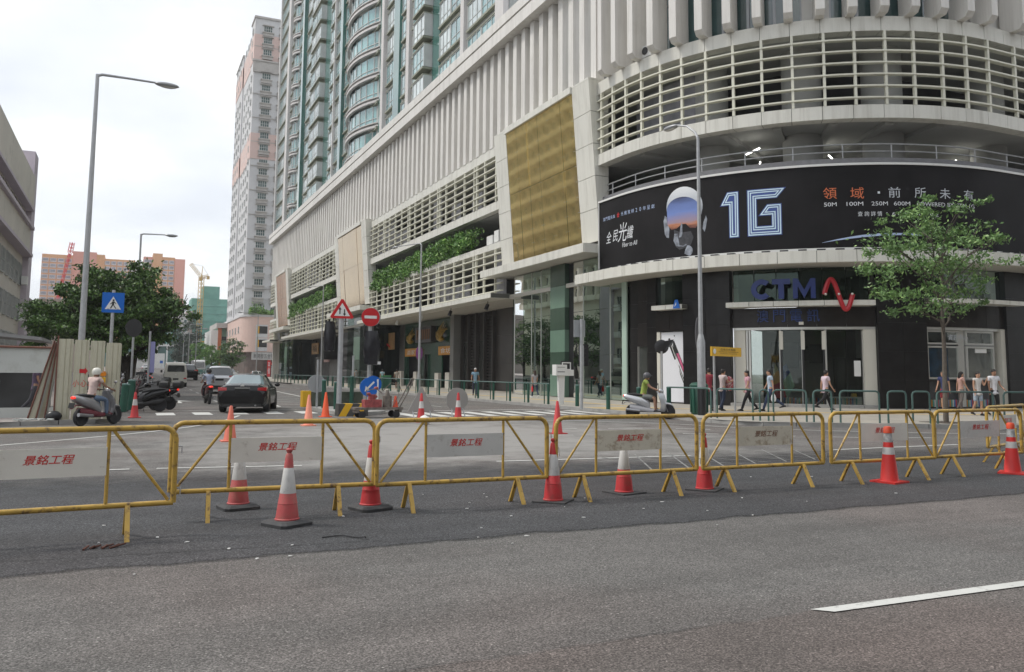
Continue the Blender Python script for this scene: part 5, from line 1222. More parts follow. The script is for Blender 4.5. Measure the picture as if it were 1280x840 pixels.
# ---------------------------------------------------------------- streets' other sides: mirrored in glass, and there when one steps aside
m_ob=mat('opposite_tower_wall',(.88,.82,.70),.8,var=.06,scale=.2); m_obw=mat('opposite_window',(.20,.19,.17),.2,var=.4,scale=.4)
def opposite(name,label,x0,x1,y0,y1,z1,face,wallm=m_ob,fl=3.1,wy=2.9,pod=11.):
    t=block(name,label,x0,x1,y0,y1,0,z1,wallm)
    g=MB(); h=MB(); 
    L0,L1=(y0,y1) if face in('+x',) else (x0,x1)
    n=int((L1-L0)/wy); k=0; z=pod
    while z<z1-fl:
        for i in range(n):
            a=L0+wy*i+.55; b=a+wy-1.1
            if face=='+x': g.box(x1-.05,a,z+.8,x1+.06,b,z+2.5); h.box(x1,a-.25,z-.05,x1+.9,b+.25,z+.12); h.box(x1+.8,a-.25,z+.1,x1+.9,b+.25,z+.85)
            elif face=='+y': g.box(a,y1-.05,z+.8,b,y1+.06,z+2.5); h.box(a-.25,y1,z-.05,b+.25,y1+.9,z+.12); h.box(a-.25,y1+.8,z+.1,b+.25,y1+.9,z+.85)
        z+=fl
    for i in range(n+1):
        a=L0+wy*i
        if face=='+x' and pod>12: h.box(x1,a-.15,pod,x1+.92,a+.15,z1)
    for i in range(int((L1-L0)/9)):
        a=L0+9*i+1.5
        if face=='+x': g.box(x1-.05,a,.2,x1+.05,a+6,5.5); (g.box(x1-.05,a+.8,7.0,x1+.05,a+5.2,9.6) if pod>12 else None)
        else: g.box(a,y1-.05,.2,a+6,y1+.05,5.5)
    o=g.build('windows',m_obw,t,world=True); tag(o,kind='stuff'); o=h.build('balconies',wallm,t,world=True); tag(o,kind='stuff'); return t
opposite('opposite_tower','beige balconied tower across the side of the street beyond the left edge',-45,-23.5,100,150,46,'+x',pod=14.)
opposite('street_block','brown block behind the viewer facing the granite corner',-14,24,-34,-17,22,'+y',mat('brown_block_wall',(.16,.145,.13),.85,var=.1,scale=.3),pod=5)
opposite('street_block','grey block behind the viewer right of the brown one',26,110,-38,-19,30,'+y',mat('grey_block_wall',(.20,.20,.19),.85,var=.1,scale=.3),pod=5)
opposite('street_block','low brown row added far down the left side, seen only mirrored in the bronze panels',-44,-19,190,330,16,'+x',mat('brown_block_wall',(.16,.145,.13),.85),pod=4)  # added in place of trees so the bronze panels mirror something dark
opposite('street_block','low dark block on the left behind the construction fence',-34,-14,32,60,11,'+x',mat('dark_block_wall',(.15,.15,.14),.85,var=.1,scale=.3),pod=4.5)
# ---------------------------------------------------------------- barriers
SINK=Vector((0,0,0))
def barrier(loc,rz,label,leg_back=.21,faded=False,text=True):
    t=thing('crowd_barrier',label,'barrier',loc,rz,'yellow steel barriers across the road')
    L=2.17/2; zt,zb=1.035,.31; r=.028
    g=MB(); c=.12
    pts=[(-L,0,zb)]+[(-L,0,zt-c)]+[(-L+c-c*math.cos(R(a)),0,zt-c+c*math.sin(R(a))) for a in (20,45,70)]+[(-L+c,0,zt),(L-c,0,zt)]+[(L-c+c*math.sin(R(a)),0,zt-c+c*math.cos(R(a))) for a in (20,45,70)]+[(L,0,zt-c),(L,0,zb)]
    g.tube(pts,r,10); g.build('top_frame',m_yel2,t,True)
    g=MB(); g.cyl((-L,0,zb),(L,0,zb),r*.92,n=10); g.build('bottom_rail',m_yel2,t,True)
    for s in (-.5,.49): g=MB(); g.cyl((s,0,zb),(s,0,zt),.017,n=8); g.build('upright',m_yel2,t,True)
    for s in (-1,1): g=MB(); g.cyl((s*.53,0,zt-.02),(s*(L-.05),0,zb+.03),.015,n=8); g.build('diagonal_brace',m_yel2,t,True)
    for x in (-.70,.68):
        for s in (-1,1):
            g=MB(); w=.022; y1=s*leg_back
            g.hexa([(x-w,y1-.018,0),(x+w,y1-.018,0),(x+w,y1+.018,0),(x-w,y1+.018,0),(x-w,s*.02-.016,zb),(x+w,s*.02-.016,zb),(x+w,s*.02+.016,zb),(x-w,s*.02+.016,zb)]); g.build('leg',m_yel2,t)
    g=MB(); g.box(-.49,-.022,.60,.48,-.014,.865); p=g.build('name_board',m_panel,t)
    if text: text_obj('lettering','景銘工程',.42,.088,m_redtext,p,plane_fn((.0,-.0245,.765),(1,0,0)),shear=.25,bold=.008)
    for z in (.45,.85): g=MB(); g.tube([(L,0,z),(L+.06,0,z),(L+.06,0,z-.07)],.007,5); g.build('hook',m_steel,t)
    return t
bl=[((-.62,8.84),.035,'leftmost yellow barrier, cut off by the left edge of the view'),
    ((1.55,9.56),-.06,'second yellow barrier from the left with two cones before it'),
    ((3.72,9.37),.0,'third yellow barrier, between the graffitied cone and the string-tied cone'),
    ((6.01,9.35),.0,'fourth yellow barrier with a cone standing behind its name board'),
    ((8.29,9.35),.01,'fifth yellow barrier with the dirtiest, brown-stained name board'),
    ((10.60,9.30),.0,'sixth yellow barrier behind the cone with two white bands'),
    ((12.87,9.38),.03,'seventh yellow barrier, whose right end overlaps the one behind'),
    ((15.35,10.6),.32,'yellow barrier standing back at an angle behind the seventh, at the right edge')]
brr=random.Random(77); boards=[m_panel,mat('yellowed_board',(.66,.61,.50),.6,var=.08,scale=3,dirt=.7,dirtc=(.33,.24,.15),dscale=8,dpos=.52),mat('greyed_board',(.62,.61,.58),.6,var=.08,scale=3,dirt=.6,dirtc=(.35,.32,.28),dscale=6,dpos=.55)]
for i,((x,y),rz,lab) in enumerate(bl):
    t=barrier((x,y,0),rz+brr.uniform(-.02,.02),lab); t.rotation_euler[0]=brr.uniform(-.02,.02)
    for c in t.children:
        if c.name.startswith('name_board'):
            c.data.materials[0]=boards[(0,0,2,1,1,0,2,0)[i]]
            for q in c.children:
                if i==4: q.data.materials[0]=mat('browned_lettering',(.22,.10,.06),.7,var=.3,scale=20)
                q.scale=(1,1,1)
        if i in (2,4,6) and c.name.startswith('leg'): c.rotation_euler=(0,brr.uniform(-.05,.05),0)
barrier((17.45,10.9),0,'yellow barrier at the far right edge beyond the angled one') if False else None
# ---------------------------------------------------------------- cones
def cone(loc,label,kind='tall',h=.74,rz=0,group='traffic cones among the barriers',cm=None,base=True,smudge=False,tilt=0):
    t=thing('traffic_cone',label,'traffic cone',loc,rz,group)
    cm=cm or m_conered
    if kind=='tall':     # flared skirt, white sleeve, knob, heavy rubber base
        g=MB(); b=.20; o=[(-b,-b*.8),(-b*.8,-b),(b*.8,-b),(b,-b*.8),(b,b*.8),(b*.8,b),(-b*.8,b),(-b,b*.8)]
        if base=='flat': g.ext([(-.21,-.21),(.21,-.21),(.21,.21),(-.21,.21)],(0,0,.0),(1,0,0),(0,1,0),(0,0,.022)); zb=.022
        else:
            A=[g.v((x,y,0)) for x,y in o]; B=[g.v((x*1.02,y*1.02,.035)) for x,y in o]; C=[g.v((x*.8,y*.8,.062)) for x,y in o]
            g.f(*A[::-1]); g.f(*C)
            for P,Q in ((A,B),(B,C)):
                for k in range(8): g.f(P[k],P[(k+1)%8],Q[(k+1)%8],Q[k])
            zb=.06
        g.build('base',m_conebase,t)
        k=h/.74; g=MB(); g.lathe([(.125,zb),(.128,zb+.012),(.118,zb+.02),(.105,.17*k),(.098,.21*k),(.101,.215*k),(.097,.222*k),(.083,.31*k),(.082,.312*k)],24); g.build('skirt',cm,t,True)
        g=MB(); g.lathe([(.083,.31*k),(.084,.315*k),(.052,.55*k),(.050,.553*k)],24); g.build('sleeve',m_conew,t,True)
        g=MB(); g.lathe([(.050,.552*k),(.036,.675*k),(.026,.69*k),(.022,.695*k),(.024,.70*k),(.033,.712*k),(.033,.73*k),(.02,.74*k)],20); g.build('tip',cm,t,True)
        if smudge:
            g=MB(); rr=random.Random(3)
            for q in range(9):
                a=-1.57+rr.uniform(-.7,.7)+R(25); z=.40+rr.uniform(-.03,.05); r_=.083-.032*(z-.31)/.24+.0025
                p=[(r_*math.cos(a+d),r_*math.sin(a+d),z+e) for d,e in ((0,0),(.12,.01),(.16,.03),(.02,.015))]; g.poly(p)
            g.build('scribble',mat('ink_smudge',(.06,.07,.12),.7),t)
    elif kind=='band':
        g=MB(); g.ext([(-.2,-.2),(.2,-.2),(.2,.2),(-.2,.2)],(0,0,0),(1,0,0),(0,1,0),(0,0,.03)); g.build('base',cm,t)
        g=MB(); g.lathe([(.135,.03),(.13,.04),(.088,.42),(.087,.42)],24); g.build('body',cm,t,True)
        g=MB(); g.lathe([(.088,.42),(.0885,.425),(.076,.525),(.075,.525)],24); g.build('white_band',m_conew,t,True)
        g=MB(); g.lathe([(.076,.524),(.068,.60),(.067,.60)],24); g.build('body',cm,t,True)
        g=MB(); g.lathe([(.068,.60),(.0685,.605),(.054,.74),(.05,.74)],24); g.build('white_band',mat('scribbled_sleeve',(.42,.42,.42),.6,var=.6,scale=14),t,True)
        g=MB(); g.lathe([(.062,.735),(.064,.80),(.05,.83),(.03,.835)],14); g.build('tip',m_orange,t,True)
    else:
        k=h/.75; g=MB(); g.ext([(-.2,-.2),(.2,-.2),(.2,.2),(-.2,.2)],(0,0,0),(1,0,0),(0,1,0),(0,0,.025)); g.build('base',cm,t)
        if kind=='plain': g=MB(); g.lathe([(.15,.025),(.14,.04),(.035,h-.02),(.02,h)],20); g.build('body',cm,t,True)
        else:
            g=MB(); g.lathe([(.14,.025),(.13,.04),(.085,.36*k),(.08,.36*k)],18); g.build('body',cm,t,True); g=MB(); g.lathe([(.084,.36*k),(.06,.54*k),(.055,.54*k)],18); g.build('white_band',m_conew,t,True); g=MB(); g.lathe([(.059,.54*k),(.035,.73*k),(.02,.75*k)],18); g.build('tip',cm,t,True)
    if tilt: t.rotation_euler=(0,tilt,rz)
    return t
cone((1.24,10.25,0),'faded dull red cone behind the left part of the second barrier','tall',.80,.2,cm=m_conered2)
cone((1.58,8.98,0),'faded cone standing alone in front of the second barrier, nearest the viewer','tall',.79,.5,cm=m_conered2)
cone((2.64,9.62,0),'bright red cone with a scribbled white sleeve where the second and third barriers meet','tall',.80,.3,smudge=True)
c_=cone((4.90,9.36,0),'red cone with a scrap of string at its tip before the fourth barrier','tall',.78,.78,base='flat',smudge=True)
g=MB(); g.tube([(.02,-.03,.70),(.06,-.05,.66),(.075,-.06,.56)],.008,5); g.build('string',m_white,c_)
cone((6.13,9.66,0),'red cone whose top is hidden behind the name board of the fourth barrier','tall',.76,.2,base='flat')
cone((7.34,9.50,0),'red cone with a small blue mark at the joint of fourth and fifth barriers','tall',.78,.6,base='flat',smudge=True)
cone((10.47,9.12,0),'red cone with two white bands and a taped orange tip before the sixth barrier','band',rz=.2,cm=mat('bright_red_cone',(.62,.035,.03),.45,var=.1))
cone((13.38,9.18,0),'red cone with two white bands at the right edge of the view','band',rz=.5,cm=MATS['bright_red_cone'])
cone((2.17,19.9,0),'plain orange cone on the road behind the second barrier','plain',.80,cm=mat('salmon_cone',(.70,.17,.11),.5,var=.1))
cone((10.38,19.6,0),'plain red cone behind the joint of the third and fourth barriers','plain',.86,cm=m_conered)
cone((.27,30.6,0),'red and white cone beside the leaning green posts at left','wide',.85)
cone((4.88,24.8,0),'pale orange cone at the left of the road works','plain',.9,cm=mat('washed_orange_cone',(.75,.27,.18),.5,var=.2))
cone((6.35,29.3,0),'vivid orange cone just left of the triangular sign post','plain',.86,cm=mat('vivid_orange',(.85,.10,.02),.5))
cone((8.55,25.4,0),'red and white cone before the triangular sign board','wide',.92)
cone((10.0,25.9,0),'red and white cone before the round grey sign back','wide',.92)
cone((.75,29.9,0),'low red tape tripod','wide',.3) if False else None

# ---------------------------------------------------------------- street lamps
def street_lamp(loc,label,h,arm,dirx,diry,r0=.11,r1=.055,rise=.35,wrap=False):
    t=thing('street_lamp',label,'street lamp',loc); g=MB(); g.cyl((0,0,0),(0,0,h),r0,r1,12,cap=True); g.cyl((0,0,0),(0,0,1.3),r0*1.35,r0*1.25,12); g.build('pole',m_steel,t,True)
    d=Vector((dirx,diry,0)).normalized(); g=MB(); g.tube([(0,0,h-.05),tuple(d*.15+Vector((0,0,h+rise*.3))),tuple(d*arm*.5+Vector((0,0,h+rise*.75))),tuple(d*arm+Vector((0,0,h+rise)))],[r1*.9,r1*.85,r1*.7,r1*.6],8); g.build('arm',m_steel,t,True)
    g=MB(); c=d*(arm+.32)+Vector((0,0,h+rise-.02)); g.T=Matrix.Translation(c)@Matrix.Rotation(math.atan2(d.y,d.x),4,'Z'); g.ball((0,0,0),.42,1.0,.36,.22,12,8); g.build('lamp_head',mat('lamp_housing',(.35,.36,.37),.4,metal=.4),t,True)
    g=MB(); g.T=Matrix.Translation(c+Vector((0,0,-.05)))@Matrix.Rotation(math.atan2(d.y,d.x),4,'Z'); g.ball((.03,0,0),.3,1,.36,.22,10,6); g.build('lens',m_alu,t,True)
    return t
street_lamp((-1.45,31.0,.12),'tall street lamp with a long arm rising behind the corrugated hoarding',11.55,1.9,1,.1,.12,.06,.05)
street_lamp((.35,60,.2),'second tall lamp rising out of the tree crown at left',10.4,1.55,1,0,.11,.06,.05)
l_=street_lamp((18.75,24.35,.13),'street lamp before the curved billboard with its arm turned left',10.2,1.15,-.10,1,.095,.055,.75)
g=MB(); g.cyl((0,0,0),(0,0,1.0),.15,.15,14); g.build('dark_base',m_black,l_,True); g=MB(); g.lathe([(.15,1.0),(.15,2.6),(.12,2.75),(.09,2.9)],14); g.build('sleeve',m_steel,l_,True)
street_lamp((19.4,58.3,.13),'street lamp in front of the first louvred bay with its arm to the left',10.9,4.0,-.18,1,.1,.055,.3)
street_lamp((19.4,92.5,.13),'street lamp in front of the farther louvred bay',10.9,3.6,-.2,1,.1,.055,.2)
street_lamp((18.9,140,.13),'slender far street lamp before the pink building',10.6,2.5,-1,0,.1,.055,.2)
for (x,y,h) in ((7.2,118,9.6),(9.6,140,10.0),(9.4,170,10.2),(13.2,205,10.5)):
    street_lamp((x,y,H(x,y)),{118:'nearer of the median lamps down the road by the dark fir',140:'second median lamp down the road',170:'third median lamp down the road before the green trees',205:'farthest median lamp down the road'}[y],h*.72,1.0,1,0,.1,.05,.1)
# ---------------------------------------------------------------- signs
FR=Vector((-.42,-.91,0)).normalized()   # towards the viewer
def post(g,p,h,r=.045,n=10): g.cyl(p,(p[0],p[1],p[2]+h),r,r,n)
def flat(g,pts,o,u,d,z0=0): g.ext(pts,o,u,(0,0,1),d)
U_=Vector((1,-.12,0)).normalized(); B_=Vector((.12,1,0)).normalized()
t=thing('pedestrian_sign','blue square pedestrian crossing sign above the corrugated hoarding','sign',(-.62,33.9,.12))
g=MB(); post(g,(0,0.05,0),4.4,.06); g.build('post',m_steel,t,True)
g=MB(); g.box(-.37,-.02,3.56,.37,.02,4.3); g.build('plate',m_blue,t)
g=MB(); g.poly([(-.27,-.025,3.68),(.27,-.025,3.68),(0,-.025,4.16)]); g.build('white_triangle',m_signw,t)
g=MB(); o=-.03
for q in ([(-.02,3.98),(.04,3.98),(.04,4.05),(-.02,4.05)],[(-.04,3.84),(.03,3.84),(.04,3.97),(-.03,3.97)],[(-.10,3.71),(-.06,3.71),(.01,3.84),(-.04,3.84)],[(.08,3.71),(.12,3.71),(.03,3.84),(-.01,3.86)],[(.02,3.95),(.10,3.87),(.11,3.89),(.04,3.97)],[(-.03,3.95),(-.10,3.88),(-.09,3.86),(-.02,3.92)],[(-.2,3.69),(-.12,3.69),(-.12,3.7),(-.2,3.7)],[(.13,3.69),(.21,3.69),(.21,3.7),(.13,3.7)]): g.poly([(x,o,z) for x,z in q])
g.build('walking_figure',m_text_k,t)
def disc(g,c,r,u,d,n=28): g.ext([(r*math.cos(2*math.pi*k/n),r*math.sin(2*math.pi*k/n)) for k in range(n)],c,u,(0,0,1),d)
t=thing('two_way_sign','triangular red edged two way traffic sign on a thick grey pole','sign',(7.46,32.02,.1))
g=MB(); post(g,(0,.08,0),3.75,.10,14); g.build('post',m_steel,t,True)
g=MB(); g.ext([(-.46,3.60),(-.40,3.54),(.40,3.54),(.46,3.60),(.04,4.29),(-.04,4.29)],(0,-.04,0),(1,0,0),(0,0,1),(0,.04,0)); g.build('plate',m_red,t)
g=MB(); g.poly([(-.31,-.045,3.63),(.31,-.045,3.63),(0,-.045,4.14)]); g.build('white_face',m_signw,t)
g=MB()
for x,up in ((-.09,1),(.09,-1)):
    g.poly([(x-.022,-.05,3.70),(x+.022,-.05,3.70),(x+.022,-.05,3.9),(x-.022,-.05,3.9)])
    z=3.88 if up>0 else 3.73
    g.poly([(x-.06,-.05,z),(x+.06,-.05,z),(x,-.05,z+.1*up)][::1 if up>0 else -1])
g.build('arrows',m_text_k,t)
def bagged(t,c,w,h,seed,name='bagged_signal'):
    """a signal head wrapped in a black plastic bag: creased, pinched at top and bottom"""
    rr=random.Random(seed); secs=[]
    for k in range(9):
        f=k/8; z=c[2]-h/2+h*f; e=w/2*(.72+.34*math.sin(math.pi*(.12+.8*f)))
        secs.append([(c[0]+e*(1+rr.uniform(-.12,.12))*math.cos(a)*1.0,c[1]+e*.85*(1+rr.uniform(-.12,.12))*math.sin(a),z+rr.uniform(-.02,.02)) for a in [2*math.pi*i/14 for i in range(14)]])
    g=MB(); g.loft(secs); return g.build(name,mat('black_plastic_bag',(.014,.014,.018),.32,var=.3,scale=6,bump=.8,bscale=12),t,True,ang=30)
t2=thing('traffic_signal','bagged black traffic signal on the pole of the triangular sign','traffic signal',(7.1,32.4,.1)); bagged(t2,(0,0,2.85),.42,1.15,4); g=MB(); g.box(.05,-.05,2.95,.4,.02,3.0); g.build('bracket',m_black,t2)
t=thing('no_entry_sign','round red no entry sign above a bagged signal on a grey pole','sign',(9.0,33.4,.1))
g=MB(); post(g,(0,.1,0),3.9,.075,12); g.build('post',m_steel,t,True); g=MB(); disc(g,(-.03,-.03,3.72),.38,(1,0,0),(0,.03,0)); g.build('plate',m_red,t)
g=MB(); g.box(-.29,-.04,3.66,.23,-.031,3.78); g.build('white_bar',m_signw,t); g=MB(); disc(g,(.09,.18,3.74),.37,(1,0,0),(0,.02,0)); g.build('rear_plate',m_steel,t)
t2=thing('traffic_signal','larger bagged black traffic signal under the no entry sign','traffic signal',(8.95,33.15,.1)); bagged(t2,(.04,0,2.45),.62,1.35,9); g=MB(); g.box(.25,-.1,1.78,.4,-.06,1.9); g.build('tag',m_signw,t2); g=MB(); g.box(-.3,-.02,2.9,-.26,.1,3.4); g.build('visor_edge',m_black,t2)
t=thing('keep_left_sign','round blue sign with a white arrow pointing down left','sign',(8.35,31.0,.1))
g=MB(); disc(g,(0,0,.90),.36,(1,0,0),(0,.04,0)); g.build('plate',m_blue,t)
g=MB(); a=Vector((-.7,0,-.7)); n_=Vector((.7,0,-.7)); c=Vector((0,-.01,.92))
P=[c-a*.26+n_*.035,c-a*.26-n_*.035,c+a*.1-n_*.035,c+a*.1+n_*.035]; g.poly(P); g.poly([c+a*.26,c+a*.08+n_*.12,c+a*.08-n_*.12]); g.build('arrow',m_signw,t)
g=MB(); post(g,(.0,.06,0),.95,.04); g.build('post',m_steel,t,True); g=MB(); g.box(.30,-.03,.45,.35,.03,1.2); g.build('white_edge_post',m_signw,t); g=MB(); disc(g,(.20,.2,1.0),.33,(1,0,0),(0,.03,0)); g.build('second_plate',MATS['blue_sign_face'],t)
t=thing('round_sign_back','grey back of a round sign on a slim post between the bollards','sign',(7.0,34.0,.1))
g=MB(); post(g,(0,0,0),1.95,.045); g.build('post',m_steel,t,True); g=MB(); disc(g,(-.02,.05,.98),.36,(1,0,0),(0,.03,0)); g.build('plate',mat('pale_grey_back',(.40,.41,.42),.5,metal=.2),t)
t=thing('slim_post','slim grey post left of the no entry pole','post',(9.2,37.0,.1)); g=MB(); post(g,(0,0,0),2.2,.05); g.build('post',m_steel,t,True)
# standing works signs seen from behind
t=thing('works_sign_triangle','grey back of a triangular works sign standing behind a cone','sign',(8.95,26.6,0)); g=MB(); g.ext([(-.46,.28),(.46,.28),(.03,1.08),(-.03,1.08)],(0,0,0),(1,0,0),(0,0,1),(0,.03,0)); g.build('plate',mat('dull_grey_back',(.33,.32,.30),.6),t); g=MB(); g.cyl((-.3,0,.3),(-.3,-.25,0),.018,n=6); g.cyl((.3,0,.3),(.3,-.25,0),.018,n=6); g.cyl((0,.03,.9),(0,.45,0),.018,n=6); g.build('stand',m_steel,t)
t=thing('works_sign_round','grey back of a round works sign standing behind a cone','sign',(10.35,26.9,0)); g=MB(); disc(g,(0,0,.66),.40,(1,0,0),(0,.03,0)); g.build('plate',MATS['dull_grey_back'],t); g=MB(); g.cyl((-.2,0,.35),(-.25,-.2,0),.018,n=6); g.cyl((.2,0,.35),(.25,-.2,0),.018,n=6); g.build('stand',m_steel,t)
# yellow and black end block, dark barrier behind
t=thing('striped_block','yellow and black diagonally striped concrete block by the blue arrow sign','barrier',(7.45,29.7,0)); 
g=MB()
def stripes(x0,x1,z0,z1,n,y,sl):
    w=(x1-x0)/n
    for k in range(-1,n+1):
        g.m=k%2
        a,b=x0+w*k,x0+w*(k+1); P=[(a,z0),(b,z0),(b+sl,z1),(a+sl,z1)]; P=[(min(max(x,x0),x1),z) for x,z in P]
        if P[1][0]-P[0][0]>.005 or P[2][0]-P[3][0]>.005: g.hexa([(P[0][0],y,z0),(P[1][0],y,z0),(P[1][0],y+.6,z0),(P[0][0],y+.6,z0),(P[3][0],y+.04,z1),(P[2][0],y+.04,z1),(P[2][0],y+.5,z1),(P[3][0],y+.5,z1)])
stripes(-.62,.45,0,.44,4,-.3,.26); g.build('block',[m_yel,mat('grey_black_stripe',(.06,.06,.055),.7)],t)
t=thing('dark_kerb_block','long dark mossy concrete divider with a yellow end behind the green bollards','barrier',(8.0,35.4,.1)); g=MB(); g.box(-1.0,-.25,0,1.2,.25,.62); g.build('block',mat('mossy_concrete',(.07,.08,.06),.85,var=.4,scale=3),t); g=MB(); g.box(-1.35,-.26,0,-1.01,.26,.66); g.build('end',m_yel,t)
# bollards
def bollard(loc,label,h=.95,tilt=None,r=.085,group='green bollards'):
    t=thing('bollard',label,'bollard',loc,0,group); g=MB(); g.cyl((0,0,0),(0,0,h-.05),r,n=16); g.build('shaft',m_green,t,True); g=MB(); g.lathe([(r*1.06,h-.05),(r*1.06,h-.015),(r*.8,h),(.01,h+.005)],16); g.build('cap',mat('bollard_cap',(.10,.19,.17),.45),t,True)
    if tilt: t.rotation_euler=tilt
    return t
bollard((7.15,33.4,.1),'green bollard left of the triangular sign pole, farther of the two',1.15); bollard((7.42,32.45,.1),'green bollard just left of the triangular sign pole, nearer of the two',1.08)
bollard((8.67,35.0,.1),'green bollard between the triangular sign pole and the blue arrow sign',1.3)
bollard((18.15,32.4,.13),'green bollard at the corner kerb beside the white box'); bollard((17.8,29.2,.13),'green bollard in the middle before the striped stone column'); bollard((17.75,26.9,.13),'green bollard right of the grey signal pole, before the curtained glass')
bollard((18.0,25.3,.13),'green bollard behind the silver scooter',1.0)
bollard((-.1,32.4,.12),'leaning green post beside the corrugated hoarding, left of the pair',.98,(0,R(4),0),.13,None); bollard((.12,33.8,.12),'leaning green post beside the parked motorcycles, right of the pair',1.1,(0,R(2),0),.13,None)
# railing with green posts on the right pavement
rt=thing('pedestrian_railing','long low railing with a pale rail and dark green posts along the straight kerb','railing',(17.95,60,.13))
g=MB(); g.tube([(0,-25.3,.95),(0,55,.95)],.03,6); g.build('top_rail',m_greenrail,rt,True)
def rp(y,x=0,h=.95,r=.06,nm='post'): g=MB(); g.cyl((x,y,0),(x,y,h),r,n=8); g.build(nm,m_green,rt,True)
y=-25.2
while y<30: rp(y); rp(y+.42,0,.93,.028); y+=2.15
while y<55: rp(y); y+=2.4
# hoop railings along the curve
def hoop(a,b,label,h=.98):
    a,b=Vector((*a,0)),Vector((*b,0)); m=(a+b)/2; t=thing('hoop_railing',label,'railing',(m.x,m.y,.13),0,'green hoop railings at the corner')
    d=(b-a).normalized(); L=(b-a).length/2; c=.1; g=MB(); f=lambda s,z:tuple(d*s+Vector((0,0,z)))
    g.tube([f(-L,0),f(-L,h-c),f(-L+c*.3,h-c*.3),f(-L+c,h),f(L-c,h),f(L-c*.3,h-c*.3),f(L,h-c),f(L,0)],.03,8); g.build('hoop',m_greenrail,t,True)
HP=[((17.75,25.0),(17.72,22.5)),((17.74,22.2),(18.05,20.8)),((18.12,20.55),(18.35,20.42)),((18.45,20.3),(19.15,19.6)),((19.3,19.45),(19.7,19.1)),((19.9,18.95),(20.9,18.35)),((21.1,18.2),(21.6,17.95)),((21.75,17.85),(22.2,17.6)),((22.4,17.5),(24.2,16.95)),((24.5,16.8),(25.3,16.4)),((25.5,16.3),(27.2,15.7)),((27.6,15.6),(29.6,15.2))]
labs=['behind the silver scooter and the green bin','right of the billboard lamp post','narrow one before the woman in pink','before the glass doors, left part','narrow one before the man in black trousers','before the right side of the glass doors','first narrow one before the dark granite wall','second narrow one before the dark granite wall','left of the young tree trunk and across it','before the couple in white','beyond the couple in white','at the right edge of the view']
def arc_pt(x): pass
# shift hoops onto the pavement side of the kerb
for (a,b),l in zip(HP,labs): hoop((a[0]+.25,a[1]+.35),(b[0]+.25,b[1]+.35),'green hoop railing '+l)
# signal pole, white box, bin, name sign, mirror, lamp etc. on the corner
t=thing('signal_pole','grey pedestrian signal pole with a black signal and a pale plate at its top','traffic signal',(16.95,29.9,.13))
g=MB(); post(g,(0,0,0),3.7,.07,12); g.build('post',m_steel,t,True); g=MB(); g.box(-.31,.08,2.95,.22,.11,3.65); g.build('plate',mat('grey_plate',(.33,.35,.36),.5),t)
g=MB(); g.box(.02,-.02,1.75,.32,.28,2.65); g.build('signal_head',m_black,t); g=MB(); g.box(-.06,-.1,1.75,.06,-.06,2.6); g.build('push_unit',m_steel,t)
for z in (2.02,2.38): g=MB(); g.cyl((.17,-.10,z),(.17,-.03,z),.11,n=14); g.build('visor',m_black,t)
t=thing('control_box','white two part meter box with black framed plate on a white stand behind the bollards','box',(18.45,34.5,.13))
g=MB(); g.ext([(-.12,0),(.12,0),(.17,1.35),(-.17,1.35)],(0,-.08,0),(1,0,0),(0,0,1),(0,.16,0)); g.build('stand',m_white,t); g=MB(); g.box(-.35,-.2,1.35,.22,.2,1.85); g.build('box',m_signw,t); g=MB(); g.box(.0,.1,1.33,.75,.3,1.62); g.build('box',m_white,t)
g=MB(); g.box(-.28,-.21,1.5,.1,-.2,1.53); g.box(-.28,-.21,1.72,.1,-.2,1.74); g.build('print',m_text_k,t); g=MB(); g.box(.1,.18,1.55,.68,.24,2.02); g.build('black_plate',m_black,t); g=MB()
for q in ((.15,.17,1.6,.63,.18,1.65),(.15,.17,1.92,.63,.18,1.97),(.15,.17,1.65,.2,.18,1.92),(.58,.17,1.65,.63,.18,1.92)): g.box(*q)
g.build('plate_frame',m_signw,t)
t=thing('litter_bin','dark green ribbed litter bin beside the billboard lamp post','bin',(19.05,24.9,.13)); g=MB(); g.lathe([(.27,0),(.30,.05),(.31,.95),(.29,.98)],20); g.build('body',m_green,t,True,ang=50); g=MB(); g.lathe([(.33,.98),(.34,1.06),(.26,1.14),(.05,1.17)],20); g.build('lid',m_green,t,True)
for k in range(10): a=2*math.pi*k/10; g=MB(); g.box(-.03,.30,.08,.03,.335,.93); g.T=None; o=g.build('rib',m_green,t); o.rotation_euler=(0,0,a)
t=thing('name_sign','long yellow street name sign on two grey posts before the entrance','sign',(20.9,25.9,.13))
g=MB(); post(g,(-.35,0,0),2.3,.045); g.build('post',m_steel,t,True); g=MB(); post(g,(1.05,.5,0),2.3,.045); g.build('post',m_steel,t,True)
d=Vector((.94,.34,0)).normalized(); g=MB(); g.ext([(-.95,0),(1.25,0),(1.25,.36),(-.95,.36)],(.2,.1,2.16),d,(0,0,1),(.02,-.05,0)); g.build('plate',m_yel,t)
nf=lambda xc,zc: plane_fn(Vector((.2,.1,0))+d*xc+Vector((.03,-.07,zc)),d)
text_obj('lettering','巴坡沙大馬路',1.1,.09,m_text_k,t,nf(.22,2.42)); text_obj('lettering','AVENIDA DO COMENDADOR',1.5,.035,m_text_k,t,nf(.25,2.33)); text_obj('lettering','COMPLEXO COMERCIAL',1.3,.03,m_text_k,t,nf(.25,2.26)); g=MB(); disc(g,Vector((.2,.1,2.34))+d*-.76+Vector((.025,-.06,0)),.1,d,(.003,-.008,0),14); g.build('emblem',m_signw,t)
t=thing('mirror_sign','dark round traffic mirror seen from behind with its hood, on a grey pole','mirror',(22.6,32.3,.13))
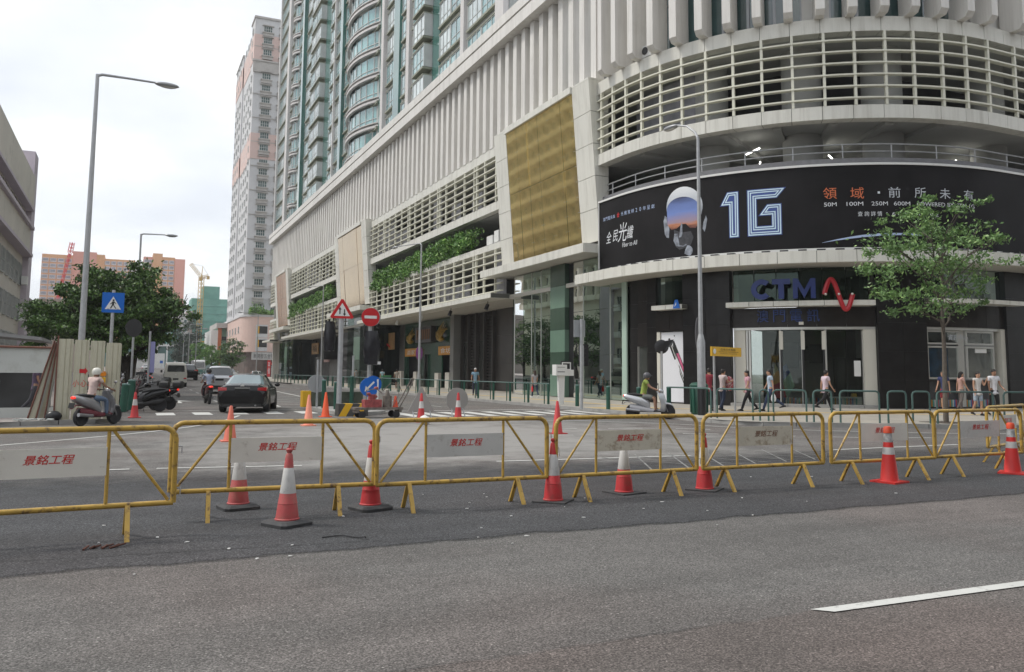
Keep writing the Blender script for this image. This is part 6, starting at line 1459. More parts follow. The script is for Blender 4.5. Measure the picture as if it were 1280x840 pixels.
g=MB(); post(g,(0,0,0),2.5,.05); g.build('post',m_steel,t,True); g=MB(); g.T=Matrix.Translation((0,0,2.72))@Matrix.Rotation(R(60),4,'Z'); g.lathe([(.22,-.02),(.33,.02),(.24,.10),(.10,.14)],20,axis='X'); g.build('mirror_shell',m_black,t,True)
g=MB(); g.hexa([(.1,-.1,2.55),(.38,-.3,2.8),(.42,-.22,2.8),(.15,.1,2.55),(.1,-.1,2.98),(.48,-.3,3.06),(.48,-.22,3.06),(.15,.1,2.98)]); g.build('hood',m_black,t)
t=thing('oval_sign','narrow dark oval sign on a slim post behind the billboard lamp post','sign',(21.1,27.6,.13)); g=MB(); post(g,(0,0,0),3.0,.04); g.build('post',m_steel,t,True); g=MB(); g.ext([(.13*math.cos(2*math.pi*k/20),3.1+.68*math.sin(2*math.pi*k/20)) for k in range(20)],(0,-.03,0),(1,0,0),(0,0,1),(0,.04,0)); g.build('plate',mat('dark_sign_back',(.10,.10,.11),.6),t)
t=thing('parking_sign','small purple no parking sign on the lamp post before the green marble front','sign',(20.6,62.0,.13)); g=MB(); post(g,(0,0,0),3.1,.035); g.build('post',m_steel,t,True); g=MB(); g.ext([(.28*math.cos(2*math.pi*k/20),2.9+.55*math.sin(2*math.pi*k/20)) for k in range(20)],(0,-.05,0),(1,0,0),(0,0,1),(0,.03,0)); g.build('plate',mat('purple_sign',(.22,.05,.22),.5),t)
t=thing('litter_bin','small green bin behind the railing in front of the bronze mirror pylon','bin',(20.3,70,.13)); g=MB(); g.box(-.35,-.3,0,.35,.3,1.0); g.build('body',m_green,t); g=MB(); g.box(-.38,-.33,1.0,.38,.33,1.12); g.build('lid',mat('bright_green_lid',(.04,.2,.08),.5),t)
# road works machine
t=thing('road_machine','small grimy red and grey line marking machine with a long handle','machine',(7.95,28.4,0)); m_gr=mat('grimy_metal',(.16,.14,.12),.7,var=.4,scale=8); m_grr=mat('grimy_red',(.32,.07,.07),.6,var=.35,scale=8)
g=MB(); g.box(-.85,-.3,.28,.85,.3,.36); g.box(-.8,-.28,.18,-.7,.28,.28); g.box(.7,-.28,.18,.8,.28,.28); g.build('deck',m_gr,t)
for x in (-.6,.6):
    for y in (-.3,.3): g=MB(); g.lathe([(.04,-.04),(.12,-.04),(.12,.04),(.04,.04)],14,(x,y,.12),'Y'); g.build('wheel',m_rubber,t,True)
g=MB(); g.box(-.5,-.22,.36,0.1,.22,.62); g.cyl((-.2,0,.62),(-.2,0,.8),.13,n=12); g.build('engine',m_grr,t); g=MB(); g.cyl((.35,0,.36),(.35,0,.75),.16,n=14); g.cyl((.35,0,.75),(.35,0,.95),.1,.04,10); g.build('tank',m_gr,t,True); g=MB(); g.cyl((.62,-.1,.36),(.62,-.1,.75),.1,.03,10); g.build('small_cone',m_orange,t,True)
g=MB(); g.tube([(.75,-.2,.36),(1.05,-.2,.9),(1.25,-.2,1.35),(1.3,.2,1.35),(1.05,.2,.9),(.75,.2,.36)],.022,6); g.build('handle',m_gr,t,True); g=MB(); g.tube([(-.45,-.2,.6),(-.45,-.2,.95),(-.1,-.2,1.0),(.1,-.2,.85)],.018,6); g.tube([(.2,.1,.9),(.5,.1,1.2),(.8,.1,1.15),(.9,.1,.9)],.015,6); g.tube([(.5,-.2,.4),(.7,-.25,.8),(.6,-.2,1.1)],.012,5); g.build('hoses',m_gr,t,True)
for x,y,z in ((-.35,-.12,.82),(-.05,.1,.72),(-.1,-.15,1.02)): g=MB(); g.ball((x,y,z),.07,1.2,1,.8,8,6); g.build('filter_cap',m_grr,t,True)
t=thing('plastic_bag','crumpled white plastic bag on the road behind the third barrier','bag',(8.3,24.3,0)); rr=random.Random(2); g=MB(); g.ball((0,0,.13),.2,1,.8,.7,10,7); g.V=[(x*(1+rr.uniform(-.15,.15)),y*(1+rr.uniform(-.15,.15)),max(0,z+rr.uniform(-.03,.03))) for x,y,z in g.V]; g.build('bag',m_signw,t,True)
# ---------------------------------------------------------------- construction fence at left
m_hoard=mat('cream_corrugated_sheet',(.50,.48,.37),.55,var=.06,scale=1.2,dirt=.4,dirtc=(.34,.31,.24),dscale=3,dpos=.55); m_hgrey=mat('pale_grey_sheet',(.50,.52,.50),.6,var=.06,dirt=.35,dirtc=(.33,.33,.3),dscale=2); m_brn=mat('rust_brown_frame',(.16,.065,.045),.7,var=.2,scale=5)
def corr(name,parent,o,u,L,z0,z1,m,pitch=.2,dep=.035,lean=0):
    o=Vector(o); u=Vector(u).normalized(); n=Vector((u.y,-u.x,0)); g=MB(); pts=[]; k=0
    x=0
    while x<L:
        for dx,dd in ((0,0),(.06,0),(.08,dep),(.17,dep),(.19,0)):
            if x+dx<=L: pts.append((x+dx,dd))
        x+=pitch
    A=[g.v(o+u*a+n*d+Vector((0,0,z0))) for a,d in pts]; B=[g.v(o+u*a+n*d+n*(-lean)+Vector((0,0,z1))) for a,d in pts]
    for i in range(len(pts)-1): g.f(A[i],A[i+1],B[i+1],B[i])
    C=[g.v(o+u*a+n*(d-.012)+Vector((0,0,z0))) for a,d in pts]; D=[g.v(o+u*a+n*(d-.012-lean)+Vector((0,0,z1))) for a,d in pts]
    for i in range(len(pts)-1): g.f(C[i+1],C[i],D[i],D[i+1])
    return g.build(name,m,parent)
ht=thing('construction_hoarding','cream corrugated metal hoarding with a red arrow, orange lamp and red characters','hoarding',(-1.88,27.7,.12))
n=4
for k in range(4): corr('corrugated_sheet',ht,(k*.42,-.006*(k%2),0),(1,0,0),.425 if k<3 else .40,0,2.36-.02*k-(0.03 if k==3 else 0),m_hoard,.13,.022)
g=MB(); g.box(-.04,-.02,0,0,.05,2.45); g.build('end_post',m_brn,ht)
g=MB(); z=1.42; g.poly([(.58,-.035,z-.06),(.72,-.035,z-.06),(.72,-.035,z-.11),(.80,-.035,z),(.72,-.035,z+.11),(.72,-.035,z+.06),(.58,-.035,z+.06)]); g.build('red_arrow',m_red,ht)
for i,ch in enumerate('小心車輛'): text_obj('lettering',ch,.16,.2,m_redtext,ht,plane_fn((.50+.2*i,-.034,1.06),(1,0,0)),shear=.15)
wl=thing('warning_lamp','small orange warning lamp hung on the cream hoarding','lamp',(-.66,27.64,1.2)); g=MB(); g.box(-.07,-.08,.0,.07,.0,.16); g.build('battery_case',m_yel,wl); g=MB(); g.lathe([(.08,-.05),(.085,0),(.08,.05)],14,(0,-.03,.26),'Y'); g.build('lens',mat('orange_lens',(.75,.25,.02),.3),wl,True)
sd_=thing('side_hoarding','cream corrugated side panel of the fence running back from the kerb','hoarding',(-.24,27.75,.12)); corr('corrugated_sheet',sd_,(0,0,0),(0,1,0),1.2,0,2.25,m_hoard,.2,.03)
# stacked sheets leaning left of it
lp_=thing('leaning_sheets','stack of ribbed sheets with brown frames leaning against the hoarding edge','sheets',(-2.62,27.85,.12))
for k in range(4):
    g=MB(); y=.12*k; x0=.02+.10*k; 
    g.hexa([(x0,y,0),(x0+.2,y,0),(x0+.2,y+.03,0),(x0,y+.03,0),(.58+.03*k,y,2.25-.1*k),(.74,y,2.25-.1*k),(.74,y+.03,2.25-.1*k),(.58+.03*k,y+.03,2.25-.1*k)]); g.build('leaning_sheet',(m_hoard,m_hgrey)[k%2],lp_)
for k in range(3): g=MB(); g.cyl((.04+.22*k,-.03,.0),(.62+.04*k,-.03,2.3-.05*k),.025,n=6); g.build('brown_bar',m_brn,lp_)
ff=thing('site_fence','grey sheet fence with rust brown frame bars and an open gateway at left','fence',(-6.2,29.2,.12))
for x0,L,z1 in ((-1.9,1.0,2.3),(-.85,1.0,2.3),(.2,1.05,2.35)): corr('corrugated_sheet',ff,(x0+1.0,0,0),(1,0,0),L,0,z1,m_hgrey,.2,.03)
g=MB(); g.box(2.25,0,1.35,4.2,.04,2.15); g.build('header_sheet',m_hgrey,ff)
for a,b in (((.9,-.05,0),(.9,-.05,2.5)),((2.25,-.05,0),(2.25,-.05,2.2)),((.9,-.05,2.15),(4.3,-.05,2.12)),((.9,-.05,.35),(2.2,-.05,.35)),((1.2,-.05,1.15),(2.2,-.05,1.12)),((.2,-.05,.9),(.95,-.05,1.9)),((-.4,-.05,0),(.9,-.05,1.35)),((.3,-.3,0),(.9,-.05,2.2)),((-1.0,-.05,2.1),(.9,-.05,2.12))): g=MB(); g.cyl(a,b,.035,n=6); g.build('brown_bar',m_brn,ff)
g=MB(); g.hexa([(1.2,.02,.34),(4.2,.02,.34),(4.2,.06,.34),(1.2,.06,.34),(1.2,.02,0),(4.2,.02,0),(4.2,.06,0),(1.2,.06,0)][4:]+[(1.2,.02,.3),(4.2,.02,.3),(4.2,.06,.3),(1.2,.06,.3)]); g.build('bottom_rail',m_hgrey,ff)
dk=thing('site_shed','dark open shed behind the gateway of the site fence','shed',(-3.2,36,.12)); g=MB(); g.box(-5.5,0,0,.6,.1,1.9); g.build('dark_wall',m_dark,dk); g=MB(); g.hexa([(-8,-1.5,3.25),(.3,-1.5,2.5),(.3,3,2.5),(-8,3,3.25),(-8,-1.5,3.38),(.3,-1.5,2.62),(.3,3,2.62),(-8,3,3.38)]); g.build('sloping_roof',mat('grey_roof_sheet',(.25,.25,.25),.7,var=.1),dk)
g=MB(); g.box(-5,-.4,1.6,.2,-.36,2.3); g.build('header',m_hgrey,dk)
gp=thing('gas_cylinder','grey green gas cylinder shaped bollard inside the site gateway','post',(-3.75,30.3,.12)); g=MB(); g.cyl((0,0,0),(0,0,.75),.13,n=14); g.build('base',m_dark,gp,True); g=MB(); g.lathe([(.13,.75),(.14,.8),(.14,1.1),(.1,1.2),(.03,1.24)],14); g.build('top',mat('grey_green_paint',(.28,.32,.29),.5),gp,True)
for i,(a,b,nm) in enumerate((((-4.9,28.6,1.2),(-3.7,28.2,.2),'nearer the gateway'),((-5.3,28.5,1.9),(-4.6,28.3,1.0),'higher on the fence'))): t=thing('striped_pole','red and white striped pole leaning on the site fence, '+nm,'pole',(0,0,0)); a_,b_=Vector(a),Vector(b); t.location=b_; g=MB(); g.m=0; N_=7
for i,(a,b,nm) in enumerate(()): pass
for t in [o for o in bpy.data.objects if o.name.startswith('striped_pole')]:
    d_=(Vector((-4.9,28.6,1.2))-Vector((-3.7,28.2,.2))) if t.name=='striped_pole' else (Vector((-5.3,28.5,1.9))-Vector((-4.6,28.3,1.0)))
    for k in range(6): g=MB(); g.cyl(d_*(k/6),d_*((k+1)/6),.025,n=8); g.build('band',m_white if k%2 else m_red,t,True)
yl=thing('warning_lamp','small yellow warning lamp on the brown gateway post','lamp',(-3.98,29.1,1.35)); g=MB(); g.box(-.06,-.06,0,.06,.0,.14); g.lathe([(.06,-.03),(.06,.03)],10,(0,-.03,.2),'Y'); g.build('case',m_yel,yl)
rb=thing('rubble_pile','small pile of offcuts and a dark bag at the foot of the leaning sheets','rubble',(-2.3,27.3,.12)); rr=random.Random(8)
g=MB()
for k in range(14): x,y=rr.uniform(-.6,.5),rr.uniform(-.15,.2); g.T=Matrix.Translation((x,y,.04))@Matrix.Rotation(rr.uniform(0,3),4,'Z')@Matrix.Rotation(rr.uniform(-.3,.3),4,'X'); s=rr.uniform(.05,.16); g.box(-s,-.02,-.015,s,.04,.02)
o=g.build('offcuts',m_hgrey,rb); tag(o,kind='stuff'); g=MB(); g.T=None; g.ball((.42,.1,.12),.2,1.1,.7,.8,10,6); g.build('dark_bag',m_black,rb,True)
# ---------------------------------------------------------------- trees
def branchy(g,p,d,r,L,depth,rr,tips,spread=.55,up=.15,n=7):
    pts=[Vector(p)]; q=Vector(p); dd=Vector(d).normalized()
    for k in range(4):
        dd=(dd+Vector((rr.gauss(0,.12),rr.gauss(0,.12),rr.gauss(0,.07)+up*.25))).normalized(); q=q+dd*L/4; pts.append(q.copy())
    g.tube(pts,[r*(1-.13*k) for k in range(5)],max(4,n))
    if depth==0: tips.append((q,dd)); return
    m=rr.choice((2,3)) if depth>1 else 3
    for k in range(m):
        a=rr.uniform(0,6.28); s=Vector((math.cos(a),math.sin(a),rr.uniform(-.1,.5))); nd=(dd*(1-spread)+s*spread).normalized()
        o=pts[rr.choice((2,3,4)) if k else 4]
        branchy(g,o,nd,r*rr.uniform(.5,.66),L*rr.uniform(.62,.85),depth-1,rr,tips,spread,up,n-1)
    tips.append((pts[3],dd))
def clump_leaves(clumps,n,size,mats,name,parent,seed,flat=.6,light_top=True):
    def fn(r):
        c,rad=clumps[r.randrange(len(clumps))]; d=Vector((r.gauss(0,1),r.gauss(0,1),r.gauss(0,flat)))*rad*.5
        return (c.x+d.x,c.y+d.y,c.z+d.z),r.choice((0,0,1,1,1,2))
    return leaves(n,fn,size,mats,name,parent,True,seed,.6)
# banyan-like street tree at left
t=thing('street_tree','broad dark green street tree with a dense uneven crown over the parked motorcycles','tree',(-.2,50,.2))
rr=random.Random(11); g=MB(); tips=[]
for k,(dx,dy) in enumerate(((0,0),(.18,.1),(-.2,.15))): g.tube([(-.2+dx,50+dy,.0),(-.2+dx*1.4+.1,50+dy,1.2),(-.15+dx*2.2,50+dy*2,2.3)],[.26,.2,.2],10)
for k in range(9):
    a=2*math.pi*k/9+.2; branchy(g,(-.2+.2*math.cos(a),50+.2*math.sin(a),2.1),(math.cos(a),math.sin(a)*.9,.75),.13,2.1,2,rr,tips,.5,.1)
g.build('trunk',m_barkd,t,True,world=True)
cl=[]
def inside_profile(x,z):   # uneven outline of the crown in the street's cross direction
    top=5.0+1.9*math.exp(-((x+.5)/2.6)**2)+.35*math.sin(x*3.1)+.2*math.sin(x*7.3); bot=2.6+.5*abs(x+.3)*.55+.25*math.sin(x*4.7)
    return bot<z<top
for k in range(1500):
    x=rr.uniform(-5.0,3.0); y=rr.uniform(-3.4,3.4); z=rr.uniform(2.1,7.1)
    if inside_profile(x,z) and (x+1)**2/18+y**2/11.5<1 and len(cl)<290:
        if (x<-3.2 and z>5.0) or x>2.1: continue
        cl.append((Vector((x,50+y,z)),rr.uniform(.3,.62)))
for px_,pz_ in ((-4.9,4.9),(-4.3,3.4),(-4.6,2.9),(-3.4,5.9),(-2.2,6.8),(.9,6.95),(2.2,5.2),(2.4,4.9),(1.9,4.2),(1.2,3.0),(.6,2.5),(1.6,5.9),(-3.9,4.1)):
    for q in range(3): cl.append((Vector((px_+rr.gauss(0,.25),50+rr.gauss(0,.8),pz_+rr.gauss(0,.15))),rr.uniform(.22,.45)))
clump_leaves(cl,52000,.11,m_leaf,'crown',t,12,.5)
_late=1
# young tree on the right pavement
t=thing('young_tree','young street tree with a thin trunk and light open crown before the granite corner','tree',(23.6,18.3,.13))
rr=random.Random(21); g=MB(); tips=[]
g.tube(smooth([(23.6,18.3,.1),(23.62,18.3,1.4),(23.66,18.3,2.6),(23.62,18.28,3.6),(23.68,18.28,4.6),(23.8,18.3,5.8)],4),[.085-.0028*k for k in range(21)],9)
for (z,dx,dz,L) in ((2.9,-.9,.8,1.0),(3.1,.9,.55,1.0),(3.3,-1,.35,1.5),(3.6,1,.6,1.6),(3.8,-1,.75,2.2),(4.1,1,.5,2.0),(4.3,-1,.35,2.3),(4.6,.8,1,1.7),(4.8,-.7,1,1.8),(5.2,.5,1,1.6),(5.4,-.35,1,1.4),(4.4,.2,.6,1.6),(4.9,1,.45,1.8)):
    branchy(g,(23.65,18.29,z),(dx,rr.uniform(-.7,.7),dz),.032,L*.8,1,rr,tips,.45,.1,6)
g.tube(smooth([(23.62,18.3,3.75),(23.2,18.1,4.1),(22.8,18.0,4.3),(22.5,18.0,4.55)],3),.022,5)
g.build('trunk',m_bark,t,True,world=True)
cl=[(p,rr.uniform(.28,.5)) for p,d in tips if p.z>3.6]
for (x,z,r) in ((20.3,5.3,.4),(20.7,4.9,.5),(20.6,3.9,.45),(21.2,5.5,.5),(21.2,4.3,.6),(21.7,3.7,.4),(21.9,6.2,.4),(22.2,6.7,.35),(22.0,4.9,.6),(22.6,5.7,.6),(22.4,4.1,.5),(23.1,5.1,.6),(23.2,6.4,.45),(23.0,7.0,.35),(23.6,7.35,.32),(23.9,5.8,.6),(24.6,7.2,.3),(25.0,7.25,.25),(24.3,6.3,.5),(25.0,6.1,.5),(25.6,6.2,.35),(26.4,6.25,.28),(24.7,5.3,.55),(25.5,5.5,.45),(26.3,5.5,.4),(27.1,5.5,.28),(25.2,4.5,.45),(25.6,4.8,.4),(25.0,3.95,.28),(24.4,4.4,.35),(21.6,4.6,.6),(22.9,4.4,.5),(21.0,4.9,.5),(22.4,5.1,.6),(21.9,5.6,.4)):
    for q in range(2): cl.append((Vector((x+rr.gauss(0,.14),18.3+rr.gauss(0,.5),z+rr.gauss(0,.08))),r*.62))
clump_leaves(cl,7400,.072,m_leafy,'crown',t,22,.55)
g=MB(); g.box(23.05,17.75,.131,24.15,18.85,.14); tag(g.build('tree_pit',mat('soil',(.07,.055,.045),.95)),kind='structure')
# far trees down the road
def simple_tree(name,label,x,y,h,w,crownbase,n,seed,mats,dark=False,size=.25,cone_=0):
    t=thing(name,label,'tree',(x,y,H(x,y))); rr=random.Random(seed); g=MB(); tips=[]; z0=H(x,y)
    g.tube([(x,y,z0-.1),(x+.1,y,z0+crownbase),(x,y,z0+h*.8)],[.22,.16,.06],7)
    for k in range(6): a=k*1.1; branchy(g,(x,y,z0+crownbase*(.8+.1*k)),(math.cos(a),math.sin(a),.8),.08,w*.4,0,rr,tips)
    g.build('trunk',m_barkd,t,True,world=True); cl=[]
    for k in range(60):
        z=rr.uniform(crownbase,h); f=(1-cone_*(z-crownbase)/(h-crownbase))*math.sqrt(max(.05,1-abs((z-crownbase)/(h-crownbase)*2-1)**2.2)) ; a=rr.uniform(0,6.28); r_=w/2*math.sqrt(rr.random())*f
        cl.append((Vector((x+r_*math.cos(a),y+r_*math.sin(a),z0+z)),w*.13))
    clump_leaves(cl,n,size,mats,'crown',t,seed,.6)
m_fir=[mat('fir_dark',(.05,.075,.06),.7,var=.2),mat('fir_mid',(.075,.105,.08),.7,var=.2),mat('fir_light',(.11,.15,.115),.7,var=.2)]
simple_tree('casuarina_tree','tall feathery dark tree in front of the green netted tower',15.2,240,16.5,9,3.5,4200,31,m_fir,size=.3,cone_=.55)
simple_tree('casuarina_tree','shorter feathery dark tree left of the tall one down the road',11.8,232,11,7,3,2600,32,m_fir,size=.3,cone_=.4)
simple_tree('round_tree','bright green round tree left of the pink building, left of the pair',13.2,182,6.6,4.6,2.4,2600,33,m_hedge,size=.2)
simple_tree('round_tree','bright green round tree left of the pink building, right of the pair',15.2,178,6.2,4.0,2.4,2300,34,m_hedge,size=.2)
simple_tree('dark_round_tree','dark green round tree in front of the pink building',18.6,172,7.6,5.2,2.6,3200,35,m_leaf,size=.2)
for i,(x,y) in enumerate(((-14.5,104),(-15.5,114),(-15,124),(-17,136))): simple_tree('street_tree','dark street tree hidden behind the office block at left, '+['nearest of four','second of four','third of four','farthest of four'][i],x,y,9.5,9,2.4,2600,60+i,m_leaf,size=.26)
# ---------------------------------------------------------------- people
def skin_geo(V,E,Rr,lev=1):
    me=bpy.data.meshes.new('s'); me.from_pydata(V,E,[]); o=bpy.data.objects.new('s',me); col.objects.link(o)
    md=o.modifiers.new('s','SKIN'); md.use_smooth_shade=True
    for i,r in enumerate(Rr):
        sv=me.skin_vertices[0].data[i]; sv.radius=r if isinstance(r,tuple) else (r,r); sv.use_root=(i==0)
    if lev: m2=o.modifiers.new('u','SUBSURF'); m2.levels=lev
    bpy.context.view_layer.update(); out=bpy.data.meshes.new_from_object(o.evaluated_get(bpy.context.evaluated_depsgraph_get()))
    vs=[v.co.copy() for v in out.vertices]; fs=[tuple(p.vertices) for p in out.polygons]
    bpy.data.objects.remove(o); bpy.data.meshes.remove(out); return vs,fs
def geo_obj(name,parts,m,parent,rad=0):
    g=MB()
    for vs,fs in parts:
        o=len(g.V); g.V+=[tuple(v) for v in vs]; g.F+=[tuple(i+o for i in f) for f in fs]; g.I+=[0]*len(fs)
    return g.build(name,m,parent,True,ang=80)
def cloth(name,c): return mat(name,c,.85,var=.1,scale=14,bump=.35,bscale=22)
SK=[mat('skin_light',(.47,.27,.18),.6,var=.05),mat('skin_tan',(.33,.18,.115),.6,var=.05)]
PEOPLE=[]
def person(label,loc,rz,shirt,pants,h=1.68,hip=(20,-16),knee=(5,25),sh=(-14,14),el=(12,16),lean=2,hair=m_hair,hairlen=0,skin=0,shorts=False,sleeve=.55,helmet=None,fem=0,sit=None,bag=None,turn=0,armout=(6,6),shoes=m_black,fingers=True,spreadleg=0):
    t=thing('person',label,'person',loc,rz); s=h/1.7; J={}
    th,shn=.43*s,.42*s; hz=.90*s if sit is None else sit
    up=lambda a,L: Vector((0,math.sin(R(a))*L,math.cos(R(a))*L))
    P=Vector((0,0,hz)); spine=lambda L,dx=0: P+up(lean,L)+Vector((dx,0,0))
    sw=(.175 if not fem else .155)*s; hw=.095*s
    neck=spine(.53*s); head=spine(.66*s)+Vector((0,.02,0)); chest=spine(.36*s)
    legs=[]
    for i,sx in enumerate((-1,1)):
        a=hip[i]; hp_=P+Vector((sx*hw,0,-.02)); k=hp_+Vector((sx*spreadleg,math.sin(R(a))*th,-math.cos(R(a))*th)); b=a-knee[i]; an=k+Vector((0,math.sin(R(b))*shn,-math.cos(R(b))*shn)); fa=max(min(b,35),-40)*.35
        toe=an+Vector((sx*.02,.17*s*math.cos(R(fa)),-.05*s+.17*s*math.sin(R(fa)))); heel=an+Vector((0,-.05*s,-.05*s)); legs.append((hp_,k,an,toe,heel))
    arms=[]
    for i,sx in enumerate((-1,1)):
        a=sh[i]+lean*0; S_=spine(.49*s,sx*sw); o=R(armout[i]); e=S_+Vector((sx*math.sin(o)*.28*s,math.sin(R(a))*.28*s*math.cos(o),-math.cos(R(a))*.28*s*math.cos(o))); b=a+el[i]
        w=e+Vector((sx*math.sin(o*.4)*.24*s,math.sin(R(b))*.24*s,-math.cos(R(b))*.24*s)); hd=w+(w-e).normalized()*.075*s; arms.append((S_,e,w,hd))
    dz=-min(min(l[3].z,l[4].z) for l in legs)+.012 if sit is None else 0
    D=Vector((0,0,dz)); 
    def sh_(v): return v+D
    V=[];E=[];Q=[]
    def add(v,r,par=None): V.append(tuple(sh_(v))); Q.append(r); 
    def A(v,r,par): add(v,r); E.append((par,len(V)-1)) if par is not None else None; return len(V)-1
    i0=A(P,.105*s,None); i1=A(spine(.18*s),.078*s,i0); i2=A(chest,.088*s,i1); i3=A(spine(.47*s),.066*s,i2); i4=A(neck,.05*s,i3); i5=A(neck+(head-neck)*.45,.05*s,i4)
    for l in legs:
        a=A(l[0]+Vector((0,0,-.05)),.082*s,i0); b=A(l[0].lerp(l[1],.5),.07*s,a); c=A(l[1],.052*s,b); d=A(l[1].lerp(l[2],.35),.055*s,c); e=A(l[2],.034*s,d)
    for l in arms:
        a=A(l[0],.044*s,i3); b=A(l[0].lerp(l[1],.5),.045*s,a); c=A(l[1],.036*s,b); d=A(l[2],.025*s,c); e=A(l[3],.032*s,d)
    body=[skin_geo(V,E,Q,1)]
    hm=MB(); Hc=sh_(head); 
    rings=[(-.115,.035,.05,.02),(-.10,.05,.062,.012),(-.07,.063,.078,.005),(-.03,.073,.09,0),(.01,.078,.098,-.004),(.05,.078,.10,-.006),(.085,.066,.085,-.008),(.11,.04,.052,-.008),(.12,.012,.015,-.008)]
    secs=[[(Hc.x+rx*s*math.cos(a),Hc.y+oy+ry*s*math.sin(a),Hc.z+z*s) for a in [2*math.pi*k/14 for k in range(14)]] for z,rx,ry,oy in rings]
    hm.loft(secs)
    f=Hc+Vector((0,.095*s,0)); hm.hexa([f+Vector((-.014,-.01,-.035)),f+Vector((.014,-.01,-.035)),f+Vector((.012,-.012,.02)),f+Vector((-.012,-.012,.02)),f+Vector((-.01,.02,-.03)),f+Vector((.01,.02,-.03)),f+Vector((.004,.002,.02)),f+Vector((-.004,.002,.02))])
    for sx in (-1,1): hm.ball((Hc.x+sx*.08*s,Hc.y-.005,Hc.z-.01),.022,.4,.7,1.2,6,5)
    body.append((hm.V,hm.F))
    # hands: palm plus four unequal fingers and a thumb
    fm=MB()
    for i,l in enumerate(arms):
        w,hd=sh_(l[2]),sh_(l[3]); d=(hd-w).normalized(); x=Vector((0,1,0)) if abs(d.y)<.8 else Vector((0,0,1)); x=(x-d*x.dot(d)).normalized(); nn=d.cross(x)*(1 if i else -1)
        for q,(off,L) in enumerate(((-.024,.058),(-.008,.068),(.008,.064),(.024,.05))):
            b=hd+x*off+d*.012; fm.tube([b,b+d*L*.5*s+nn*.004,b+d*L*.85*s+nn*.022],[.0085,.008,.006],5)
        b=w+d*.03+x*.022; fm.tube([b,b+x*.028+d*.025,b+x*.034+d*.055],[.010,.009,.007],5)
    body.append((fm.V,fm.F))
    bo=geo_obj('body',body,SK[skin],t)
    ey=MB()
    for sx in (-1,1): ey.ball((Hc.x+sx*.03*s,Hc.y+.088*s,Hc.z+.008),.009,1.3,.5,.7,6,4)
    ey.build('eyes',m_text_k,bo); mo=MB(); mo.box(Hc.x-.022,Hc.y+.075*s,Hc.z-.062*s,Hc.x+.022,Hc.y+.088*s,Hc.z-.054*s); mo.build('mouth',mat('lips',(.30,.10,.08),.6),bo)
    # shirt
    V.clear();E.clear();Q.clear(); k_=1.0
    i0=A(spine(.0),.120*s,None); i1=A(spine(.16*s),.112*s if not fem else .102*s,i0); i2=A(chest,.133*s,i1); i3=A(spine(.475*s),.115*s,i2); A(spine(.535*s),.07*s,i3); A(spine(-.085*s),.130*s,i0); A(spine(-.17*s),.128*s,len(V)-1)
    for l in arms:
        a=A(l[0],.066*s,i3); c=A(l[0].lerp(l[1],sleeve),.06*s,a); 
        if sleeve>=1: A(l[2].lerp(l[1],.1),.042*s,c)
    geo_obj('shirt',[skin_geo(V,E,Q,1)],shirt,t)
    V.clear();E.clear();Q.clear(); i0=A(P+Vector((0,0,.0)),.126*s,None); A(P+Vector((0,0,.09)),.115*s,i0)
    for l in legs:
        a=A(l[0]+Vector((0,0,-.06)),.097*s,i0)
        if shorts: A(l[0].lerp(l[1],.45),.088*s,a); A(l[0].lerp(l[1],.85),.080*s,len(V)-1)
        else: b=A(l[0].lerp(l[1],.5),.083*s,a); c=A(l[1],.068*s,b); d=A(l[1].lerp(l[2],.5),.06*s,c); A(l[2]+Vector((0,0,.0)),.052*s,d)
    geo_obj('trousers' if not shorts else 'shorts',[skin_geo(V,E,Q,1)],pants,t)
    for l in legs:
        an,toe,heel=sh_(l[2]),sh_(l[3]),sh_(l[4]); g=MB(); d=(toe-heel); u=Vector((1,0,0)); n_=u.cross(d).normalized(); n_=n_ if n_.z>0 else -n_
        secs=[]
        for f_,w_,h_ in ((-.08,.025,.05),(.1,.036,.075),(.4,.036,.08),(.75,.043,.05),(1.0,.038,.035),(1.12,.02,.018)):
            c=heel+d*f_; secs.append([c-u*w_,c-u*w_*.9+n_*h_*.8,c+n_*h_,c+u*w_*.9+n_*h_*.8,c+u*w_,c-n_*.012])
        g.loft(secs); g.build('shoe',shoes,t,True)
    if helmet is None:
        g=MB(); secs=[]
        for z,rx,ry,oy in ((-.045,.074,.05,-.045),(0.0,.085,.075,-.032),(.03,.087,.098,-.014),(.06,.085,.107,-.008),(.095,.073,.093,-.01),(.122,.045,.06,-.01),(.132,.015,.02,-.01)):
            secs.append([(Hc.x+rx*s*math.cos(a),Hc.y+oy+ry*s*math.sin(a),Hc.z+z*s) for a in [2*math.pi*k/14 for k in range(14)]])
        g.loft(secs)
        if hairlen:
            secs=[]
            for z,rx,ry,oy in ((.05,.088,.06,-.05),(-.04,.09,.055,-.06),(-.12,.09,.045,-.075),(-.12-hairlen*.6,.085,.035,-.085),(-.12-hairlen,.05,.02,-.08)): secs.append([(Hc.x+rx*s*math.cos(a),Hc.y+oy+ry*s*math.sin(a),Hc.z+z*s) for a in [2*math.pi*k/12 for k in range(12)]])
            g.loft(secs)
        g.build('hair',hair,t,True)
    else:
        g=MB(); secs=[]
        for z,rx,ry,oy in ((-.05,.10,.095,-.03),(-.02,.118,.125,-.012),(.03,.125,.14,-.005),(.08,.118,.13,-.005),(.125,.09,.1,-.005),(.15,.045,.05,-.005),(.155,.01,.01,0)): secs.append([(Hc.x+rx*s*math.cos(a),Hc.y+oy+ry*s*math.sin(a),Hc.z+z*s) for a in [2*math.pi*k/18 for k in range(18)]])
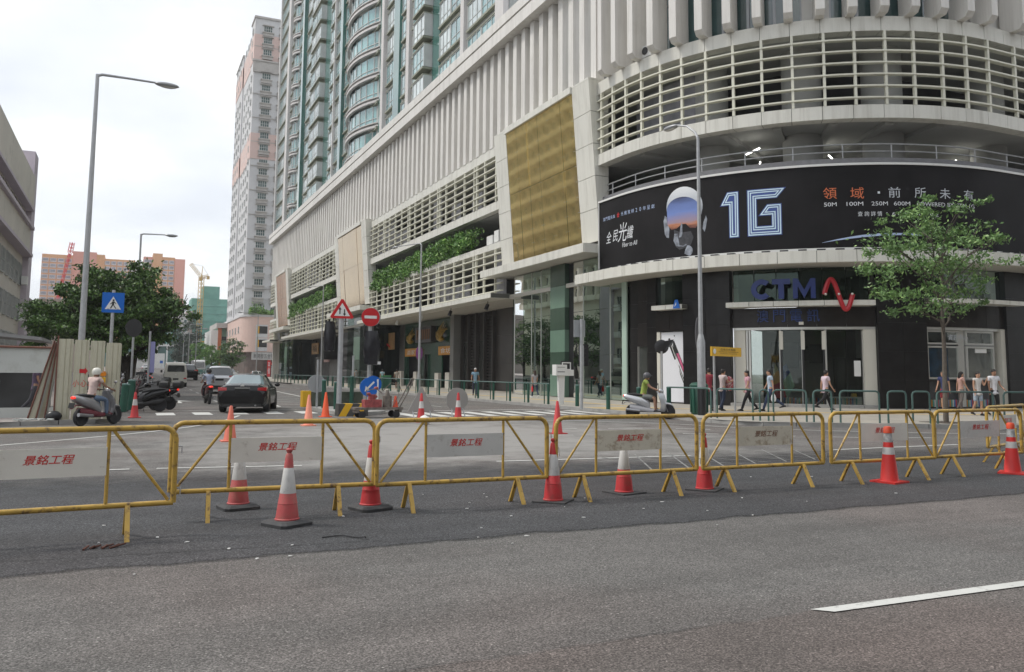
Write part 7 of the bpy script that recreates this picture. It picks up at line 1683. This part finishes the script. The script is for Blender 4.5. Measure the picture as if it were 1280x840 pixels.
        g.loft(secs); hh=g.build('helmet',helmet,t,True); g=MB(); g.tube([(Hc.x-.085*s,Hc.y,Hc.z-.03),(Hc.x-.05*s,Hc.y+.03,Hc.z-.12*s),(Hc.x+.05*s,Hc.y+.03,Hc.z-.12*s),(Hc.x+.085*s,Hc.y,Hc.z-.03)],.007,4); g.build('strap',m_black,hh)
        g=MB(); g.hexa([(Hc.x-.1,Hc.y+.08,Hc.z+.02),(Hc.x+.1,Hc.y+.08,Hc.z+.02),(Hc.x+.07,Hc.y+.19,Hc.z+.015),(Hc.x-.07,Hc.y+.19,Hc.z+.015),(Hc.x-.1,Hc.y+.08,Hc.z+.045),(Hc.x+.1,Hc.y+.08,Hc.z+.045),(Hc.x+.07,Hc.y+.18,Hc.z+.03),(Hc.x-.07,Hc.y+.18,Hc.z+.03)]); g.build('peak',helmet,hh)
    if bag:
        i,m,sz,lab=bag; hd=sh_(arms[i][3]); c=hd+Vector((0,0,-.09-sz)); M=Matrix.Translation(loc)@Matrix.Rotation(rz,4,'Z'); b=thing('carried_bag',lab,'bag',M@c,rz)
        g=MB(); secs=[]
        for z,w_,d_ in ((-sz,.6,.35),(-sz*.6,.85,.5),(0,.9,.45),(sz*.6,.65,.25),(sz,.35,.12)): secs.append([(w_*sz*.8*math.cos(a)*.45,w_*sz*math.sin(a)*.8,z) for a in [2*math.pi*k/10 for k in range(10)]])
        g.loft(secs); g.build('sack',m,b,True); g=MB(); g.tube([(0,-.03,sz),(0,-.015,sz+.08),(0,.015,sz+.08),(0,.03,sz)],.006,4); g.build('handle',m,b)
    return t
C=cloth
Zp=.13
def az(dx,dy): return math.atan2(-dx,dy)
person('man in a purple grey T-shirt walking behind the site gateway with a white bag',(-2.75,31.6,.12),az(1,.15),C('purple_tee',(.10,.07,.12)),C('dark_shorts',(.05,.05,.06)),1.70,skin=1,sh=(-12,8),el=(8,20),bag=(1,mat('white_bag',(.7,.7,.72),.6),.2,'white folded bag held by the man behind the site gateway'))
person('white haired man in a blue shirt walking towards the viewer by the slatted doors',(19.6,47.9,Zp),az(-.35,-1),C('blue_shirt',(.20,.32,.42)),C('navy_trousers',(.03,.035,.06)),1.73,hair=mat('white_hair',(.5,.5,.5),.7),skin=1,hip=(14,-10),armout=(10,10))
person('woman with long brown hair in a grey top and jeans walking away past the glass',(21.9,44.2,Zp),az(.1,1),C('grey_top',(.38,.36,.37)),C('dark_jeans',(.03,.045,.08)),1.62,fem=1,hairlen=.22,hair=mat('brown_hair',(.05,.028,.02),.6),bag=(0,m_red,.16,'red handbag on the arm of the long haired woman'),shoes=m_white)
person('man in a grey vest with his back turned under the farther canopy',(23.9,94.6,Zp),az(.2,1),C('grey_vest',(.30,.30,.28)),C('green_trousers',(.06,.07,.06)),1.74,hip=(4,-3),knee=(1,2))
person('person in a pale blue shirt and dark trousers before the bronze mirror pylon',(22.8,79.9,Zp),az(.3,1),C('pale_blue_shirt',(.36,.52,.58)),C('dark_trousers',(.035,.035,.04)),1.66,hip=(10,-8))
person('man in a beige shirt and dark shorts walking left of the restaurant front',(21.2,69.8,Zp),az(.5,1),C('beige_shirt',(.34,.30,.25)),C('black_shorts',(.03,.03,.03)),1.70,shorts=True,skin=1)
person('man in a maroon shirt carrying a white bag beside the billboard lamp post',(20.7,26.4,Zp),az(.55,.8),C('maroon_shirt',(.22,.02,.035)),C('black_trousers',(.02,.02,.022)),1.70,hip=(8,-6),bag=(1,mat('white_bag',(.7,.7,.72),.6),.17,'white plastic bag carried by the man in maroon'),lean=8)
pb=person('person in a white top and navy trousers holding a floral bundle under the yellow sign',(21.75,26.9,Zp),az(1,.0),C('white_top',(.5,.42,.42)),C('navy_jeans',(.02,.03,.06)),1.66,hip=(5,-4),sh=(30,25),el=(80,85))
fb=thing('floral_bundle','red and white floral bundle held under the yellow name sign','bundle',(22.05,26.85,1.22)); g=MB(); g.ball((0,0,0),.2,.9,.8,1.5,10,7); g.build('cloth',mat('floral_cloth',(.35,.06,.07),.8,var=.9,scale=14,dirt=1.,dirtc=(.6,.5,.5),dscale=12,dpos=.5),fb,True)
person('woman in a pink top and black trousers walking left before the entrance',(22.7,26.5,Zp),az(-.9,.35),C('pink_top',(.60,.34,.40)),C('black_pants',(.015,.015,.018)),1.66,fem=1,hip=(24,-18),sh=(10,-15),el=(20,30),hairlen=.06)
person('man in a pale blue shirt striding left with a white bag before the entrance',(23.6,26.2,Zp),az(-.85,.5),C('sky_shirt',(.45,.55,.66)),C('blue_jeans',(.04,.06,.12)),1.72,hip=(26,-26),knee=(8,30),bag=(0,mat('white_bag',(.7,.7,.72),.6),.15,'small white bag held by the striding man in pale blue'))
person('man in a pale pink shirt and black trousers striding right before the glass doors',(26.45,26.1,Zp),az(1,-.15),C('pale_pink_shirt',(.62,.50,.56)),C('black_slacks',(.012,.012,.014)),1.72,hip=(27,-27),knee=(6,28),sh=(-12,12),el=(10,22))
person('person in a dark blue top and red shorts by the dark granite wall',(30.9,24.0,Zp),az(-1,-.2),C('dark_blue_top',(.03,.04,.12)),C('red_shorts',(.30,.03,.04)),1.66,hip=(3,-3),knee=(1,1),shorts=True)
person('woman in a salmon top standing before the display window beside the young tree',(31.8,23.9,Zp),az(1,-.4),C('salmon_top',(.55,.33,.28)),C('grey_skirt_trousers',(.16,.14,.13)),1.64,fem=1,hairlen=.08,hip=(6,-5),bag=(1,m_black,.14,'black bag of the woman in the salmon top'))
person('woman in a white top and pale shorts, hand raised to her face',(29.0,21.1,Zp),az(-.3,-1),C('white_tank',(.62,.60,.58)),C('pale_denim_shorts',(.35,.42,.50)),1.62,fem=1,shorts=True,hip=(6,-5),sh=(25,0),el=(125,15),hairlen=.05,sleeve=.25)
person('man in a white T-shirt and black trousers, right of the white couple',(29.55,20.85,Zp),az(-.35,-1),C('white_tee',(.68,.68,.72)),C('black_jeans',(.02,.018,.018)),1.72,hip=(8,-6),sh=(8,0),el=(45,15),skin=1)
# ---------------------------------------------------------------- vehicles
m_blk=mat('black_car_paint',(.008,.008,.009),.22,var=.1,coat=.25,spec=.35); m_slv=mat('silver_car_paint',(.50,.51,.52),.28,metal=.5,var=.04,coat=.6); m_vanp=mat('beige_van_paint',(.46,.45,.40),.35,var=.05,coat=.4); m_wcar=mat('white_car_paint',(.65,.66,.66),.3,var=.03,coat=.5)
m_cg=mat('car_glass',(.03,.035,.035),.05,var=.2,spec=1.,coat=.5); m_cgb=mat('pale_rear_glass',(.13,.19,.20),.06,var=.3,scale=.8,spec=1.,coat=.8); m_tail=mat('red_tail_light',(.42,.012,.015),.2,var=.1,coat=.6); m_rim=mat('alloy_rim',(.35,.35,.36),.3,metal=.8); m_trim=mat('black_trim',(.025,.025,.025),.6); m_hl=mat('headlamp',(.6,.62,.64),.1,spec=1.)
m_plate=mat('blank_black_plate',(.006,.006,.006),.6)
def section(y,zb,w,zl,wb,zt,wt):
    h=[(0,zb),(w*.86,zb),(w*.985,zb+.10),(w,(zb+zl)*.52),(wb,zl),(wt,zt-.05),(wt*.82,zt),(0,zt+.015)]
    return [(x,y,z) for x,z in h]+[(-x,y,z) for x,z in h[-2:0:-1]]
def vehicle(name,label,loc,rz,st,glassy,front_i,rear_i,paint,wheels,wr,extras,cat='car',glass_m=None,group='vehicles on the road'):
    t=thing(name,label,cat,loc,rz,group); S=[section(*q) for q in st]; n=14
    body=MB(); side=MB(); fw=MB(); rw=MB()
    for i in range(len(S)-1):
        for k in range(n):
            k2=(k+1)%n; q=[S[i][k],S[i][k2],S[i+1][k2],S[i+1][k]]
            tgt=body
            if i in glassy and k in (4,9): tgt=side
            if i==front_i and k in (5,6,7,8): tgt=fw
            if i==rear_i and k in (5,6,7,8): tgt=rw
            tgt.poly(q)
    body.poly(S[0]); body.poly(S[-1][::-1]); b=body.build('body',paint,t,True,ang=32)
    if side.F: side.build('side_window',m_cg,t)
    if fw.F: fw.build('windscreen',m_cg,t)
    if rw.F: rw.build('rear_window',glass_m or m_cg,t)
    for y in wheels:
        for sx in (-1,1):
            w=st[len(st)//2][2]; g=MB(); g.T=Matrix.Translation((sx*(w-.10),y,wr)); g.lathe([(wr*.6,-.10),(wr*.93,-.11),(wr,-.07),(wr,.07),(wr*.93,.11),(wr*.6,.10)],22,(0,0,0),'X'); wo=g.build('wheel',m_rubber,t,True)
            g=MB(); g.T=Matrix.Translation((sx*(w-.10),y,wr)); g.lathe([(wr*.62,-.085),(wr*.2,-.06),(wr*.2,.06),(wr*.62,.085)],16,(0,0,0),'X'); g.build('rim',m_rim,wo,True)
            g=MB(); g.T=Matrix.Translation((sx*(w-.012),y,wr)); g.ext([((wr+.07)*math.cos(R(a)),(wr+.07)*math.sin(R(a))) for a in range(-10,191,12)],(0,0,0),(0,1,0),(0,0,1),(sx*.014,0,0)); g.build('wheel_arch',m_trim,t)
    for nm,m,fn in extras: g=MB(); fn(g); g.build(nm,m,t,False)
    return t
hx=lambda g,x0,y0,z0,x1,y1,z1: g.box(x0,y0,z0,x1,y1,z1)
sed=[(-2.38,.50,.74,.70,.74,.84,.66),(-2.33,.32,.86,.78,.84,1.02,.68),(-2.2,.26,.90,.88,.885,1.06,.71),(-1.95,.22,.91,.93,.89,1.08,.72),(-1.62,.2,.91,.95,.88,1.10,.72),(-.95,.2,.91,.96,.87,1.41,.58),(-.25,.2,.91,.96,.87,1.46,.60),(.50,.2,.91,.94,.87,1.42,.60),(1.25,.2,.91,.92,.87,1.02,.74),(1.9,.22,.90,.84,.86,.92,.70),(2.25,.28,.84,.70,.80,.78,.62),(2.38,.38,.70,.60,.68,.66,.5)]
def rearlights(z0,z1,x0,x1,y,sl=.04): 
    def f(g,sx):
        g.hexa([(sx*x0,y-.0,z0+.02),(sx*x1,y+.05,z0),(sx*(x1+.03),y+.35,z0+.08),(sx*x0,y+.3,z0+.08),(sx*x0,y+.02,z1-.02),(sx*x1,y+.07,z1),(sx*(x1+.01),y+.34,z1-.02),(sx*x0,y+.3,z1-.02)])
    return f
rl=rearlights(.83,.97,.56,.875,-2.385)
sx_=[('tail_light',m_tail,lambda g:rl(g,-1)),('tail_light',m_tail,lambda g:rl(g,1)),('number_plate',m_plate,lambda g:hx(g,-.24,-2.41,.76,.24,-2.37,.92)),('plate_surround',m_alu,lambda g:hx(g,-.27,-2.395,.925,.27,-2.34,.945)),('boot_emblem',m_alu,lambda g:g.lathe([(.07,-.01),(.07,.012)],16,(0,-2.33,1.0),'Y')),
 ('bumper',m_blk,lambda g:(g.hexa([(-.80,-2.42,.36),(.80,-2.42,.36),(.90,-2.1,.36),(-.90,-2.1,.36),(-.84,-2.44,.62),(.84,-2.44,.62),(.915,-2.1,.62),(-.915,-2.1,.62)]))),('lower_trim',m_trim,lambda g:hx(g,-.7,-2.40,.24,.7,-2.2,.36)),('exhaust',m_rim,lambda g:g.cyl((.5,-2.45,.29),(.5,-2.2,.29),.035,n=10)),
 ('door_mirror',m_blk,lambda g:g.ball((1.0,.72,1.02),.12,.9,.55,.65,10,6)),('door_mirror',m_blk,lambda g:g.ball((-1.0,.72,1.02),.12,.9,.55,.65,10,6)),('door_handle',m_alu,lambda g:hx(g,.885,-.75,.86,.925,-.55,.89)),('door_handle',m_alu,lambda g:hx(g,.885,.15,.86,.925,.35,.89)),
 ('pillar',m_blk,lambda g:g.hexa([(.885,-.33,.95),(.895,-.33,.95),(.895,-.23,.95),(.885,-.23,.95),(.60,-.33,1.42),(.63,-.33,1.42),(.63,-.23,1.42),(.60,-.23,1.42)])),('headlight',m_hl,lambda g:hx(g,-.8,2.1,.58,-.5,2.3,.74)),('headlight',m_hl,lambda g:hx(g,.5,2.1,.58,.8,2.3,.74))]
vehicle('sedan_car','glossy black sedan seen from behind, nearest car down the left carriageway',(4.50,34.95,.0),R(-14),sed,(4,5,6,7),7,4,m_blk,(-1.35,1.42),.33,sx_,glass_m=m_cgb)
suv=[(-2.2,.55,.76,.8,.76,.95,.70),(-2.15,.34,.90,.95,.88,1.02,.76),(-2.1,.28,.92,.98,.90,1.10,.78),(-1.75,.24,.93,1.02,.89,1.60,.62),(-1.2,.24,.93,1.02,.89,1.68,.62),(0,.24,.93,1.0,.89,1.70,.62),(.55,.24,.93,.99,.89,1.64,.62),(1.2,.24,.93,.98,.89,1.12,.76),(1.95,.28,.91,.88,.87,.98,.72),(2.25,.4,.78,.7,.74,.76,.6)]
rl2=rearlights(.95,1.12,.55,.92,-2.17)
suvx=[('tail_light',m_tail,lambda g:rl2(g,-1)),('tail_light',m_tail,lambda g:rl2(g,1)),('number_plate',m_plate,lambda g:hx(g,-.24,-2.23,.80,.24,-2.18,.92)),('bumper',m_slv,lambda g:hx(g,-.88,-2.28,.5,.88,-2.05,.74)),('lower_trim',m_trim,lambda g:hx(g,-.85,-2.27,.3,.85,-2.05,.5)),('door_mirror',m_slv,lambda g:g.ball((1.02,.75,1.12),.13,.9,.6,.7,8,6)),('door_mirror',m_slv,lambda g:g.ball((-1.02,.75,1.12),.13,.9,.6,.7,8,6)),('pillar',m_slv,lambda g:hx(g,.75,-.3,1.0,.9,-.2,1.1))]
vehicle('sport_utility_car','silver grey tall car with red lamps driving just beyond the black sedan',(5.4,56.5,H(5.4,56)),R(-6),suv,(3,4,5,6),6,2,m_slv,(-1.35,1.4),.36,suvx,glass_m=m_cg)
van=[(-1.78,.42,.74,.9,.74,1.45,.66),(-1.74,.34,.80,.98,.81,1.72,.69),(-1.6,.3,.82,1.0,.82,1.86,.68),(-.8,.28,.82,1.0,.82,1.90,.68),(.6,.28,.82,1.0,.82,1.88,.68),(1.05,.28,.82,.98,.81,1.80,.66),(1.6,.3,.80,.95,.79,1.15,.70),(1.78,.38,.74,.8,.72,.9,.62)]
vx=[('rear_window',m_cg,lambda g:g.hexa([(-.62,-1.80,1.18),(.62,-1.80,1.18),(.62,-1.74,1.18),(-.62,-1.74,1.18),(-.58,-1.785,1.66),(.58,-1.785,1.66),(.58,-1.70,1.66),(-.58,-1.70,1.66)])),('number_plate',m_plate,lambda g:hx(g,-.2,-1.82,.55,.2,-1.78,.68)),('bumper',m_vanp,lambda g:hx(g,-.80,-1.86,.36,.80,-1.7,.54)),('tail_light',m_tail,lambda g:hx(g,-.76,-1.83,.62,-.56,-1.76,.72)),('tail_light',m_tail,lambda g:hx(g,.56,-1.83,.62,.76,-1.76,.72)),('door_mirror',m_trim,lambda g:hx(g,.86,1.0,1.1,1.0,1.08,1.3)),('door_mirror',m_trim,lambda g:hx(g,-1.0,1.0,1.1,-.86,1.08,1.3)),('tailgate_emblem',m_alu,lambda g:hx(g,-.06,-1.80,.92,.06,-1.775,1.0)),('wiper',m_trim,lambda g:g.cyl((-.02,-1.81,1.15),(.1,-1.79,1.4),.012,n=5))]
vehicle('small_van','beige silver microvan seen from behind in the left lane',(3.35,70.5,H(3.3,70)),R(0),van,(2,3,4,5),6,99,m_vanp,(-1.15,1.2),.28,vx,'van')
vehicle('dark_hatchback','dark small car half hidden to the right of the microvan',(5.9,97,H(5.9,97)),0,[tuple(q[:1])+q[1:] for q in suv],(3,4,5,6),6,2,m_blk,(-1.35,1.4),.34,[('tail_light',m_tail,lambda g:rl2(g,-1)),('tail_light',m_tail,lambda g:rl2(g,1)),('number_plate',m_plate,lambda g:hx(g,-.24,-2.23,.80,.24,-2.18,.92))])
sedf=[(q[0],)+q[1:] for q in sed]
fx=[('headlight',m_hl,lambda g:hx(g,-.82,2.12,.60,-.48,2.33,.76)),('headlight',m_hl,lambda g:hx(g,.48,2.12,.60,.82,2.33,.76)),('grille',m_trim,lambda g:hx(g,-.42,2.2,.42,.42,2.41,.62)),('number_plate',m_plate,lambda g:hx(g,-.22,2.38,.45,.22,2.43,.56)),('door_mirror',m_wcar,lambda g:g.ball((1.0,.72,1.02),.12,.9,.55,.65,8,6)),('door_mirror',m_wcar,lambda g:g.ball((-1.0,.72,1.02),.12,.9,.55,.65,8,6))]
vehicle('white_car','white car coming towards the viewer near the railing, right of the pair',(15.2,112,H(15.2,112)),R(180),sed,(4,5,6,7),7,4,m_wcar,(-1.35,1.42),.33,fx)
vehicle('white_car','silver white car coming towards the viewer, left of the pair, half hidden',(12.9,122,H(12.9,122)),R(180),sed,(4,5,6,7),7,4,m_slv,(-1.35,1.42),.33,fx)
bus=[(-3.3,.5,1.0,1.2,1.02,2.5,.94),(-3.2,.35,1.08,1.3,1.08,2.66,.96),(2.8,.35,1.08,1.3,1.08,2.68,.96),(3.2,.35,1.06,1.2,1.06,2.4,.93),(3.35,.45,1.0,1.1,1.0,1.35,.9)]
m_busg=mat('green_bus_band',(.12,.27,.24),.4)
def busx(m): return [('windscreen',m_cg,lambda g:g.hexa([(-.88,3.42,1.3),(.88,3.42,1.3),(.88,3.3,1.3),(-.88,3.3,1.3),(-.84,3.26,2.25),(.84,3.26,2.25),(.84,3.15,2.25),(-.84,3.15,2.25)])),('colour_band',m,lambda g:hx(g,-1.03,3.1,.4,1.03,3.42,.95)),('headlight',m_hl,lambda g:hx(g,-.9,3.4,.6,-.65,3.45,.8)),('headlight',m_hl,lambda g:hx(g,.65,3.4,.6,.9,3.45,.8)),('side_mirror',m_trim,lambda g:hx(g,1.1,3.2,1.5,1.25,3.25,1.9))]
vehicle('minibus','white and green minibus coming towards the viewer down the road',(11.8,165,H(11.8,165)),R(180),bus,(1,2),99,99,m_wcar,(-2,2.1),.4,busx(m_busg),'bus')
vehicle('coach','pale blue coach standing behind the minibus by the dark round tree',(15.9,188,H(15.9,188)),R(180),[(a,b,c*1.15,d*1.1,e*1.15,f*1.18,g_*1.15) for a,b,c,d,e,f,g_ in bus],(1,2),99,99,mat('pale_blue_bus',(.42,.52,.55),.4),(-2,2.1),.45,busx(mat('blue_bus_band',(.1,.2,.3),.4)),'bus')
vehicle('white_car','far white car beyond the microvan on the left lane',(2.8,150,H(2.8,150)),0,sed,(4,5,6,7),7,4,m_wcar,(-1.35,1.42),.33,sx_[:3])
# scooters
def oval(y,z,w,h,n=12,tilt=0,p=2.6):
    o=[]
    for k in range(n):
        a=2*math.pi*k/n; c,s=math.cos(a),math.sin(a); x=w*math.copysign(abs(c)**(2/p),c); zz=h*math.copysign(abs(s)**(2/p),s); o.append((x,y-zz*math.sin(tilt),z+zz*math.cos(tilt)))
    return o
def scooter(label,loc,rz,paint,lower=None,box_=False,group='scooters and motorcycles',mirror=True,stand=False,cat='motor scooter'):
    t=thing('motor_scooter',label,cat,loc,rz,group); lower=lower or m_trim
    for y in (-.62,.62):
        g=MB(); g.lathe([(.15,-.045),(.235,-.055),(.255,-.02),(.255,.02),(.235,.055),(.15,.045)],22,(0,y,.255),'X'); w=g.build('wheel',m_rubber,t,True); g=MB(); g.lathe([(.16,-.03),(.05,-.04),(.05,.04),(.16,.03)],14,(0,y,.255),'X'); g.build('rim',m_rim,w,True)
    g=MB(); g.loft([oval(-.95,.80,.07,.04),oval(-.88,.78,.13,.09),oval(-.6,.70,.165,.15),oval(-.3,.62,.17,.17),oval(-.08,.50,.15,.17),oval(.0,.42,.13,.12)]); g.build('rear_body',paint,t,True)
    g=MB(); g.loft([oval(-.72,.42,.10,.10),oval(-.4,.36,.14,.13),oval(0,.30,.17,.08),oval(.3,.29,.17,.05),oval(.42,.34,.15,.06)]); g.build('footboard',lower,t,True)
    g=MB(); g.loft([oval(.33,.34,.14,.05,tilt=.2),oval(.42,.48,.20,.10,tilt=.2),oval(.46,.68,.21,.12,tilt=.2),oval(.40,.85,.17,.10,tilt=.2),oval(.34,.96,.10,.05,tilt=.2)]) if False else g.loft([[(x*w,yc+abs(x)**2*-.08+dy,z) for x,dy in ((-1,0),(-.6,.09),(0,.13),(.6,.09),(1,0),(.6,-.07),(0,-.05),(-.6,-.07))] for z,yc,w in ((.26,.42,.13),(.42,.46,.22),(.62,.44,.25),(.82,.38,.21),(.97,.32,.11))]); g.build('front_shield',paint,t,True)
    g=MB(); g.loft([oval(.62+.2,.44,.05,.02),oval(.74,.52,.085,.035),oval(.6,.55,.09,.04),oval(.46,.5,.085,.035)]); g.build('front_mudguard',paint,t,True)
    g=MB(); g.cyl((0,.62,.255),(0,.40,.8),.03,n=8); g.cyl((.09,.62,.255),(.09,.5,.55),.018,n=6); g.build('fork',m_rim,t,True)
    g=MB(); g.loft([oval(-.80,.86,.10,.03),oval(-.6,.86,.145,.05),oval(-.25,.82,.145,.055),oval(.0,.76,.10,.05)]); g.build('seat',m_rubber,t,True)
    g=MB(); g.ball((0,.36,.98),.13,1.1,.75,.75,12,8); hb=g.build('handlebar_cowl',paint,t,True); g=MB(); g.tube([(-.32,.24,1.0),(-.12,.32,1.01),(.12,.32,1.01),(.32,.24,1.0)],.017,7); g.build('handlebar',m_black,t,True)
    g=MB(); g.ball((0,.455,.97),.07,1.2,.4,.8,10,6); g.build('headlight',m_hl,t,True)
    if mirror:
        for sx in (-1,1): g=MB(); g.tube([(sx*.2,.30,1.03),(sx*.27,.30,1.16),(sx*.3,.28,1.2)],.008,5); g.ball((sx*.31,.27,1.23),.06,1,.25,.7,10,6); g.build('mirror',m_rim,t,True)
    g=MB(); g.ball((0,-.93,.80),.07,1.4,.5,.7,10,6); g.build('tail_light',mat('lit_tail_light',(.7,.03,.02),.2,emit=(1,.04,.02),estr=.6),t,True)
    g=MB(); g.hexa([(-.1,-1.0,.52),(.1,-1.0,.52),(.1,-.985,.52),(-.1,-.985,.52),(-.1,-.96,.66),(.1,-.96,.66),(.1,-.945,.66),(-.1,-.945,.66)]); g.build('number_plate',m_plate,t); g=MB(); g.loft([oval(-.98,.5,.07,.01),oval(-.85,.6,.08,.015),oval(-.7,.58,.08,.015)]); g.build('rear_mudguard',lower,t,True)
    g=MB(); g.cyl((.14,-.85,.33),(.14,-.35,.28),.055,.05,10); g.build('exhaust',m_rim,t,True)
    if stand: g=MB(); g.cyl((-.05,0,.3),(-.28,-.05,0),.012,n=5); g.build('kick_stand',m_black,t)
    if box_: g=MB(); g.loft([oval(-1.12,1.0,.15,.10),oval(-1.08,1.0,.2,.15),oval(-.8,1.0,.2,.15),oval(-.76,1.0,.16,.12)]); g.build('top_box',m_trim,t,True)
    return t
HLp=mat('cream_helmet',(.66,.65,.58),.3,coat=.3)
def rider(label,loc,rz,shirt,pants,helmet,seat=.80,**k):
    return person(label,loc,rz,shirt,pants,1.68,hip=(78,74),knee=(72,70),sh=(38,38),el=(30,30),lean=11,sit=seat+.05,helmet=helmet,armout=(12,12),spreadleg=.06,**k)
def off(loc,rz,dy,dz=0): return (loc[0]-math.sin(rz)*dy,loc[1]+math.cos(rz)*dy,loc[2]+dz)
a=R(-42); L_=(-.72,26.85,.0)
scooter('silver grey scooter with a lit red tail lamp ridden past the cream hoarding',L_,a,mat('silver_grey_scooter',(.35,.35,.36),.3,metal=.4,coat=.5),mat('dark_red_scooter',(.14,.02,.03),.4))
rider('man in a pale pink T-shirt, jeans and cream helmet riding past the cream hoarding',off(L_,a,-.28),a,C('pale_pink_tee',(.62,.47,.43)),C('faded_jeans',(.12,.17,.25)),HLp,skin=1)
a=R(3); L_=(3.45,41.5,H(3.4,41.5))
scooter('dark red scooter seen from behind, left of the black sedan',L_,a,mat('maroon_scooter',(.10,.015,.02),.3,coat=.4),box_=False)
rider('rider in a pale grey blue shirt seen from behind, left of the black sedan',off(L_,a,-.25),a,C('grey_blue_shirt',(.33,.37,.46)),C('dark_pants2',(.03,.03,.035)),m_trim,skin=1,sleeve=.9)
a=az(.80,-.60); L_=(16.95,24.95,.0)
scooter('silver scooter facing right at the corner kerb under a man in green',L_,a,mat('bright_silver_scooter',(.55,.56,.58),.25,metal=.4,coat=.6),mat('white_panel_scooter',(.4,.4,.42),.5))
rider('man in a lime green T-shirt, grey shorts and grey helmet on the silver scooter',off(L_,a,-.25),a,C('lime_tee',(.30,.38,.08)),C('grey_shorts2',(.16,.17,.16)),mat('grey_helmet',(.10,.10,.11),.3),skin=1,shorts=True)
for (x,y,l,cc) in ((8.1,92,'farther rider in a dark shirt, left of the two beyond the silver car',(.05,.06,.1)),(8.9,86,'farther rider in a tan shirt, right of the two beyond the silver car',(.35,.25,.2))):
    L_=(x,y,H(x,y)); scooter('dark scooter of the '+l.split(',')[0],L_,0,m_blk); rider(l,off(L_,0,-.25),0,C('far_shirt%d'%x,cc),C('dark_pants2',(.03,.03,.035)),m_trim)
# parked row at the left kerb
protos=[scooter('black motorcycle parked nearest the road in the row under the tree',(1.05,36.6,.0),R(62),m_blk,None,True,'parked motorcycles under the street tree',stand=True)]
cols_=[m_blk,mat('dark_grey_scooter',(.07,.07,.075),.35,coat=.4),mat('maroon_scooter',(.10,.015,.02),.3),mat('pale_silver_scooter',(.30,.31,.32),.3,metal=.3),m_trim]
labn=['first from the leaning green posts','second from the leaning green posts, grey','third in the row, maroon','fourth in the row, with silver panels','fifth in the row, all black','sixth in the row under the tree trunk','seventh in the row beyond the tree trunk','eighth in the row, grey','ninth in the row near its far end','tenth in the row, last of the front line']
rr=random.Random(40); base={}
for k in range(10):
    ci=k%5; x=.55+rr.uniform(-.12,.15)+(.25 if k>4 else 0); y=34.6+1.25*k+(1.6 if k>1 else 0); loc=(x,y,H(x,y)); rz=R(rr.uniform(66,100))
    lab='parked scooter with a kick stand, '+labn[k]
    if ci in base: o=dup(base[ci],loc,rz,lab)
    else: o=base[ci]=scooter(lab,loc,rz,cols_[ci],None,k%2==1,'parked motorcycles under the street tree',stand=True)
for k in range(9):
    loc=(-.75+rr.uniform(-.2,.2),35.4+1.7*k,.125+H(-.8,35+1.7*k)); o=dup(base[(k*2+1)%5],loc,R(rr.uniform(200,330)),'scooter parked on the pavement behind the front row, number %s from the hoarding'%['one','two','three','four','five','six','seven','eight','nine'][k])
    o['label']='scooter in the rear row on the pavement, '+['nearest the hoarding','second from the hoarding','third from the hoarding','fourth from the hoarding','beside the tree trunk','just past the tree trunk','third from the far end','second from the far end','at the far end of the row'][k]
for k in range(5):
    y=66+7*k; o=dup(base[k],(.7,y,H(.7,y)),R(80),'far parked scooter down the left kerb, '+['nearest of five','second of five','middle of five','fourth of five','farthest of five'][k])
t=thing('blue_white_post','slim post with a blue plate under the tree crown','post',(.9,44,H(.9,44))); g=MB(); g.cyl((0,0,0),(0,0,3.4),.05,n=8); g.build('post',m_steel,t,True); g=MB(); g.box(.05,-.03,1.4,.25,.03,2.9); g.build('plate',mat('lilac_plate',(.28,.28,.50),.6),t)
t=thing('back_sign','dark back of a round sign half hidden in the street tree','sign',(.15,42,.15)); g=MB(); g.cyl((0,0,0),(0,0,3.1),.05,n=8); g.build('post',m_steel,t,True); g=MB(); g.ext([(.36*math.cos(2*math.pi*k/20),3.35+.42*math.sin(2*math.pi*k/20)) for k in range(20)],(0,-.05,0),(1,0,0),(0,0,1),(0,.04,0)); g.build('plate',m_trim,t)
# ---------------------------------------------------------------- humid air
g=MB(); g.box(-1500,-300,-1.6,1500,1400,112)
hm=bpy.data.materials.new('humid_air'); hm.use_nodes=True; t_=hm.node_tree; t_.nodes.clear()
o_=t_.nodes.new('ShaderNodeOutputMaterial'); v_=t_.nodes.new('ShaderNodeVolumePrincipled'); v_.inputs['Color'].default_value=(.95,.97,1,1); v_.inputs['Density'].default_value=.00035; v_.inputs['Anisotropy'].default_value=.2
t_.links.new(v_.outputs[0],o_.inputs['Volume'])
hz=g.build('haze',hm); tag(hz,kind='stuff')
scene.cycles.volume_bounces=0
